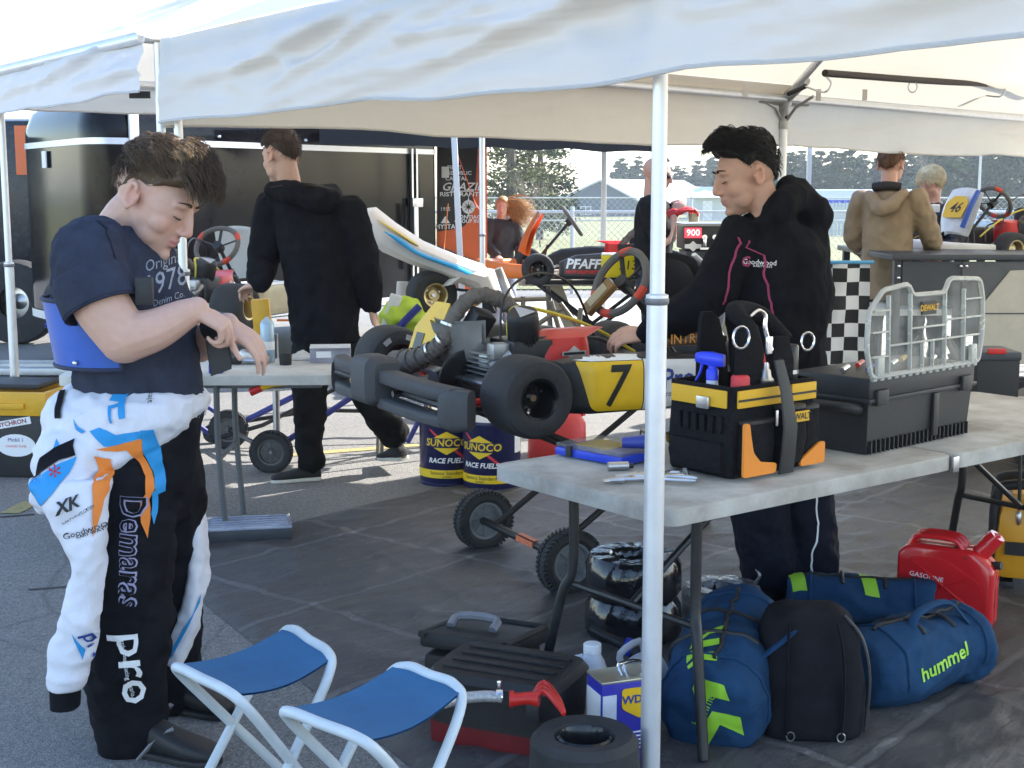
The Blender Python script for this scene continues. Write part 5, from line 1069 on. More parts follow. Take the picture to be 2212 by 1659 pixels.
# ---- fuel pails
SN=mat('pail_navy',(.012,.012,.045),.3,var=.3,scale=40,col2=(.02,.022,.1)); SY=mat('pail_yellow',(.8,.55,.02),.4,var=.04); SR=mat('pail_red',(.65,.04,.06),.4,var=.04)
def wrap(th,me,r,z,a0,mt,name,par,off=.0012):
    bm=bmesh.new(); bm.from_mesh(me); bmesh.ops.triangulate(bm,faces=bm.faces[:])
    for _ in range(4):
        e=[q for q in bm.edges if q.calc_length()>.03]
        if not e: break
        bmesh.ops.subdivide_edges(bm,edges=e,cuts=1); bmesh.ops.triangulate(bm,faces=bm.faces[:])
    for q in bm.verts: a=a0+q.co.x/r; q.co=V(((r+off)*cos(a),(r+off)*sin(a),z+q.co.y))
    m2=bpy.data.meshes.new(name); bm.to_mesh(m2); bm.free(); m2.materials.clear(); m2.materials.append(mt); return th.part(name,m2,None,par)
def pail(c,turn,label):
    t=Th('fuel_pail',label,'pail',V((c.x,c.y,0)),group='racing fuel pails'); r=.152
    b_=t.part('body',B().lathe([(0,.0),(r*.97,.0),(r*.985,.012),(r*.97,.016),(r*.985,.02),(r,.34),(r*1.015,.345),(r*1.015,.36),(r,.365),(r*.93,.365),(r*.93,.358),(0,.358)],None,40),SN)
    t.part('lid',B().lathe([(0,.359),(r*.8,.36),(r*.93,.362)],None,32,False).lathe([(.03,.362),(.035,.385),(.02,.388),(0,.388)],MX.Translation((.05,.04,0)),16),mat('pail_lid',(.5,.5,.46),.4,.4,var=.15),b_)
    a0=-pi/2+turn
    wrap(t,p2mesh([[(-.475+i*.05,-.022),(-.475+(i+1)*.05,-.022),(-.475+(i+1)*.05,.022),(-.475+i*.05,.022)] for i in range(19)]),r,.068,a0,SY,'yellow_band',b_)
    wrap(t,p2mesh([[(-.1,.09),(-.085,.09),(.12,-.07),(.095,-.07)]]),r,.215,a0,SR,'red_slash',b_,.0012)
    wrap(t,p2mesh([[(-.12,0),(0,-.062),(.12,0),(0,.062)]]),r,.235,a0,SY,'diamond',b_,.002)
    wrap(t,p2mesh([[(-.118,-.026),(.118,-.026),(.118,.026),(-.118,.026)]]),r,.235,a0,SN,'nameplate',b_,.0026)
    wrap(t,tmesh('SUNOCO',.054,bold=.02,shear=.1),r,.235,a0,SY,'lettering',b_,.0034); wrap(t,tmesh('RACE FUELS',.037,bold=.03,shear=.2),r,.14,a0,WHTP,'lettering',b_,.002)
    wrap(t,tmesh('Sunoco Standard',.027),r,.074,a0,BLKP,'lettering',b_,.0022); wrap(t,tmesh('LEADED',.014),r,.054,a0,BLKP,'lettering',b_,.0022)
    wrap(t,p2mesh([[(.2,.0),(.27,.0),(.27,.1),(.2,.1)]]),r,.2,a0,WHTP,'hazard_label',b_); wrap(t,p2mesh([[(.235,-.01),(.27,.025),(.235,.06),(.2,.025)]]),r,.1,a0,WHTP,'hazard_label',b_); wrap(t,p2mesh([[(.235,0),(.26,.025),(.235,.05),(.21,.025)]]),r,.1,a0,SR,'hazard_label',b_,.002)
    return t
pail(G(966,1048)+V((0,.1,0)),.0,'navy racing fuel pail behind its twin beneath the rear bumper'); pail(G(1062,1062)+V((0,.12,0)),-.42,'navy racing fuel pail in front of its twin by the stand wheel')
q=G(1205,1005); th=Th('fuel_jug','red plastic fuel jug standing behind the pails','fuel jug',V((q.x,q.y+.15,0))); th.part('body',B().loft([((0,0,.0),(.16,0,0),(0,.12,0)),((0,0,.02),(.17,0,0),(0,.13,0)),((0,0,.22),(.165,0,0),(0,.125,0)),((0,0,.33),(.1,0,0),(0,.08,0)),((0,0,.38),(.03,0,0),(0,.03,0))],20,None,.6),mat('jug_red',(.6,.05,.05),.4,var=.08)); th.part('cap',B().lathe([(.03,.38),(.032,.38),(.032,.42),(0,.42)],None,16),BLK); th.part('handle',B().tube([(.02,0,.37),(.12,0,.36),(.15,0,.26)],.014,8,k=3),MATS['jug_red'])
# ---- clear parts tray on the ground
g=G(530,1172); th=Th('parts_tray','shallow clear compartment tray lying on the ground sheet edge','tray',V((g.x,g.y+.1,.004)),R(11)); th.part('base',B().box((0,0,.03),(.37,.24,.055),None,.01),mat('tray_dark',(.05,.055,.065),.4)); l_=th.part('lid',B().box((0,0,.062),(.375,.245,.012),None,.006),mat('tray_lid',(.3,.33,.42),.15,var=.2,spec=.8))
for k in range(5): th.part('lid_rib',B().box((0,-.09+k*.045,.07),(.34,.008,.006),None,.002),MATS['tray_lid'],l_)
# ================================================================= under the front table
def tyre_wrapped(c,r,w,label,mt,tilt=(0,0),n=1):
    t=Th('wrapped_tyre',label,'tyre',M=MX.Translation(c)@MX.Rotation(tilt[0],4,'X')@MX.Rotation(tilt[1],4,'Y'))
    for k in range(n):
        z=k*w
        q=B().lathe([(r*.46,z+.02),(r*.5,z),(r*.9,z+.002),(r,z+w*.2),(r*1.01,z+w*.5),(r,z+w*.8),(r*.9,z+w*.995),(r*.52,z+w),(r*.46,z+w*.9),(r*.44,z+w*.5)],None,56,False)
        me=q.mesh('tyre',mt); wrinkle(me,.0045,26,(1,1,2.2),k+r*10); t.part('tyre',me,None)
        t.part('rim',B().lathe([(r*.47,z+w*.93),(r*.42,z+w*.6),(r*.3,z+w*.5),(.02,z+w*.48),(0,z+w*.48)],None,28,False),BLKG)
    return t
FILM=mat('stretch_film',(.01,.01,.012),.1,var=.3,scale=20,bump=.3,bscale=16,spec=.7)
t=tyre_wrapped(G(1372,1395)+V((0,.1,.0)),.165,.15,'tyre wrapped in glossy black plastic by the table leg',FILM,n=2); t=tyre_wrapped(G(1560,1345)+V((0,.02,.0)),.145,.135,'tyre in crinkled clear film beside the dark trousers',mat('clear_film',(.03,.03,.035),.08,var=.6,scale=14,bump=1.0,bscale=38,spec=1,col2=(.3,.3,.32)))
t.part('film_tail',B().tube([(.12,.02,.13),(.135,.0,.17),(.12,.01,.19)],[.015,.008,.002],6,k=3,flat=.3),MATS['clear_film'])
BAGB=mat('bag_blue',(.012,.05,.12),.85,spec=.2,var=.2,scale=12,bump=.4,bscale=320); BAGK=mat('bag_black',(.011,.011,.015),.85,spec=.15,var=.25,scale=12,bump=.4,bscale=320)
def seam(t,o,pts,mt,r=.0045,name='seam'):
    bv=bvh_of(o); q=[]
    for p_ in catmull([V(x) for x in pts],5):
        h_=bv.find_nearest(p_); q.append(h_[0]+h_[1]*.002)
    return t.part(name,B().tube(q,r,6),mt,o)
def duffel(c,L_,r,rot,mt,label,seed,flat=.9,tiltx=0):
    t=Th('sports_bag',label,'bag',M=MX.Translation(c)@MX.Rotation(rot,4,'Z')@MX.Rotation(tiltx,4,'Y'),group=None)
    q=B(); rings=[]
    for i in range(13):
        a=i/12; x=(a-.5)*L_; k=1-.06*math.cos(2*pi*a*1.5)-(.10 if i in(0,12) else 0); rings.append(((x,0,r*flat),(0,r*k,0),(0,0,r*flat*k)))
    q.loft(rings,28,None,.9,dome=.12); me=voxel(q,.012,3); wrinkle(me,.013,6,(1,1,1.4),seed); wrinkle(me,.004,22,(1,1,1),seed+3)
    o=t.part('shell',me,mt); cz=r*flat
    for x in(-.36,.36): seam(t,o,[(x*L_,r*1.1*cos(a),cz+cz*1.1*sin(a)) for a in [i*pi/8-.5 for i in range(11)]],mt,.005,'piping')
    for x in(-.14,.16): seam(t,o,[(x*L_,r*1.1*cos(a),cz+cz*1.1*sin(a)) for a in [i*pi/8-.5 for i in range(8)]],BLK,.007,'webbing')
    seam(t,o,[(x*L_,-.01,cz*2.2) for x in(-.4,-.2,0,.2,.4)],BLK,.006,'zip'); return t,o
t,o=duffel(G(1555,1612)+V((.05,.22,.012)),.5,.15,R(72),BAGB,'blue sports bag with lime chevrons standing against the black bag',2,1.0,R(-12))
bv=bvh_of(o)
ZB5=lambda q_:((1540+q_[0]*.3544)/1.0506,(1158+q_[1]*.3544)/1.0506)
PXB=MX(((1,0,0,0),(0,0,-1,0),(0,1,0,0),(0,0,0,1)))
def bagprint(t,o,bv,pts,y,name='lime_print'): pdecal(t,name,[[ZB5(q_) for q_ in pts]],bv,GRN,o)
for pts in([(120,1065),(290,1120),(330,1220),(210,1190),(130,1270),(90,1140)],[(215,1285),(395,1320),(420,1440),(265,1370),(190,1500),(160,1370)]): bagprint(t,o,bv,pts,3.9,'chevron')
for pts in([(90,850),(230,760),(290,740),(285,780),(200,795),(70,900)],[(55,935),(150,840),(262,822),(262,862),(165,880),(55,985)],[(60,1000),(150,920),(245,905),(243,968),(150,960),(65,1020)]): bagprint(t,o,bv,pts,3.98,'stripe')
decal(t,'lettering',tmesh('hummel',.035),bv,MX.Translation(P(1522,1530,3.6))@PXB@MX.Rotation(1.2,4,'Z'),GRN,o,.003,.02,.5)
t.part('carry_strap',B().tube([(-.1,-.12,.26),(-.05,-.2,.32),(.06,-.2,.3),(.12,-.13,.25)],.013,8,k=4,flat=.35),BAGB)
t=Th('sports_bag','plump black holdall between the two blue sports bags','bag',M=MX.Translation(G(1765,1618)+V((0,.15,.006)))@MX.Diagonal((.93,.95,.9,1))@MX.Rotation(R(-4),4,'Z'))
q=B().loft([((0,0,.0),(.16,0,0),(0,.13,0)),((0,0,.03),(.168,0,0),(0,.15,0)),((0,0,.2),(.165,0,0),(0,.15,0)),((0,.01,.31),(.15,0,0),(0,.13,0)),((0,.02,.375),(.12,0,0),(0,.09,0)),((0,.02,.4),(.08,0,0),(0,.05,0))],30,None,.6)
me=voxel(q,.012,3); wrinkle(me,.01,5,(1,1,.7),4); o=t.part('shell',me,BAGK)
for x in(-.085,.085): t.part('seam_strap',B().tube([(x*.95,-.158,.04),(x,-.162,.12),(x,-.16,.22),(x*.95,-.135,.31),(x*.85,-.09,.37)],.012,8,k=4,flat=.3),BAGK)
for x in(-.07,.08): ring(t,(x,-.165,.035),.012,.002,(0,1,0),STEEL,None,'ring')
t.part('side_piping',B().tube([(.163,-.1,.03),(.172,-.09,.2),(.15,-.07,.32),(.1,-.04,.385)],.006,6,k=4),BLK)
t,o=duffel(G(2005,1540)+V((.0,.17,.004)),.52,.128,R(36),BAGB,'blue sports bag with lime lettering beside the red fuel can',8,.92)
bv=bvh_of(o); decal(t,'lettering',tmesh('hummel',.058,bold=.02),bv,MX.Translation(P(2078,1472,3.8))@PXB@MX.Rotation(.2,4,'Z'),GRN,o,.004,.012,.8)
t.part('carry_strap',B().tube([(-.12,-.08,.2),(-.06,-.05,.27),(.1,-.04,.28),(.16,-.08,.21)],.014,8,k=4,flat=.35),BAGB); t.part('zip_flap',B().tube([(-.2,.0,.225),(0,.02,.24),(.2,.0,.225)],.012,8,k=3,flat=.3),BAGB); t.part('end_loop',B().tube([(.285,-.05,.12),(.305,-.02,.17),(.3,.03,.2)],.01,8,k=3,flat=.4),BLK)
t,o=duffel(G(1890,1385)+V((0,.2,.004)),.5,.085,R(-12),BAGB,'blue sports bag with lime stripes lying under the helmet visor',5,.95)
bv=bvh_of(o); Mv=frame((-.05,-.03,.2),(1,0,0),(0,-.5,1))
for xx in(-.19,.06): decal(t,'stripe',p2mesh([[(xx,-.07),(xx+.05,-.07),(xx+.02,.07),(xx-.03,.07)]]),bv,Mv,GRN,o,.003,.03,.4,False)
# dark helmet visor
VIS=mat('smoked_visor',(.03,.027,.028),.06,var=.1,spec=.9,alpha=.86)
gV=P(1915,1288,4.93); t=Th('helmet_visor','smoked helmet visor lying on the blue striped bag','visor',gV)
def vf(s,tt):
    a=(s-.5)*2.3; r=.115-.012*tt; return V((r*sin(a)*1.15+.03*tt,-r*cos(a)*.75+.06,-.055+tt*.115*(1-.35*abs(s-.5)**2*4)))
t.part('shield',B().grid(24,8,vf),VIS,ang=180); t.part('trim',B().tube([vf(i/24,1)+V((0,0,.002)) for i in range(25)],.003,6).tube([vf(i/24,0) for i in range(25)],.003,6),BLK); t.part('side_plate',B().ell((-.085,-.02,-.02),(.02,.012,.045)),STEEL)
# ---- red jerry can
gJ=G(2052,1352); rr=(G(2150,1352)-G(1935,1290)); xj=V((rr.x,rr.y,0)).normalized(); xj=V((.86,-.5,0)).normalized()
MJ=MX((xj,V((-xj.y,xj.x,0)),V((0,0,1)))).transposed().to_4x4(); MJ.translation=V((gJ.x,gJ.y+.05,.004)); MJ=MJ@MX.Diagonal((1,1,.93,1))
th=Th('jerry_can','glossy red metal jerry can with black cap beside the blue bag','jerry can',M=MJ)
RJ=mat('jerry_red',(.6,.015,.02),.2,var=.06,coat=.4)
prof=roundpoly([(-.17,0),(.17,0),(.17,.24),(.10,.305),(-.13,.305),(-.17,.27)],[.03,.03,.03,.03,.04,.03],5)
q=B(); n=len(prof)
for y,k in((-.062,.93),(-.055,.98),(-.045,1),(-.006,1),(0,.985),(.006,1),(.045,1),(.055,.98),(.062,.93)):
    q.v+=[V((x*k,y,.15+(z-.15)*k)) for x,z in prof]
for i in range(8):
    for j in range(n): q.f.append((i*n+j,i*n+(j+1)%n,(i+1)*n+(j+1)%n,(i+1)*n+j))
q.f.append(tuple(range(n))); q.f.append(tuple(8*n+j for j in range(n))); bo=th.part('body',q,RJ)
for s in(1,-1):
    th.part('pressed_panel',B().prism(roundpoly([(-.13,.05),(.13,.05),(.13,.18),(.0,.26),(-.13,.26)],.03,4),.005,MX(((1,0,0,0),(0,0,-s,-s*.0615),(0,1,0,0),(0,0,0,1)))),RJ,bo); th.part('pressed_groove',B().tube([(-.11,-s*.067,.24),(.0,-s*.068,.155),(.11,-s*.067,.07)],.005,6).tube([(-.11,-s*.067,.07),(.0,-s*.068,.155),(.08,-s*.067,.2)],.005,6),RJ,bo)
for y in(-.04,0,.04): th.part('handle',B().tube([(-.13,y,.295),(-.1,y,.335),(.02,y,.335),(.06,y,.30)],.011,8,k=4),RJ)
th.part('spout',B().tube([(.1,0,.27),(.13,0,.315),(.145,0,.335)],[.035,.034,.03],14),RJ); th.part('cap',B().tube([(.14,0,.33),(.165,0,.362)],[.034,.03],14).box((.15,0,.36),(.05,.02,.02),None,.004),RJ)
th.part('black_clip',B().tube([(.03,-.03,.305),(.05,-.045,.28),(.075,-.05,.275)],.014,8,k=3),BLK); th.part('hose_clip',B().tube([(.13,-.0,.24),(.185,-.01,.25)],.016,8),BLK)
th.text('GASOLINE',.026,MX(((1,0,0,-.06),(0,0,-1,-.0685),(0,1,0,.185),(0,0,0,1)))@MX.Rotation(-.1,4,'Z'),WHTP)
# ---- yellow generator
gG=G(2235,1300); th=Th('generator','yellow portable generator in a black tube frame behind the jerry can','generator',V((gG.x+.12,gG.y+.2,0)),R(-20))
GY=mat('generator_yellow',(.75,.36,.02),.35,var=.08); th.part('housing',B().box((0,0,.2),(.42,.3,.3),None,.05,.9),GY); th.part('handle_arch',B().tube([(-.2,-.1,.1),(-.2,-.1,.36),(-.14,-.1,.42),(.14,-.1,.42),(.2,-.1,.36),(.2,-.1,.1)],.02,10,k=4),BLK); th.part('handle_arch',B().tube([(-.2,.1,.1),(-.2,.1,.36),(-.14,.1,.42),(.14,.1,.42),(.2,.1,.36),(.2,.1,.1)],.02,10,k=4),BLK)
th.part('top_lug',B().box((-.1,-.05,.36),(.09,.1,.06),None,.02),GY); th.part('vent',B().box((-.1,-.152,.18),(.12,.01,.05)),BLK); th.part('pull_cord',B().tube([(-.13,-.13,.72),(-.12,-.13,.5),(-.115,-.13,.33)],.007,6),BTUBE); th.part('cord_clip',B().ell((-.115,-.14,.3),(.012,.012,.03)),STEEL)
for x in(-.15,.15): th.part('foot',B().box((x,0,.02),(.06,.24,.04),None,.01),BLK)
# ================================================================= foreground: stools
SB=mat('stool_canvas',(.028,.125,.26),.8,var=.12,scale=10,bump=.3,bscale=300); SW=mat('stool_tube',(.55,.6,.63),.35,var=.08)
def stool(cs,hs,label,sag=.03):
    # cs: four seat corners (near-left, near-right, far-right, far-left) in world ; tubes under the two long edges
    a,b_,c,d=cs; ctr=(a+b_+c+d)/4
    t=Th('camp_stool',label,'stool',V((ctr.x,ctr.y,0)),group='blue camp stools')
    def fn(s,tt):
        p=(a*(1-s)+b_*s)*(1-tt)+(d*(1-s)+c*s)*tt; return p-V((0,0,sag*sin(pi*s)*(.8+.2*sin(pi*tt))))
    q=B().grid(20,14,fn); q.grid(20,14,lambda s,tt:fn(s,tt)-V((0,0,.005)))
    t.part('seat',q,SB,world=True,ang=180)
    L1,L2=(a,d),(b_,c)      # side bars
    for (p0,p1),(o0,o1) in((L1,L2),(L2,L1)):
        ax=(p1-p0).normalized(); r=.0125
        # each frame: bar under the seat edge with bent ends, legs crossing to the other side
        g0=V((o0.x,o0.y,.012))+(o0-p0)*.03; g1=V((o1.x,o1.y,.012))+(o1-p1)*.03
        pin=ax*.02
        t.part('frame_tube',B().tube([g0,p0+(g0-p0)*.35-ax*.015,p0+(g0-p0)*.07-ax*.01,p0+ax*.035,p0*.5+p1*.5,p1-ax*.035,p1+(g1-p1)*.07+ax*.01,p1+(g1-p1)*.35+ax*.015,g1],r,10,k=6),SW,world=True)
        for g in(g0,g1): t.part('foot_cap',B().ell(g,(.016,.016,.014)),BLK,world=True)
    return t
def Q(u,v,z): return G(u,v,z)
z=.44
s1=stool((Q(505,1500,z),Q(722,1418,z),Q(622,1352,z),Q(372,1435,z)),z,'blue canvas camp stool with pale tube frame beside the driving boots')
s1.o['group']='blue camp stools'
stool((Q(790,1600,z),Q(1003,1487,z),Q(860,1432,z),Q(606,1530,z)),z,'blue canvas camp stool with pale tube frame touching the black tool case')
# ---- black tool case with red sides
gC=G(1262,1640); 
MC=frame(V((P(1110,1700,3.75).x,3.72,0)),V((.80,-.42,0)))
MC=MX.Translation(V((-.01,3.72,0)))@MX.Diagonal((.92,1,1,1))@MX.Rotation(R(-24),4,'Z')
th=Th('tool_case','open black plastic tool case with red sides and steel latch under the stool edge','tool case',M=MC)
RC=mat('case_red',(.16,.012,.016),.45,var=.15); CB=mat('case_black',(.016,.015,.016),.5,var=.2,bump=.2,bscale=160)
th.part('tray',B().box((0,0,.09),(.40,.27,.17),None,.02),RC); l_=th.part('lid',B().loft([((0,0,.075),(.21,0,0),(0,.148,0)),((0,0,.175),(.215,0,0),(0,.15,0)),((0,0,.20),(.22,0,0),(0,.155,0)),((0,0,.222),(.205,0,0),(0,.14,0))],28,None,.3),CB)
for y in(-.09,-.03,.03,.09): th.part('lid_ridge',B().box((.0,y,.224),(.34,.022,.01),None,.004),CB,l_)
th.part('latch',B().box((-.17,-.16,.15),(.055,.02,.05),None,.004).box((-.2,-.17,.135),(.09,.008,.02),None,.003),STEEL); th.part('latch',B().box((.15,-.152,.15),(.04,.012,.05),None,.004),BLK)
# second black box lid behind
th=Th('case','black plastic case with a grey recessed handle lying behind the red sided case','case',M=MX.Translation(V((-.09,4.12,.0)))@MX.Rotation(R(-24),4,'Z'))
th.part('panel',B().box((0,0,.16),(.30,.34,.05),MX.Rotation(R(-8),4,'X'),.015).box((0,.0,.07),(.27,.3,.14),None,.02),CB); th.part('rim',B().tube([(-.14,-.15,.2),(-.14,.16,.165),(.14,.16,.165),(.14,-.15,.2)],.012,8),CB); th.part('handle',B().tube([(-.1,-.03,.195),(-.09,.02,.215),(.03,.03,.215),(.04,-.02,.195)],.014,8,k=3),mat('handle_grey',(.2,.2,.22),.4))
# red nozzle with braided hose
p0=P(1035,1508,3.72); 
th=Th('fuel_nozzle','red plastic nozzle clamped to a braided hose on the black case','nozzle',P(1150,1510,3.7))
zc=.236
def N_(u,v): return G(u,v,.245)
th.part('hose',B().tube([N_(960,1518),N_(1000,1508),N_(1050,1504),N_(1085,1506)],.015,12,k=4),mat('braided_hose',(.4,.4,.41),.45,.4,var=.4,scale=150),world=True); th.part('hose_clamp',B().cyl(N_(1072,1504),N_(1086,1504),.018,n=14).box(N_(1078,1490),(.012,.012,.05),None,.003),CHROME,world=True)
a=N_(1100,1510); c=N_(1190,1515)
th.part('nozzle_body',B().tube([a,N_(1108,1510),N_(1112,1511),N_(1140,1508),N_(1165,1510)],[.022,.022,.017,.016,.02],14),RED,world=True)
for off in(-.03,0,.03): th.part('nozzle_fin',B().tube([N_(1150,1508)+V((0,off*.5,.0)),N_(1175,1500)+V((0,off,.02)),N_(1205,1525)+V((0,off*.8,.012)),N_(1218,1540)+V((0,off*.3,0))],[.006,.009,.008,.006],8,k=4),RED,world=True)
th.part('trigger',B().tube([N_(1158,1490),N_(1175,1482),N_(1195,1495),N_(1205,1510)],.006,8,k=3),RED,world=True)
# slick tyre lying at the bottom edge
gt=P(1268,1640,3.35); th=Th('slick_tyre','kart slick tyre on a black rim lying beside the oil can','tyre',V((P(1262,1640,3.28).x,3.27,.0)))
M0=MX.Translation((0,0,.0)); th.part('tyre',B().lathe([(.068,.02),(.08,.006),(.12,.0),(.137,.02),(.14,.1),(.137,.18),(.12,.2),(.08,.195),(.068,.18)],M0,40,False),RUB); th.part('rim',B().lathe([(.07,.19),(.064,.195),(.058,.18),(.05,.12),(.02,.11),(0,.11)],M0,30,False),BLKG); th.part('sticker',B().box((-.03,-.05,.13),(.025,.012,.003)),WHTP)
# oil can
gW=G(1365,1720); MW=MX.Translation(V((P(1343,1600,3.56).x,3.57,.0)))@MX.Rotation(R(20),4,'Z')@MX.Diagonal((1,1,.93,1))
th=Th('lubricant_can','navy gallon can with yellow shield and wire handle by the tent pole','can',M=MW)
th.part('body',B().box((0,0,.13),(.165,.105,.26),None,.006),NAVY); th.part('top_plate',B().box((0,0,.262),(.167,.107,.008),None,.003),mat('tin',(.55,.52,.42),.3,.8)); th.part('wire_handle',B().tube([(-.01,-.02,.266),(-.01,.0,.295),(.05,.0,.297),(.06,-.01,.268)],.005,6,k=3),CHROME); th.part('wire_handle',B().tube([(.0,-.035,.266),(.0,-.015,.295),(.06,-.015,.297),(.07,-.025,.268)],.005,6,k=3),CHROME)
Mq=MX(((1,0,0,.02),(0,0,-1,-.054),(0,1,0,.17),(0,0,0,1))); th.part('shield',B().prism(roundpoly([(-.045,.05),(.06,.05),(.06,-.01),(.01,-.045),(-.045,-.01)],.012),.002,Mq@MX.Translation((0,.02,0))),YEL); th.text('WD-40',.034,Mq@MX.Translation((.008,.035,.003)),mat('navy_print',(.02,.05,.25),.5),bold=.03)
th.part('side_label',B().box((-.084,0,.16),(.002,.09,.13)),WHTP); th.part('side_label',B().box((-.0605,-.0535,.15),(.04,.002,.15)),mat('label_pale',(.55,.6,.7),.5))
for k in range(5): th.part('fine_print',B().box((.015,-.0535,.105-k*.012),(.08-.01*(k%3),.0015,.004)),WHTP)
# white gas jug and measuring cup, funnel
JW=mat('jug_translucent',(.72,.74,.78),.4,var=.05,trans=.15); gj=P(1272,1500,3.82)
th=Th('plastic_jug','translucent white plastic jug with a white cap behind the oil can','jug',M=MX.Translation(V((gj.x,3.84,.0)))@MX.Diagonal((.85,.85,.74,1)))
th.part('body',B().loft([((0,0,0),(.075,0,0),(0,.07,0)),((0,0,.02),(.08,0,0),(0,.075,0)),((0,0,.17),(.078,0,0),(0,.073,0)),((.01,0,.25),(.045,0,0),(0,.045,0)),((.012,0,.285),(.026,0,0),(0,.026,0))],24,None,.7),JW); th.part('cap',B().lathe([(.03,.285),(.031,.285),(.031,.32),(.028,.323),(0,.323)],MX.Translation((.012,0,0)),20),WHTP); th.part('handle',B().tube([(-.02,0,.27),(-.06,0,.25),(-.08,0,.17),(-.075,0,.12)],.012,8,k=4),JW)
gm=P(1375,1465,4.02); th=Th('measuring_jug','large clear measuring jug lying on its side behind the pole','measuring jug',M=MX.Translation(gm)@MX.Rotation(R(35),4,'Z')@MX.Rotation(R(75),4,'Y'))
th.part('cup',B().lathe([(0,-.07),(.05,-.07),(.055,-.065),(.068,.07),(.072,.075),(.066,.075),(.052,-.06),(0,-.062)],None,30),JW); th.part('handle',B().tube([(-.06,0,.05),(-.11,0,.04),(-.105,0,-.04),(-.055,0,-.04)],.011,8,k=3),JW); th.part('red_mark',B().box((.03,-.058,.0),(.03,.004,.05)),RED)
gf=P(1330,1385,4.1); th=Th('funnel','black funnel with a blue collar over the measuring jug','funnel',gf); th.part('spout',B().tube([(-.08,.03,.03),(0,0,0),(.03,-.005,-.012)],[.012,.016,.02],12,k=2),BLK); th.part('collar',B().tube([(.025,-.004,-.01),(.05,-.01,-.02)],[.026,.03],14),BLU); th.part('cone',B().tube([(.05,-.01,-.02),(.1,-.02,-.05)],[.028,.06],16),BLK)
# ================================================================= people
def skin_mat(name):
    m=bpy.data.materials.new(name); m.use_nodes=True; N=m.node_tree.nodes; L=m.node_tree.links; b=N['Principled BSDF']
    a=N.new('ShaderNodeAttribute'); a.attribute_name='tint'; tc=N.new('ShaderNodeTexCoord'); n=N.new('ShaderNodeTexNoise'); n.inputs['Scale'].default_value=45; n.inputs['Detail'].default_value=6; L.new(tc.outputs['Object'],n.inputs[0])
    r=N.new('ShaderNodeValToRGB'); r.color_ramp.elements[0].color=(.88,.84,.83,1); r.color_ramp.elements[1].color=(1.06,1.05,1.05,1); L.new(n.outputs[0],r.inputs[0])
    x=N.new('ShaderNodeMix'); x.data_type='RGBA'; x.blend_type='MULTIPLY'; x.inputs[0].default_value=1; L.new(a.outputs[0],x.inputs[6]); L.new(r.outputs[0],x.inputs[7]); L.new(x.outputs[2],b.inputs['Base Color'])
    b.inputs['Roughness'].default_value=.5; b.inputs['Subsurface Weight'].default_value=.12; b.inputs['Subsurface Radius'].default_value=(1,.4,.25); b.inputs['Subsurface Scale'].default_value=.006; b.inputs['Specular IOR Level'].default_value=.35
    n2=N.new('ShaderNodeTexNoise'); n2.inputs['Scale'].default_value=320; L.new(tc.outputs['Object'],n2.inputs[0]); bp=N.new('ShaderNodeBump'); bp.inputs['Strength'].default_value=.08; bp.inputs['Distance'].default_value=.003; L.new(n2.outputs[0],bp.inputs['Height']); L.new(bp.outputs[0],b.inputs['Normal'])
    return m
SKIN=skin_mat('skin')
def headM(c,f,up=(0,0,1),s=1.0):
    f=V(f).normalized(); y=V(up).cross(f).normalized(); u=f.cross(y).normalized(); M=MX((f,y,u)).transposed().to_4x4(); M.translation=V(c); return M@MX.Diagonal((s,s,s,1))
def head(b,M,chub=0):
    b.ell((-.014,0,.034),(.1,.078,.09),M,28,18)
    k=1+chub
    b.loft([((.012,0,.05),(.078,0,0),(0,.069,0)),((.02,0,.01),(.073,0,0),(0,.067*k,0)),((.024,0,-.03),(.07,0,0),(0,.062*k,0)),((.03,0,-.065),(.062,0,0),(0,.052*k,0)),((.04,0,-.092),(.048,0,0),(0,.037*k,0)),((.05,0,-.108),(.03,0,0),(0,.022*k,0))],26,M,1,dome=.3)
    b.loft([((.086,0,.034),(.011,0,0),(0,.0085,0)),((.1,0,.006),(.0125,0,.002),(0,.0085,0)),((.113,0,-.016),(.0125,0,0),(0,.0105,0)),((.113,0,-.025),(.009,0,0),(0,.009,0))],12,M,1,dome=.6)
    for s in(1,-1):
        b.ell((.102,s*.0105,-.026),(.011,.0075,.0075),M,10,8)          # nostril wing
        b.tube([(.079,s*.012,.034),(.081,s*.03,.038),(.068,s*.05,.032)],[.011,.0125,.008],8,k=3,M=M)  # brow
        b.ell((.073,s*.031,.0125),(.0155,.0155,.0125),M,14,10)        # eye
        b.tube([(.0875,s*.018,.0115),(.0885,s*.031,.0095),(.080,s*.045,.0115)],[.003,.0035,.0025],6,k=3,M=M)
        b.ell((.05,s*.036,-.024),(.034,.03*(1+chub),.034),M,16,12); b.ell((.04,s*.034,-.056),(.036,.026*(1+chub),.036),M,16,12)       # cheek
        E=M@MX.Translation((-.012,s*.078,.0))@MX.Rotation(s*.42,4,'Z')@MX.Rotation(-.15,4,'Y')
        b.ell((0,s*.001,0),(.018,.005,.027),E,14,10)
        pts=[(.012*cos(a)*1.25-.002,s*.0115,.027*sin(a)+.004) for a in [(.3+i*.36) for i in range(14)]]
        b.tube(pts,[.004]+[.0062]*12+[.005],8,M=E); b.ell((.0,s*.009,-.026),(.009,.007,.009),E,10,8); b.ell((.013,s*.005,-.003),(.005,.005,.007),E,8,6)
    b.ell((.091,0,-.0495),(.0135,.02,.0058),M,14,8); b.ell((.0895,0,-.0625),(.0125,.0175,.0068),M,14,8); b.ell((.080,0,-.093),(.019,.02,.0165),M,14,10); b.ell((.088,0,-.04),(.012,.014,.011),M,12,8)
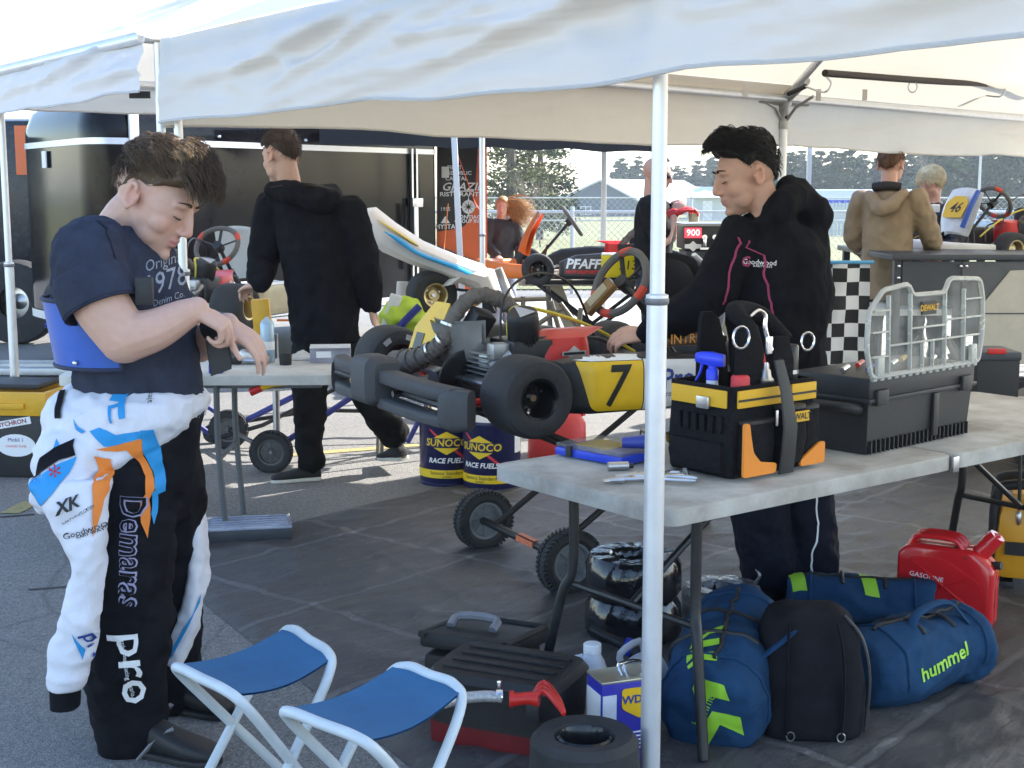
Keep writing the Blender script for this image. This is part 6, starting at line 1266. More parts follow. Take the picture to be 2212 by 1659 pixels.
def eyes_brows(th,M,hairm,lash=True,parent=None,world=True):
    for s in(1,-1):
        th.part('eyebrow',B().tube([(.0925,s*.013,.0405),(.0945,s*.028,.048),(.079,s*.052,.043)],[.0032,.0045,.002],6,k=4,M=M,flat=.6),hairm,parent,world=world)
        if lash: th.part('eyelash',B().tube([(.0875,s*.017,.0075),(.0905,s*.031,.0045),(.0815,s*.0455,.008)],[.001,.0018,.001],6,k=4,M=M),BLKP,parent,world=world)
FING=[(.088,.033,.95),(.094,.0115,1.05),(.09,-.0105,1.0),(.082,-.031,.8)]
def hand(b,M,curl=(.5,.6,.5),side=1,s=1.0,thumb=(.6,.35),spread=.06):
    """wrist at origin, fingers +X, palm -Z, thumb towards +Y*side"""
    M=M@MX.Diagonal((s,s*side,s,1))
    b.loft([((-.012,0,0),(0,.027,0),(0,0,.019)),((.02,0,0),(0,.032,0),(0,0,.0175)),((.06,.001,.001),(0,.041,0),(0,0,.0145)),((.09,.001,.0),(0,.042,0),(0,0,.0115))],18,M,.8,dome=.4)
    b.ell((.035,.03,-.008),(.032,.016,.015),M,12,8)
    for i,(x,y,l) in enumerate(FING):
        p=V((x,y,0)); a=0; pts=[p-V((.015,0,0)),p]; d0=(y)*spread*8
        for j,sg in enumerate((.042,.026,.021)):
            a+=curl[j]*(1+.06*(i-1.5)); p=p+V((cos(a)*cos(d0),sin(d0)*cos(a),-sin(a)))*sg*l; pts.append(p.copy())
        b.tube(pts,[.009,.0092,.0085,.0076,.006],10,k=3,M=M); b.ell(pts[-1],(.0062,.0062,.0062),M,8,6)
    p=V((.028,.034,-.006)); t1,t2=thumb; pts=[p]; a=t1
    for j,sg in enumerate((.034,.03,.024)):
        p=p+V((cos(a),sin(a)*.85,-.35*(j*.5)))*sg; pts.append(p.copy()); a-=t2
    b.tube(pts,[.0135,.011,.0098,.0075],10,k=3,M=M); b.ell(pts[-1],(.0075,.0075,.0075),M,8,6)
def limb(b,pts,rad,n=14,k=4,flat=1):
    b.tube(pts,rad,n,k=k,flat=flat); b.ell(pts[0],(rad[0],)*3,None,12,8); b.ell(pts[-1],(rad[-1],)*3,None,12,8)
def tint_body(me,base,Mh,lip=(.5,.2,.18),blush=.5,beard=0):
    at=me.attributes.new('tint','FLOAT_COLOR','POINT'); inv=Mh.inverted(); vals=[]; bs=V(base)
    for q in me.vertices:
        p=inv@q.co; c=bs.copy()
        if -.15<p.z<.16 and p.length<.2:
            g=lambda cx,cy,cz,s: math.exp(-(((p.x-cx)**2+(abs(p.y)-cy)**2+(p.z-cz)**2)/(2*s*s)))
            l=min(1,(g(.1,.0,-.05,.0085)+g(.1,.013,-.051,.007)+g(.099,0,-.0625,.0085)+g(.098,.012,-.062,.006))); c=c.lerp(V(lip),min(1,l)*.75)
            bl=min(1,g(.08,.045,-.02,.02)*.5+g(.115,0,-.018,.014)*.6+g(-.012,.085,0,.022)*.7)*blush; c=c.lerp(V((bs.x*1.0,bs.y*.68,bs.z*.62)),bl)
            ed=min(1,g(.083,.03,.022,.012)*.5+g(.08,.031,.0,.012)*.25); c=c*(1-.3*ed)
            if beard:
                bd=max(0,min(1,(-.028-p.z)/.03))*max(0,min(1,(p.x+.0)/.05)); c=c.lerp(V((bs.x*.62,bs.y*.6,bs.z*.62)),bd*beard)
        vals+=[c.x,c.y,c.z,1]
    at.data.foreach_set('color',vals)
def cap(th,M,mt,thick,lims,name='hair',nz=.006,fr=40,parent=None,sh=(1,1,1),seed=0,world=True):
    azs=[0,35,60,80,95,115,140,180]
    def elmin(a):
        a=abs(a)
        for i in range(7):
            if a<=azs[i+1]: t=(a-azs[i])/(azs[i+1]-azs[i]); return lims[i]*(1-t)+lims[i+1]*t
        return lims[-1]
    C0=V((-.014,0,.034)); RR=V((.1*sh[0],.078*sh[1],.09*sh[2]))
    def fn(s,t):
        az=(s-.5)*360; e0=elmin(az); el=e0+(90-e0)*max(0,(t-.06)/.94); d=V((cos(R(el))*cos(R(az)),cos(R(el))*sin(R(az)),sin(R(el))))
        k=thick(az,el)*min(1,.25+t*5) if t>.03 else -.012
        n_=nz*noise.noise(V((d.x*fr*.25,d.y*fr*.25,d.z*fr*.1+seed)))+nz*.6*noise.noise(V((d.x*fr*.6,d.y*fr*.6,d.z*fr*.3+seed)))
        return M@(C0+V((d.x*RR.x,d.y*RR.y,d.z*RR.z))+d*(k+n_*(1 if t>.06 else 0)))
    o=th.part(name,B().grid(72,26,fn),mt,parent,world=world,ang=180)
    return o,elmin,C0,RR
def strands(th,M,mt,n,elmin,C0,RR,off,flow,L_,r=.0012,curl=.006,seed=1,azr=(-180,180),name='hair_strands',parent=None,emin=0,lift=.0,world=True):
    random.seed(seed); q=B()
    for i in range(n):
        az=random.uniform(*azr); e0=elmin(az)+emin; el=math.degrees(math.asin(random.uniform(sin(R(max(-60,e0))),1)))
        d=V((cos(R(el))*cos(R(az)),cos(R(el))*sin(R(az)),sin(R(el)))); p=C0+V((d.x*RR.x,d.y*RR.y,d.z*RR.z))+d*off(az,el)
        f=V(flow(az,el,d)); f=(f-d*f.dot(d)); f=f.normalized() if f.length>1e-4 else V((0,0,-1)); l=L_*random.uniform(.6,1.25); ph=random.uniform(0,6.3); w=f.cross(d)
        pts=[]
        for j in range(6):
            t=j/5; pts.append(M@(p+f*(l*t)+d*(lift*sin(t*2.2)*l+ -.25*l*l/.1*t*t+.003)+ (w*sin(ph+t*5)+d*cos(ph+t*5))*curl*t))
        q.tube(pts,[r,r*1.2,r*1.1,r*.9,r*.6,r*.2],3,caps=False)
    return th.part(name,q,mt,parent,world=world,ang=180,kind='stuff')
def shoe(th,heel,toe,mt,sole,h=.075,w=.043,parent=None,ankle=True,up=V((0,0,1)),name='shoe'):
    heel=V(heel);toe=V(toe); d=(toe-heel); L_=d.length; d.normalize(); sd=up.cross(d).normalized(); u=d.cross(sd)
    f=lambda t,z:heel+d*(t*L_)+u*z
    prof=[(-.03,.5,.55,.0),(.0,.8,.9,.0),(.12,.9,1.0,0),(.3,.85,.95,0),(.5,.95,.72,0),(.7,1.05,.55,0),(.88,.98,.45,0),(.98,.75,.35,0),(1.02,.4,.2,0)]
    q=B().loft([(f(t,.012+h*.5*hh),sd*(w*ww),u*(h*.5*hh)) for t,ww,hh,_ in prof],18,None,.75)
    if ankle: q.loft([(f(.17,h*.6),d*(.045),sd*(.036)),(f(.16,h*1.35),d*(.043),sd*(.036))],16)
    o=th.part(name,q,mt,parent,world=True,ang=60)
    q=B().loft([(f(t,.011),sd*(w*ww*1.06),u*.012) for t,ww,hh,_ in prof],18,None,.5); th.part('sole',q,sole,o,world=True)
    return o
# ---------------------------------------------------------------- the youth in the half-worn race suit
YK=3.69
def k(u,v,dy=0): return P(u,v,YK+dy)
th=Th('person','youth in dark t-shirt with race suit rolled down to the waist looking at his hands','person',V((*k(290,1649).xy,0)))
Mh=headM(k(335,436,-.02),(.8,-.24,-.52),(.5,-.06,.8),1.12)
b=B(); head(b,Mh,.12)
limb(b,[Mh@V((-.03,0,-.03)),k(272,478,.0),k(258,520,.02)],[.062,.066,.08],16)
b.loft([(k(255,530,.02),(.11,0,0),(0,.15,0)),(k(262,640,.0),(.14,0,0),(0,.16,0)),(k(300,800,0),(.14,0,0),(0,.14,0)),(k(285,960,0),(.14,0,0),(0,.15,0))],20,None,.9,dome=.3)
limb(b,[k(188,560,-.17),k(215,650,-.222),k(268,730,-.235)],[.075,.075,.066]); limb(b,[k(268,730,-.235),k(335,712,-.225),k(390,684,-.2),k(425,668,-.18)],[.066,.055,.043,.033])
limb(b,[k(330,590,.19),k(400,720,.2),k(430,745,.12)],[.06,.055,.05]); limb(b,[k(430,745,.12),k(465,712,.0),k(492,700,-.06)],[.045,.036,.031])
hand(b,headM(k(420,668,-.18),(.85,.1,-.5),(.25,-.6,.75))@MX.Rotation(-.4,4,'X'),(1.0,1.25,.9),1,1.0,(.5,.9))
hand(b,headM(k(490,698,-.06),(.8,-.1,-.55),(.5,-.35,.75)),(.45,.5,.3),-1,.98,(.9,.3))
for (h,kn,an) in((k(255,1000,-.08),k(268,1270,-.1),k(285,1580,-.05)),(k(320,1000,.1),k(350,1270,.17),k(392,1500,.25))): limb(b,[h,kn,an],[.09,.065,.045])
me=voxel(b,.0042,5); tint_body(me,(.62,.385,.29),Mh,(.5,.2,.18),.7); body=th.part('body',me,SKIN,world=True)
# hair
HB=mat('hair_brown',(.055,.035,.022),.5,spec=.22,var=.4,scale=30,col2=(.12,.075,.042)); 
def tk(az,el): return .011+.022*max(0,sin(R(max(0,el))))+(.011 if abs(az)<60 else 0)-(.011 if el<20 and abs(az)>70 else 0)
HBS=mat('hair_short',(.04,.026,.018),.6,var=.3,scale=60)
o,em,C0,RR=cap(th,Mh,HB,tk,[33,25,17,3,4,-16,-34,-44],nz=.012,fr=30,seed=3)
HL=mat('hair_light',(.09,.055,.026),.35,var=.5,scale=18,col2=(.32,.19,.08))
strands(th,Mh,HB,2800,em,C0,RR,lambda a,e:tk(a,e)*.9,lambda a,e,d:(.75,.15*sin(a),-.2),.034,.001,.0035,3,(-180,180),parent=o,emin=22,lift=.12)
strands(th,Mh,HL,1300,em,C0,RR,lambda a,e:tk(a,e)+.002,lambda a,e,d:(.9,-.3*cos(a*7),.1),.032,.001,.005,8,(-75,75),parent=o,emin=40,lift=.22)
strands(th,Mh,HB,900,em,C0,RR,lambda a,e:tk(a,e),lambda a,e,d:(1,0,-.6),.045,.0011,.006,5,(-48,48),parent=o,emin=2,lift=.45)
eyes_brows(th,Mh,HB)
# t-shirt
TS=mat('tshirt_navy',(.034,.039,.06),.9,spec=.12,var=.2,scale=20,bump=.25,bscale=400)
b=B(); b.loft([(k(266,498,.01),(.085,.0,.03),(0,.085,0)),(k(255,520,.01),(.12,0,.02),(0,.15,0)),(k(252,560,.01),(.15,0,0),(0,.2,0)),(k(262,650,.0),(.178,0,0),(0,.19,0)),(k(288,740,0),(.172,0,0),(0,.17,0)),(k(300,820,0),(.172,0,0),(0,.165,0)),(k(298,900,0),(.168,0,0),(0,.162,0))],28,None,.95,dome=.1)
limb(b,[k(200,540,-.14),k(188,575,-.19),k(200,610,-.21)],[.09,.092,.088],18); limb(b,[k(310,560,.15),k(345,640,.2)],[.09,.08],18)
me=voxel(b,.0085,4); wrinkle(me,.011,6,(1,1,.8),2); wrinkle(me,.005,15,(1.4,1,.8),5); wrinkle(me,.002,34,(1,1,1),6); shirt=th.part('tshirt',me,TS,world=True); bvS=bvh_of(shirt)
def plane(u,v,y,rot=0,tilt=0): 
    return MX.Translation(P(u,v,y))@MX(((1,0,0,0),(0,0,-1,0),(0,1,0,0),(0,0,0,1)))@MX.Rotation(rot,4,'Z')
GP=mat('faded_print',(.26,.28,.33),.8,var=.4,scale=40)
for (tx,sz,u_,v_,rt) in(('Original',34,352,566,-.3),('1978',62,352,610,-.32),('Denim Co.',20,362,646,-.32)):
    _m=tmesh(tx,sz,shear=.35,sx=.8); _m.transform(MX.Translation((u_,v_,0))@MX.Rotation(rt,4,'Z')@MX.Diagonal((1,-1,1,1))); pdecal(th,'shirt_print',_m,bvS,GP,shirt,.002,6)
_a=k(190,590,-.2); _b=k(222,668,-.224); _M=frame(_a,_b-_a,(0,-1,0))@MX.Rotation(pi/2,4,'Y'); _l=(_b-_a).length
th.part('sleeve_hem',B().lathe([(.09,0),(.1,.012),(.1015,_l*.5),(.101,_l*.93),(.0985,_l*.96),(.1,_l),(.093,_l+.001),(.088,_l*.7)],_M,36,False),TS,shirt,world=True)
# rib protector
RB=mat('rib_blue',(.03,.11,.45),.3,var=.12,scale=8)
def rv(s,t):
    a=pi*(1.62-1.15*s)-pi*.0; # around the back
    ang=-pi*.42-s*pi*1.05; c=k(248+22*t,640+140*t,.0); rx=.186-.006*t; ry=.203-.012*t
    return c+V((cos(ang)*rx,sin(ang)*ry,.0))+V((0,0,.0))
q=B().grid(40,12,rv); q.grid(40,12,lambda s,t:rv(s,t)*.965+k(258,710,0)*.035); ro=th.part('rib_protector',q,RB,world=True,ang=180)
edge=[rv(i/40,0) for i in range(41)]+[rv(1,j/12) for j in range(13)]+[rv(1-i/40,1) for i in range(41)]+[rv(0,1-j/12) for j in range(13)]
th.part('edging',B().tube(edge,.006,6,close=True),mat('edging_navy',(.02,.025,.06),.7),ro,world=True)
for (s,t) in((.93,.15),(.93,.5),(.93,.9),(.55,.92),(.2,.9)): th.part('rivet',B().ell(rv(s,t)+V((-.004,-.004,0)),(.007,.007,.007)),CHROME,ro,world=True)
NV=mat('strap_navy',(.015,.018,.035),.8,var=.15)
bvA=bvh_of(shirt)
def ribbon(th,pts,w,mt,bv,name,par,off=.004):
    q=B(); P_=catmull([V(p) for p in pts],6); n=len(P_)
    for i,p in enumerate(P_):
        h=bv.find_nearest(th.inv@p); base=h[0]; nr=h[1]; t=(P_[min(i+1,n-1)]-P_[max(i-1,0)]).normalized(); sd=nr.cross(t).normalized()*w/2
        for e in(-1,1):
            h2=bv.find_nearest(base+sd*e); q.v.append(h2[0]+h2[1]*off)
        if i: m=2*i; q.f.append((m-2,m-1,m+1,m))
    return th.part(name,q,mt,par,ang=180)
st=ribbon(th,[k(205,500,-.1),k(245,530,-.2),k(285,580,-.22),k(305,640,-.22)],.045,NV,bvA,'shoulder_strap',ro)
decal(th,'strap_lettering',tmesh('TILLETT',.035,bold=.02),bvh_of(st),plane(262,553,3.3,-.95),WHTP,st,.003,.01)
th.part('buckle',B().box(k(312,628,-.235),(.045,.02,.07),None,.006),BLK,ro,world=True)
th.part('wrist_wrap',B().tube([k(458,705,.0),k(480,706,-.03),k(500,712,-.06)],[.041,.04,.037],16,k=3),BLK,world=True); th.part('wrap_tail',B().loft([(k(468,735,-.06),(.03,0,0),(0,.004,0)),(k(475,775,-.07),(.032,0,0),(0,.004,0)),(k(478,805,-.07),(.028,0,.01),(0,.004,0))],10,None,.5),BLK,world=True)
# race suit: trousers
SK=mat('suit_black',(.008,.008,.011),.8,spec=.12,var=.25,scale=18,bump=.3,bscale=300); SWH=mat('suit_white',(.68,.68,.74),.7,var=.05,bump=.2,bscale=260); SBL=mat('suit_blue',(.02,.28,.62),.65,var=.06); SOR=mat('suit_orange',(.78,.22,.03),.65,var=.06)
b=B(); b.loft([(k(300,860,0),(.165,0,0),(0,.165,0)),(k(285,950,0),(.185,0,0),(0,.19,0)),(k(282,1040,.02),(.185,0,0),(0,.19,0)),(k(290,1110,.04),(.165,0,0),(0,.17,0))],24,None,.9,dome=.15)
limb(b,[k(262,1040,-.06),k(272,1150,-.08),k(280,1280,-.09),k(275,1420,-.07),k(280,1540,-.05),k(285,1612,-.04)],[.15,.13,.118,.112,.1,.088],20); limb(b,[k(335,1040,.08),k(350,1150,.12),k(360,1280,.17),k(362,1400,.22),k(372,1500,.25)],[.14,.118,.105,.095,.085],20)
me=voxel(b,.0085,4); wrinkle(me,.012,5.5,(1,1,1.1),4); wrinkle(me,.005,14,(1,1,1.3),6); suit=th.part('race_suit',me,SK,world=True)
# rolled-down upper: tilted wrap
b=B(); b.loft([(k(285,842,0),(.19,0,.0),(0,.18,0)),(k(278,868,0),(.22,0,.02),(0,.205,0)),(k(268,920,0),(.226,0,.055),(0,.215,0)),(k(252,985,0),(.22,0,.10),(0,.21,0)),(k(246,1015,0),(.19,0,.11),(0,.185,0))],30,None,.9,dome=.12)
limb(b,[k(150,1000,-.17),k(150,1055,-.22)],[.09,.075],16)
me=voxel(b,.008,4); wrinkle(me,.012,5,(1,1,1.6),9); wrinkle(me,.007,12,(.8,1,1.6),3); wrinkle(me,.003,26,(1,1,1),5); wr=th.part('rolled_top',me,SWH,suit,world=True)
def sleeve(rows,dep,thk,name,cuff=None):
    q=B().loft([(P(u,v,dep+dd),(hw/800,0,0),(0,thk,0)) for u,v,hw,dd in rows],20,None,.85,dome=.1); me=voxel(q,.007,3); wrinkle(me,.008,8,(1,1,.7),3); wrinkle(me,.005,15,(1,1,1.3),6); o=th.part(name,me,SWH,suit,world=True)
    if cuff: 
        q=B().loft([(P(u,v,dep+dd),(hw/800,0,0),(0,thk*.8,0)) for u,v,hw,dd in cuff],16,None,.8); th.part('cuff',q,SK,o,world=True)
    return o
sl1=sleeve([(150,1035,84,.03),(160,1090,64,.0),(184,1165,40,0),(190,1230,31,0),(182,1290,34,.0),(168,1340,41,0),(156,1404,45,0),(143,1470,41,0),(141,1484,34,0)],3.42,.055,'sleeve',[(141,1478,31,0),(141,1500,30,0),(141,1526,29,0)])
sl2=sleeve([(424,1095,14,0),(428,1150,17,0),(430,1200,20,0),(424,1255,24,0),(410,1320,25,0),(392,1400,25,0),(384,1426,21,0)],3.80,.05,'sleeve')
Z4=lambda p:(p[0]*.33562,552.1+p[1]*.33562); Z7=lambda p:(p[0]*.33562,1102.2+p[1]*.33562)
def pk_(pts,conv,y): return [(lambda w_:(w_.x,w_.z))(P(*conv(p),y)) for p in pts]
PX=MX(((1,0,0,0),(0,0,-1,0),(0,1,0,0),(0,0,0,1)))
def suitpatch(pts,mt,bv,par,conv=Z4,y=3.46,off=.003,name='suit_panel'):
    M=PX.copy(); M.translation=V((0,y-.15,0)); return decal(th,name,p2mesh([pk_(pts,conv,y)]),bv,M,mt,par,off,.014,.3)
bw=bvh_of(wr); bs_=bvh_of(suit); b1=bvh_of(sl1); b2=bvh_of(sl2); ball=bvh_of(wr,sl1,suit)
suitpatch([(570,1135),(635,1112),(735,1160),(880,1140),(890,1185),(720,1235),(665,1232)],SBL,ball,wr)
suitpatch([(445,1065),(480,1110),(540,1140),(515,1155),(470,1130)],SBL,ball,wr); suitpatch([(352,1185),(385,1230),(345,1250)],SBL,ball,wr)
suitpatch([(232,1432),(270,1300),(350,1240),(465,1190),(470,1230),(495,1285),(400,1310),(300,1380)],SK,ball,wr,off=.004)
suitpatch([(215,1470),(240,1430),(400,1330),(505,1290),(480,1380),(400,1500),(330,1570),(285,1612),(240,1565)],SBL,ball,wr,off=.0035)
suitpatch([(598,1290),(700,1315),(712,1400),(716,1480),(690,1640),(660,1760),(655,1640),(650,1540),(630,1420)],SOR,ball,suit,off=.004)
suitpatch([(610,1250),(740,1225),(890,1190),(905,1240),(885,1300),(930,1420),(950,1530),(915,1600),(925,1720),(915,1850),(880,1740),(870,1600),(900,1560),(895,1450),(860,1350),(800,1262),(740,1270)],SOR,ball,suit,off=.004)
suitpatch([(885,1135),(962,1130),(975,1250),(990,1400),(1005,1500),(1000,1560),(960,1575),(955,1700),(945,1770),(925,1700),(930,1560),(950,1540),(935,1420),(890,1300)],SBL,ball,suit,off=.005)
suitpatch([(275,930),(325,920),(360,1070),(310,1075)],SK,ball,wr,off=.006,name='hook_tape')
# orange flash behind the sleeve
suitpatch([(430,260),(470,275),(490,380),(440,500),(385,670),(378,600),(410,420)],SOR,bs_,suit,Z7,3.5,.003)
suitpatch([(537,715),(606,832),(590,895),(568,815)],SBL,b1,sl1,Z7); suitpatch([(1283,545),(1275,600),(1215,740),(1100,960),(1085,935),(1180,760),(1235,680)],SBL,b2,sl2,Z7,3.75); suitpatch([(1200,330),(1185,400),(1180,300)],SOR,b2,sl2,Z7,3.75)
# lettering
def suittext(s,u,v,h,rot,mt,bv,par,**kw): 
    return decal(th,'suit_lettering',tmesh(s,h/800*1.38,**kw),bv,plane(u,v,3.31,rot),mt,par,.0055,.012,.35)
suitpatch([(690,905),(785,915),(760,965),(672,955)],SBL,ball,wr,off=.004,name='emblem'); suitpatch([(735,950),(775,945),(795,1050),(755,1060)],SBL,ball,wr,off=.004,name='emblem'); suitpatch([(675,985),(745,970),(745,985),(700,1000),(712,1085),(695,1082)],SBL,ball,wr,off=.004,name='emblem')
suittext('lyssajt',276,880,11,-1.45,BLKP,ball,wr); suittext('Demaras',404,929,10,.45,WHTP,bs_,suit,bold=.02)
PUR=mat('purple_print',(.35,.33,.5),.6)
suittext('Demaras',240,1228,46,-1.62,PUR,bs_,suit,bold=.035,shear=.15,spacing=1.05); suittext('Demaras',240,1228,46,-1.62,SK,bs_,suit,bold=.002,shear=.15,spacing=1.07).data.transform(MX.Translation((-.0005,-.004,0)))
suittext('pro',240,1505,64,-1.55,WHTP,bs_,suit,bold=.01,sx=1.35); suittext('Professional Racing Ontario',226,1500,9,-1.5,WHTP,bs_,suit)
suittext('Goodwood',168,1159,14,.3,BLKP,b1,sl1); suittext('KART WAYS',178,1166,7,.3,BLKP,b1,sl1,bold=.02); suittext('pro',180,1420,26,-1.4,mat('navy_print',(.02,.05,.25),.5),b1,sl1,sx=1.4,bold=.01); suittext('pro',399,1395,20,1.05,MATS['navy_print'],b2,sl2,sx=1.4)
suittext('XK',127,1105,24,.35,BLKP,b1,sl1,bold=.03,shear=.3); suittext('KARTWRAPS.COM',150,1126,6,.5,BLKP,b1,sl1); suittext('*',92,1050,40,.2,RED,ball,wr)
shoeM=mat('boot_black',(.014,.014,.016),.5,var=.2,bump=.2,bscale=200)
s_=shoe(th,k(285,1655,-.06)*V((1,1,0))+V((0,0,.0)),k(470,1690,-.16)*V((1,1,0)),shoeM,BLK,.1,.047,name='boot'); th.part('boot_strap',B().tube([k(300,1640,-.1),k(345,1590,-.11),k(375,1575,-.1)],.03,8,k=3,flat=.25),mat('boot_grey',(.3,.3,.32),.6),s_,world=True)
s_=shoe(th,k(370,1560,.25)*V((1,1,0)),k(498,1590,.18)*V((1,1,0)),shoeM,BLK,.1,.047,name='boot'); th.part('boot_strap',B().tube([k(352,1545,.18),k(372,1520,.17)],.022,8,flat=.3),mat('boot_grey',(.3,.3,.32),.6),s_,world=True)
# ---------------------------------------------------------------- generic clothed figure
def figure(label,J,Mh,skin,cloth,vox=.008,chub=0,beard=0,wr=.01,loc=None,bodyonly=None,seed=1,sleeve_long=True,hands=None):
    """J: world joints. torso: list of (centre,a,b) rings"""
    th=Th('person',label,'person',loc)
    b=B(); head(b,Mh,chub); limb(b,[Mh@V((-.03,0,-.03)),J['neck']],[.056,.06],14)
    b.loft([(c,a*.85,d*.85) for c,a,d in J['torso']],20,None,.9,dome=.2)
    for s in 'LR':
        limb(b,[J['sh'+s],J['el'+s],J['wr'+s]],[.05,.043,.03]); limb(b,[J['hip'+s],J['kn'+s],J['an'+s]],[.08,.058,.042])
        f,upv,curl,sd=J['hand'+s]; hand(b,headM(J['wr'+s],f,upv),curl,sd,1.0)
    me=voxel(b,vox*.6,2); tint_body(me,skin,Mh,beard=beard); body=th.part('body',me,SKIN,world=True)
    top,bot,shm,solem=cloth
    b=B(); b.loft(J['torso'],26,None,.9,dome=.12)
    for s in 'LR':
        r=J.get('sleeve_r',[.085,.066,.046])
        if sleeve_long: limb(b,[J['sh'+s],J['sh'+s]*.5+J['el'+s]*.5,J['el'+s],J['el'+s]*.5+J['wr'+s]*.5,J['wr'+s]*.93+J['el'+s]*.07],[r[0],(r[0]+r[1])/2+.004,r[1],(r[1]+r[2])/2+.004,r[2]],16)
        else: limb(b,[J['sh'+s],J['sh'+s]*.35+J['el'+s]*.65],[r[0],r[1]+.012],16)
    if 'extra' in J: J['extra'](b)
    me=voxel(b,vox,4); wrinkle(me,wr,6,(1,1,.9),seed); wrinkle(me,wr*.45,15,(1,1,.8),seed+3); tp=th.part('top',me,top,world=True)
    b=B()
    hc=J['torso'][0]; b.loft([(hc[0]+V((0,0,.04)),hc[1]*.93,hc[2]*.95),(hc[0]-V((0,0,.08)),hc[1]*.92,hc[2]*.98)],20,None,.9,dome=.3)
    lr=J.get('leg_r',[.098,.082,.07])
    for s in 'LR': limb(b,[J['hip'+s],J['hip'+s]*.5+J['kn'+s]*.5,J['kn'+s],J['kn'+s]*.5+J['an'+s]*.5,J['an'+s]+V((0,0,.02))],[lr[0],(lr[0]+lr[1])/2+.004,lr[1],(lr[1]+lr[2])/2,lr[2]],18)
    me=voxel(b,vox,4); wrinkle(me,wr,6,(1,1,1.1),seed+7); wrinkle(me,wr*.5,14,(1,1,1.2),seed+9); th.part('trousers',me,bot,world=True)
    for s in 'LR': h,t=J['foot'+s]; shoe(th,h,t,shm,solem,parent=None,up=J.get('up'+s,V((0,0,1))))
    return th,tp,body
# ---------------------------------------------------------------- worker in the black hoodie leaning over the kart
YM=4.98
def m(u,v,dy=0): return P(u,v,YM+dy)
Mh=headM(m(1612,384,.0),(-.93,-.14,-.27),(-.27,0,.93),1.1)
fx=V((-.80,-.6,0)); sd=V((.6,-.8,0)) # facing direction, left side direction
HK=mat('hoodie_black',(.008,.008,.011),.9,spec=.1,var=.25,scale=16,bump=.3,bscale=260); TR=mat('track_navy',(.009,.01,.02),.75,spec=.15,var=.2,bump=.2,bscale=260); MAG=mat('magenta_cord',(.3,.03,.1),.7)
ax=V((.155,.09,0)); ay=V((-.07,.115,0))
J=dict(neck=m(1655,455,0),torso=[(m(1682,880,0),V((.165,.05,0)),V((-.05,.135,0))),(m(1682,760,0),V((.165,.05,0)),V((-.05,.135,0))),(m(1676,640,0),V((.178,.05,0)),V((-.05,.14,0))),(m(1672,545,0),V((.175,.05,0)),V((-.05,.135,0))),(m(1668,500,0),V((.14,.04,0)),V((-.04,.115,0))),(m(1660,468,0),V((.085,.02,0)),V((-.03,.09,0)))],
 shR=m(1596,520,-.05),elR=m(1530,645,-.1),wrR=m(1398,722,-.02),shL=m(1738,520,.06),elL=m(1752,660,.0),wrL=m(1700,772,-.12),handR=(V((-.95,.1,-.1)),V((.0,-.55,.83)),(.5,.6,.4),-1),handL=(V((-.6,-.3,-.4)),V((0,-.4,.8)),(.6,.6,.5),1),
 hipR=m(1635,900,.0),hipL=m(1725,900,.05),knR=m(1640,1110,.0),knL=m(1742,1110,.07),anR=m(1665,1300,.02)*V((1,1,0))+V((0,0,.09)),anL=m(1752,1300,.1)*V((1,1,0))+V((0,0,.09)),
 footR=(m(1680,1345,.04)*V((1,1,0)),m(1610,1370,-.05)*V((1,1,0))-V((.08,0,0))),footL=(m(1770,1345,.1)*V((1,1,0)),m(1700,1370,.03)*V((1,1,0))-V((.07,0,0))),sleeve_r=[.09,.077,.056],leg_r=[.115,.105,.105])
def hood(b): limb(b,[m(1640,492,-.1),m(1690,445,-.06),m(1722,425,.04),m(1700,430,.12),m(1650,460,.1)],[.035,.055,.065,.055,.04],14); limb(b,[m(1705,410,.03),m(1745,470,.08)],[.05,.09],14)
J['extra']=hood
th,tp,body=figure('worker in a black hoodie with magenta cords reaching into the numbered seven kart',J,Mh,(.58,.35,.26),(HK,TR,shoeM,BLK),.0085,-.04,.35,.010,V((*m(1700,1345).xy,0)),seed=12)
HBK=mat('hair_black',(.008,.007,.007),.45,spec=.25,var=.3,scale=40)
def tkm(az,el): return .004+.026*max(0,min(1,(el-12)/35))+(.008 if abs(az)<50 and el>30 else 0)
o,em,C0,RR=cap(th,Mh,HBK,tkm,[38,30,24,2,10,-8,-34,-46],nz=.006,fr=40,seed=6)
strands(th,Mh,HBK,1300,em,C0,RR,lambda a,e:tkm(a,e)*.95,lambda a,e,d:(.8,0,.15),.03,.0011,.0012,2,parent=o,emin=14,lift=.3)
strands(th,Mh,HBK,300,em,C0,RR,lambda a,e:tkm(a,e),lambda a,e,d:(1,0,.15),.034,.0016,.003,4,(-45,45),parent=o,emin=6,lift=.7)
strands(th,Mh,HBK,700,em,C0,RR,lambda a,e:.002,lambda a,e,d:(-.2,0,-1),.012,.0009,.001,9,(70,290),parent=o,emin=-1,lift=.1)
eyes_brows(th,Mh,HBK)
bt=bvh_of(tp)
ribbon(th,[m(1606,500,-.2),m(1592,560,-.2),m(1580,620,-.2),m(1574,668,-.2)],.008,MAG,bt,'drawstring',tp,.004); ribbon(th,[m(1636,512,-.2),m(1645,560,-.2),m(1660,625,-.2),m(1670,690,-.2)],.008,MAG,bt,'drawstring',tp,.004)
def mplane(u,v,rot=0): return MX.Translation(P(u,v,YM-.35))@PX@MX.Rotation(rot,4,'Z')
decal(th,'chest_logo',tmesh('Goodwood',.026),bt,mplane(1664,574,-.05),WHTP,tp,.003,.012); decal(th,'chest_logo',tmesh('KARTWAYS',.012),bt,mplane(1672,583,-.05),WHTP,tp,.003,.012); decal(th,'chest_logo',tmesh('G',.05,bold=.03),bt,mplane(1634,573),MAG,tp,.003,.012)
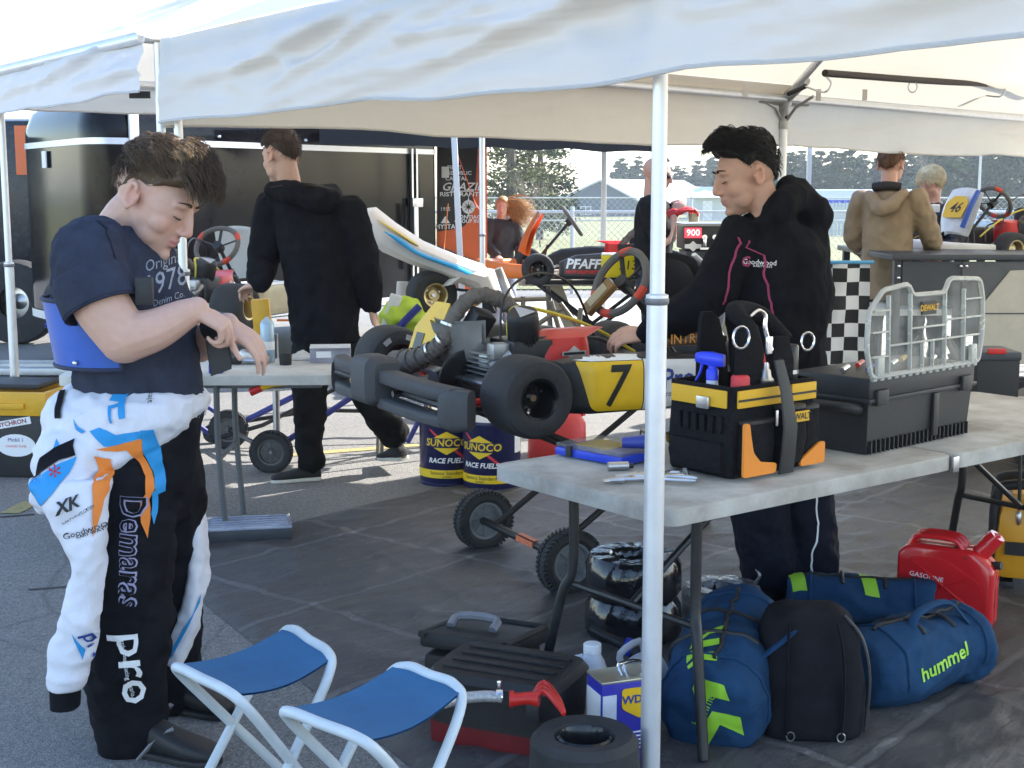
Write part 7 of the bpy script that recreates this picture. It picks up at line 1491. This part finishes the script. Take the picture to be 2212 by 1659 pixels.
tr=[o_ for o_ in th.o.children if o_.name.startswith('trousers')][0]
ribbon(th,[m(1764,1000,-.1),m(1768,1100,-.05),m(1772,1150,-.05),m(1755,1220,-.05),m(1768,1290,0)],.007,WHTP,bvh_of(tr),'piping',tr,.003)
# ---------------------------------------------------------------- person in the black hoodie seen from behind
YH=7.2
def h(u,v,dy=0): return P(u,v,YH+dy)
Mh=headM(h(607,340,0),(-.72,.62,-.2),(-.1,.1,.97),1.06)
J=dict(neck=h(625,392,0),torso=[(h(705,735,0),V((.17,-.05,0)),V((.05,.14,0))),(h(698,640,0),V((.175,-.04,0)),V((.04,.145,0))),(h(682,520,0),V((.185,-.04,0)),V((.04,.145,0))),(h(668,445,0),V((.18,-.03,0)),V((.03,.13,0))),(h(655,405,0),V((.12,0,0)),V((0,.1,0)))],
 shL=h(590,448,.06),elL=h(568,570,.05),wrL=h(560,612,-.1),shR=h(755,460,-.05),elR=h(790,585,-.03),wrR=h(802,662,-.0),handL=(V((-.6,.5,-.2)),V((0,0,1)),(.6,.6,.4),1),handR=(V((0.1,.3,-.9)),V((-.8,0,0)),(.5,.5,.4),-1),
 hipL=h(665,760,.0),hipR=h(752,760,.03),knL=h(668,890,-.02),knR=h(806,872,.12),anL=h(672,1010,.0)*V((1,1,0))+V((0,0,.09)),anR=h(838,962,.2),footL=(h(690,1043,.02)*V((1,1,0)),h(588,1046,-.06)*V((1,1,0))),footR=(h(868,1000,.25),h(815,985,.22)-V((.12,.02,.05))),sleeve_r=[.09,.078,.055],leg_r=[.1,.083,.075],upR=V((-.15,0,1)))
def hd(b): limb(b,[h(590,410,-.06),h(640,418,-.14),h(700,430,-.15),h(715,420,.0)],[.045,.06,.07,.05],14)
J['extra']=hd
hr_=P(872,990,7.38); J['footR']=(V((hr_.x,7.38,.075)),V((hr_.x-.14,7.60,.035))); J['anR']=V((hr_.x-.05,7.42,.19))
th,tp,body=figure('person in a baggy black hoodie and black jeans seen from behind by the rear table',J,Mh,(.6,.38,.29),(HK,mat('jeans_black',(.009,.009,.01),.85,spec=.12,var=.25,bump=.3,bscale=240),mat('canvas_shoe',(.016,.016,.018),.8,var=.2),mat('white_sole',(.6,.57,.5),.6)),.011,0,0,.014,V((*h(680,1043).xy,0)),seed=20)
o,em,C0,RR=cap(th,Mh,mat('hair_chestnut',(.05,.028,.018),.6,var=.35,scale=40),lambda a,e:.003+.016*max(0,min(1,(e-10)/40)),[38,30,22,4,14,-4,-30,-44],nz=.004,seed=1); strands(th,Mh,MATS['hair_chestnut'],900,em,C0,RR,lambda a,e:.003+.014*max(0,min(1,(e-10)/40)),lambda a,e,d:(.5,0,-.4),.02,.0014,.002,3,parent=o,lift=.2)
th.part('hood_lining',B().loft([(h(600,405,-.1),(.05,0,0),(0,.04,0)),(h(650,398,-.14),(.09,0,.0),(0,.05,0)),(h(705,408,-.12),(.05,0,0),(0,.04,0))],12),mat('fur_lining',(.045,.03,.026),.95,var=.5,scale=60,bump=1,bscale=120),tp,world=True)
# ---------------------------------------------------------------- distant people
def simple(label,u,vtop,y,H,face,cloth,skin,hairm,thick,lims,arms,seed,hs=1.0,head_f=None,sleeve=True,torso_k=1.0,leg_r=None,sleeve_r=None,chub=0):
    g=P(u,vtop,y); s=H/1.75; x0,y0=g.x,g.y; z0=g.z-H
    f=V((cos(face),sin(face),0)); l=V((-f.y,f.x,0)); O=V((x0,y0,max(0,z0)))
    def q(fx_,lx,z): return O+f*fx_*s+l*lx*s+V((0,0,z*s))
    tk_=torso_k
    J=dict(neck=q(-.02,0,1.48),torso=[(q(0,0,.88),l*.165*tk_*s,f*.12*tk_*s),(q(0,0,1.08),l*.155*tk_*s,f*.115*tk_*s),(q(.01,0,1.28),l*.175*tk_*s,f*.125*tk_*s),(q(0,0,1.4),l*.175*tk_*s,f*.11*tk_*s),(q(-.01,0,1.46),l*.1*s,f*.08*s)],hipL=q(0,.09,.88),hipR=q(0,-.09,.88),knL=q(.02,.1,.48),knR=q(.02,-.1,.48),anL=q(0,.1,.09),anR=q(0,-.1,.09),footL=(q(-.06,.1,0),q(.2,.13,0)),footR=(q(-.06,-.1,0),q(.2,-.13,0)),sleeve_r=sleeve_r or [.075,.062,.045],leg_r=leg_r or [.095,.078,.07])
    for sd_,sg in(('L',1),('R',-1)):
        J['sh'+sd_]=q(0,sg*.185*tk_,1.40); e,w=arms[sd_]; J['el'+sd_]=q(*e); J['wr'+sd_]=q(*w); d=(J['wr'+sd_]-J['el'+sd_]); J['hand'+sd_]=(d,V((0,0,1)) if abs(d.normalized().z)<.9 else f,(.5,.5,.4),sg)
    hf=head_f or (f+V((0,0,-.2))); Mh=headM(q(.02,0,1.63),hf,(0,0,1),1.04*s*hs)
    th,tp,body=figure(label,J,Mh,skin,cloth,.013,chub,0,.012,O*1.0,seed=seed,sleeve_long=sleeve)
    if hairm:
        o,em,C0,RR=cap(th,Mh,hairm,thick,lims,nz=.005,seed=seed); return th,tp,Mh,(o,em,C0,RR),q
    return th,tp,Mh,None,q
SH=[38,30,22,4,14,-4,-30,-44]
COAT=mat('tan_coat',(.30,.215,.13),.7,var=.15,scale=6,bump=.25,bscale=60)
th,tp,Mh,hr,q=simple('person in a hooded tan coat bending over the numbered kart with back turned',1925,322,9.95,1.82,R(62),(COAT,mat('dark_jeans',(.02,.025,.04),.8),shoeM,BLK),(.62,.36,.27),mat('hair_auburn',(.13,.06,.025),.55,var=.4,scale=40),lambda a,e:.006+.012*max(0,sin(R(e))),SH,dict(L=((.1,.26,1.14),(.32,.2,.98)),R=((.12,-.27,1.14),(.38,-.24,1.0))),31,torso_k=1.04,head_f=V((.5,.8,-.12)),sleeve_r=[.085,.07,.052])
strands(th,Mh,MATS['hair_auburn'],600,hr[1],hr[2],hr[3],lambda a,e:.01,lambda a,e,d:(.6,0,-.8),.022,.0018,.001,3,parent=hr[0],lift=.05)
b=B(); limb(b,[q(-.1,-.12,1.44),q(-.17,0,1.34),q(-.1,.12,1.44)],[.04,.062,.04],14); me=voxel(b,.012,4); wrinkle(me,.01,8); th.part('coat_hood',me,COAT,tp,world=True)
b=B().loft([(q(0,0,.72),(q(0,.19,0)-q(0,0,0)),(q(.14,0,0)-q(0,0,0))),(q(0,0,.95),(q(0,.18,0)-q(0,0,0)),(q(.13,0,0)-q(0,0,0)))],24,None,.9); me=voxel(b,.014,2); wrinkle(me,.012,6); th.part('coat_skirt',me,COAT,tp,world=True); th.part('dark_collar',B().tube([q(-.07,-.09,1.49),q(-.1,0,1.5),q(-.07,.09,1.49)],.032,10,k=4),mat('collar_dark',(.025,.02,.02),.8),tp,world=True)
PUF=mat('puffer_black',(.012,.013,.022),.35,var=.2,bump=.2,bscale=40); BLOND=mat('hair_blond',(.72,.6,.38),.5,var=.25,scale=40)
th,tp,Mh,hr,q=simple('blond person in a black quilted jacket facing the tan coat across the kart',2016,366,11.3,1.68,R(225),(PUF,mat('dark_jeans',(.02,.025,.04),.8),shoeM,BLK),(.62,.36,.27),BLOND,lambda a,e:.014+.012*max(0,sin(R(e)))+(.01 if e<0 else 0),[40,26,10,-35,-45,-50,-55,-58],dict(L=((.06,.27,1.14),(.3,.2,1.05)),R=((.06,-.27,1.14),(.28,-.2,1.05))),37,torso_k=1.12,head_f=V((-.75,-.5,-.55)),sleeve_r=[.1,.085,.06])
strands(th,Mh,BLOND,700,hr[1],hr[2],hr[3],lambda a,e:.02,lambda a,e,d:(-.2,0,-1),.06,.0025,.002,5,parent=hr[0],lift=.1)
for kz in range(7): th.part('quilt_seam',B().loft([(q(0,0,.98+kz*.06),(q(0,.215,0)-q(0,0,0)),(q(.155,0,0)-q(0,0,0))),(q(0,0,1.005+kz*.06),(q(0,.215,0)-q(0,0,0)),(q(.155,0,0)-q(0,0,0)))],22,None,.9,dome=.1),PUF,tp,world=True)
TSB=mat('tshirt_black',(.012,.012,.014),.85,spec=.12,var=.2)
th,tp,Mh,hr,q=simple('bald person in sunglasses black t-shirt and red gloves beside the fence',1414,349,10.4,1.78,R(-12),(TSB,mat('dark_jeans',(.02,.025,.04),.8),shoeM,BLK),(.6,.35,.26),None,None,None,dict(L=((.1,.24,1.14),(.14,.1,1.35)),R=((.1,-.25,1.14),(.16,-.1,1.35))),43,torso_k=1.16,head_f=V((.93,-.3,-.28)),sleeve=False,sleeve_r=[.09,.075,.05])
th.part('sunglasses',B().tube([(.096,0,.013),(.092,.03,.013),(.07,.056,.014),(-.01,.082,.012)],[.008,.016,.013,.005],8,k=3,M=Mh).tube([(.096,0,.013),(.092,-.03,.013),(.07,-.056,.014),(-.01,-.082,.012)],[.008,.016,.013,.005],8,k=3,M=Mh),BLKG,world=True)
RG=mat('red_glove',(.6,.03,.03),.5,var=.1)
for sg,w in((1,(.14,.1,1.35)),(-1,(.16,-.1,1.35))):
    b=B(); hand(b,headM(q(*w),(q(w[0]+.1,w[1]*.7,w[2]+.04)-q(*w)),(0,0,1)),(.6,.7,.5),sg,1.18); limb(b,[q(w[0]-.05,w[1]*1.1,w[2]-.02),q(*w)],[.042,.04],12); th.part('glove',voxel(b,.007,2),RG,world=True)
th.part('paper_cup',B().lathe([(0,0),(.035,0),(.042,.1),(0,.1)],MX.Translation(q(.3,-.04,1.25)),16),IVO,world=True)
bt=bvh_of(tp); decal(th,'shirt_print',tmesh('RACER',.12,bold=.03),bt,MX.Translation(q(.4,-.12,1.25))@PX,WHTP,tp,.004,.03)
HAIRB=mat('hair_tawny',(.42,.24,.09),.5,var=.4,scale=30)
th,tp,Mh,hr,q=simple('young person with long windblown tawny hair and pale jeans near the orange kart',1084,428,15.2,1.46,R(-70),(mat('top_dark',(.03,.03,.032),.8),mat('jeans_pale',(.2,.23,.3),.8,var=.2),mat('shoe_rust',(.25,.09,.06),.6),BLK),(.66,.4,.3),HAIRB,lambda a,e:.014,[42,26,8,-30,-40,-45,-50,-52],dict(L=((.05,.24,1.14),(.25,.15,1.0)),R=((.05,-.24,1.14),(.22,-.14,1.0))),51,head_f=V((-.1,-.9,-.2)))
random.seed(4); qq=B()
for i in range(420):
    a=random.uniform(-1,1); p=Mh@V((random.uniform(-.1,.02),random.uniform(-.02,.085),random.uniform(-.08,.1))); e=p+V((random.uniform(.12,.34),random.uniform(-.1,.1),random.uniform(-.22,.02))); qq.tube([p,(p+e)/2+V((0,0,random.uniform(.0,.05))),e],[.003,.003,.001],4,k=3,caps=False)
th.part('hair_strands',qq,HAIRB,hr[0],world=True,kind='stuff')
# ================================================================= right-hand and middle background things
DGR=mat('bench_grey',(.055,.06,.07),.45,.2,var=.12); CRM=mat('bench_cream',(.5,.47,.4),.5,var=.08)
yB=9.3; xb=lambda u:(u-CX)/F*yB; zB=lambda v:P(1106,v,yB).z
x0,x1=xb(1925),xb(2330); zt=zB(549)
th=Th('work_bench','dark steel work bench with riveted panels carrying the numbered white kart','work bench',V((x0,yB,0)))
W=x1-x0
th.part('bench_top',B().box((W/2+.04,.75,zt-.02),(W+.1,1.6,.04),None,.008),DGR)
p_=th.part('front_panel',B().box((W*.2+.03,0,zt-.2),(W*.34,.03,.3)),DGR); p2=th.part('front_panel',B().box((W*.62,-.01,zt-.3),(W*.5,.03,.5)),mat('bench_panel_grey',(.09,.095,.105),.45))
th.part('cream_panel',B().prism([(W*.47,zt-.75),(W*.47,zt-.36),(W*.62,zt-.11),(W*.8,zt-.1),(W*.8,zt-.75)],.01,MX(((1,0,0,0),(0,0,-1,-.03),(0,1,0,0),(0,0,0,1)))),CRM,p2); th.part('seam',B().box((W*.64,-.042,zt-.4),(W*.34,.004,.008)),DGR,p2)
for x in(.04,W*.36,W*.39,W*.86):
    th.part('bench_leg',B().box((x,.02,(zt-.04)/2),(.05,.05,zt-.04)),DGR)
    for z in(.08,.16): th.part('rivet',B().ell((x+.0,-.03,zt-z),(.012,.008,.012)),CHROME)
for x in(.04,W*.86): th.part('bench_leg',B().box((x,1.45,(zt-.04)/2),(.05,.05,zt-.04)),DGR)
# white table with helmet, checkered cloth
pw=G(1850,668,TZ); th=Th('folding_table','white folding table behind the open tool box holding a helmet','table',V((pw.x,pw.y,0)),R(2)); tabletop(th,0,1.83,.7,TZ,WHT)
for x in(.2,1.6):
    for y in(.1,.6): th.part('leg',B().tube([(x,y,TZ-.04),(x,y,0)],.015,8),mat('grey_tube',(.1,.11,.12),.45))
th=Th('racing_helmet','white full-face helmet with brown graphics beyond the clear tool box lid','helmet',G(1995,640,TZ)+V((0,.15,0)),R(200))
q=B(); me=None
b=B(); b.ell((0,0,.135),(.145,.12,.13),None,28,20); b.loft([((.09,0,.04),(.07,0,0),(0,.09,0)),((.1,0,.09),(.07,0,0),(0,.1,0))],20,None,.9,dome=.4); th.part('shell',voxel(b,.008,4),mat('helmet_white',(.6,.57,.52),.25,var=.08,coat=.5)); 
th.part('visor_gap',B().tube([(.14*cos(a),.118*sin(a),.125) for a in [(-1.1+i*.2) for i in range(12)]],.035,8,flat=1),mat('visor_dark',(.02,.018,.018),.1)); th.part('stripe',B().tube([(.13*cos(a),.122*sin(a),.215) for a in [(.4+i*.25) for i in range(9)]],.016,6),mat('helmet_brown',(.14,.06,.03),.35)); th.part('base_ring',B().lathe([(.1,.0),(.115,.005),(.12,.03),(.1,.03)],None,24,False),BLK)
def checker(name,n):
    m_=bpy.data.materials.new(name); m_.use_nodes=True; N=m_.node_tree.nodes; L=m_.node_tree.links; c=N.new('ShaderNodeTexChecker'); c.inputs['Scale'].default_value=n; c.inputs[1].default_value=(.015,.015,.017,1); c.inputs[2].default_value=(.7,.7,.7,1)
    tc=N.new('ShaderNodeTexCoord'); mp=N.new('ShaderNodeMapping'); mp.inputs['Location'].default_value=(.0011,.5,.0013); mp.inputs['Scale'].default_value=(1,0,1); L.new(tc.outputs['Object'],mp.inputs[0]); L.new(mp.outputs[0],c.inputs[0]); L.new(c.outputs[0],N['Principled BSDF'].inputs['Base Color']); N['Principled BSDF'].inputs['Roughness'].default_value=.8; return m_
yc=8.7; a_=P(1770,570,yc); c_=P(1872,800,yc); s_=1/.088
th=Th('checkered_banner','black and white checkered banner hanging from a blue rail behind the worker','banner',V((a_.x,yc,0)))
th.part('cloth',B().grid(24,40,lambda s,t:V((s*(c_.x-a_.x),.02*sin(s*9+t*3)+.012*noise.noise(V((s*4,t*6,1))),(a_.z+(c_.z-a_.z)*t)))),checker('checker',s_),ang=180); th.part('top_rail',B().cyl((-.05,0,a_.z+.01),(c_.x-a_.x+.02,0,a_.z+.01),.012,n=8),mat('rail_blue',(.1,.35,.6),.5)); th.part('post',B().cyl((.12,.03,0),(.12,.03,a_.z),.012,n=8),STEEL)
# starter box with red display
yS=8.3; g=P(1478,540,yS); g2=P(1660,488,yS); th=Th('starter_box','black starter box with red digital display and white diamond badge','starter box',V((g.x,yS,0)))
wS=g2.x-g.x; zb_,zt_=g.z,g2.z; SG=mat('starter_grey',(.03,.03,.033),.4,var=.15)
bx_=th.part('housing',B().box((wS/2,.2,(zb_+zt_)/2),(wS,.4,zt_-zb_),None,.008),SG); th.part('top_edge',B().box((wS/2,.2,zt_+.006),(wS+.02,.42,.015)),mat('edge_grey',(.3,.3,.3),.4),bx_)
L_=lambda u,v:(P(u,v,yS)-V((g.x,yS,0)))
d0=L_(1497,503); th.part('display',B().box((d0.x,-.005,d0.z),(.1,.012,.06)),mat('display_red',(.5,.02,.03),.3,emit=((1,.05,.08),.6)),bx_); th.text('900',.055,MX.Translation((d0.x,-.0125,d0.z))@PX,mat('digits',(.9,.3,.3),.4,emit=((1,.3,.3),1)),bx_,bold=.02)
d1=L_(1497,532); th.part('badge',B().prism([(-.05,-.012),(-.02,-.014),(0,-.032),(.02,-.014),(.05,-.012),(.05,.012),(.02,.014),(0,.032),(-.02,.014),(-.05,.012)],.004,MX.Translation((d1.x,-.001,d1.z))@PX),WHTP,bx_)
for u in(1520,1542): d=L_(u,512); th.part('valve',B().cyl((d.x,0,d.z),(d.x,-.05,d.z),.016,n=10).box((d.x,-.05,d.z-.03),(.02,.02,.06),None,.004),CHROME,bx_)
th.part('bottom_rail',B().box((wS*.3,-.02,zb_+.01),(.12,.03,.012)),CHROME,bx_); st_=th.part('stand_panel',B().box((wS/2,.2,zb_-.2),(wS*.94,.36,.38)),mat('stand_dark',(.05,.055,.065),.5)); 
for x in(.05,wS-.05): th.part('stand_leg',B().box((x,.2,(zb_-.38)/2),(.04,.3,zb_-.38)),BTUBE)
# trestle table and folding chair frames in the middle distance
pt=G(1120,606,.8); th=Th('folding_table','pale trestle table in the sunshine behind the exhaust pipe','table',V((pt.x,pt.y,.06))); tabletop(th,0,1.9,.7,TZ,mat('table_pale',(.6,.58,.54),.5,var=.08))
GT2=mat('bronze_tube',(.16,.145,.12),.5,.3)
for x in(.25,1.6):
    for y in(.1,.6): th.part('leg',B().tube([(x,y,TZ-.04),(x+.05,y,-.06)],.018,8),GT2)
    th.part('leg_panel',B().prism([(-.02,0),(.2,-.5),(.32,-.5),(.12,0)],.01,MX.Translation((x,.35,TZ-.05))@PX),mat('leg_tan',(.5,.44,.32),.6))
th=Th('camp_chair','bronze folding chair frame with crossed legs behind the numbered seven kart','chair',V((P(1180,800,8.6).x,8.6,0)))
for pts in([(1095,648),(1180,645)],[(1130,640),(1130,720),(1145,790)],[(1190,650),(1210,720),(1212,790)],[(1255,665),(1245,740),(1240,800)],[(1140,715),(1215,665)],[(1210,655),(1290,760)],[(1125,725),(1200,790)],[(1220,790),(1300,700)]): th.part('frame_tube',B().tube([P(u,v,8.6) for u,v in pts]+([V((P(pts[-1][0],800,8.6).x,8.6,.02))] if pts[-1][1]>=790 else []),.016,8),GT2,world=True)
# grey flexible pipe of the kart behind
solo('exhaust_hose',B().tube([P(1075,580,9.2),P(1088,610,9.2),P(1105,650,9.1),P(1125,690,9.1),P(1130,720,9.1)],.03,10,k=4),mat('hose_grey',(.3,.29,.28),.5,.4),'grey flexible hose hanging behind the wrapped exhaust','hose')
# clutter at the right edge
yR=7.6
th=Th('tool_crate','black lidded tool crate on the ground at the right of the open lid','tool crate',V((P(2150,800,yR).x,yR+.1,.36))); th.part('body',B().box((0,0,.13),(.24,.3,.24),None,.01),TB); th.part('lid',B().box((0,0,.27),(.25,.32,.05),None,.012),DGR); th.part('red_latch',B().box((-.02,-.165,.3),(.1,.02,.03),None,.004),RED)
solo('plank',B().box((P(2170,808,yR-.2).x,yR,.33),(.7,.5,.06),None,.006),mat('plank_grey',(.35,.34,.32),.6,var=.2),'grey plank shelf carrying the black tool crate','plank'); q=B()
for dx in(-.25,.25): q=B().box((P(2170,808,yR-.2).x+dx,yR,.15),(.05,.4,.3)); solo('trestle',q,GT2,'bronze trestle leg under the grey plank','trestle','plank trestles')
gq=G(2140,880); th=Th('crate','small red plastic crate beside the plank trestle','crate',V((P(2140,850,8.4).x,8.4,0))); th.part('body',B().box((0,0,.12),(.24,.25,.24),None,.012,1.08),RED); th.part('rim',B().box((0,0,.245),(.28,.29,.02),None,.006),RED)
th=Th('racing_kart','yellow and black kart tail with white lettered tyre at the right edge','kart',M=MX.Translation(V((P(2330,850,8.6).x,8.6,.02)))@MX.Rotation(R(160),4,'Z')); kart(th,YEL,None,BLK,RED,RIMB,False,False)
# raised roof sheet of the far stand and small items
th=Th('oil_bottle','clear squeeze bottle on the far table','bottle',G(2190,655,TZ)+V((0,.2,0))); th.part('body',B().lathe([(0,0),(.04,0),(.042,.01),(.042,.14),(.02,.18),(0,.18)],None,16),JW); th.part('cap',B().lathe([(.015,.18),(.018,.18),(.018,.21),(0,.21)],None,12),RED)
# yellow striped stand pieces around the hoodie wearer
th=Th('warning_stand','yellow plastic stand with orange tab half hidden by the black hoodie','stand',V((P(592,680,7.6).x,7.6,0))); th.part('panel',B().box((0,0,.83),(.1,.05,.24),MX.Rotation(-.08,4,'Y'),.01),YT); th.part('post',B().cyl((0,0,0),(0,0,.75),.02,n=8),STEEL); th.part('orange_tab',B().box((.06,-.03,.83),(.08,.01,.012)),ORG)
th=Th('lime_bag','lime green and white bag wedged behind the left rear tyre','bag',V((P(870,690,7.0).x,7.0,.45))); b=B().ell((0,0,.12),(.14,.1,.12),None,18,12); me=voxel(b,.012,2); wrinkle(me,.02,9); th.part('shell',me,mat('lime_fabric',(.45,.6,.05),.7,var=.15)); th.part('white_flap',B().box((-.11,-.06,.14),(.07,.02,.2),MX.Rotation(.3,4,'Y'),.008),WHT); th.part('navy_strap',B().tube([(-.08,-.11,.0),(.02,-.12,.12),(.1,-.1,.2)],.022,8),BT)
th_=[o for o in bpy.data.objects if o.name.startswith('lime_bag')][0]; th_.location=(P(872,690,7.9).x,7.9,.69)
th=Th('camp_stool','small grey folding stool holding the lime green bag','stool',V((P(872,690,7.9).x,7.9,0))); th.part('seat',B().box((0,0,.67),(.32,.28,.03),None,.008),DGR)
for x in(-.13,.13):
    for y in(-.11,.11): th.part('leg',B().tube([(x,y,.66),(x*1.15,y*1.15,0)],.011,6),GT2)
# ================================================================= smoke haze hanging over the paddock
hz=B().box((0,447,4.2),(1700,898,13.2)); 
HZ=bpy.data.materials.new('haze'); HZ.use_nodes=True; _N=HZ.node_tree.nodes; _N.remove(_N['Principled BSDF']); _v=_N.new('ShaderNodeVolumePrincipled'); _v.inputs['Density'].default_value=.0007; _v.inputs['Color'].default_value=(.82,.9,1,1); _v.inputs['Anisotropy'].default_value=.2
HZ.node_tree.links.new(_v.outputs[0],_N['Material Output'].inputs['Volume'])
ho=bpy.data.objects.new('haze',hz.mesh('haze',HZ,False)); COL.objects.link(ho); ho['kind']='stuff'
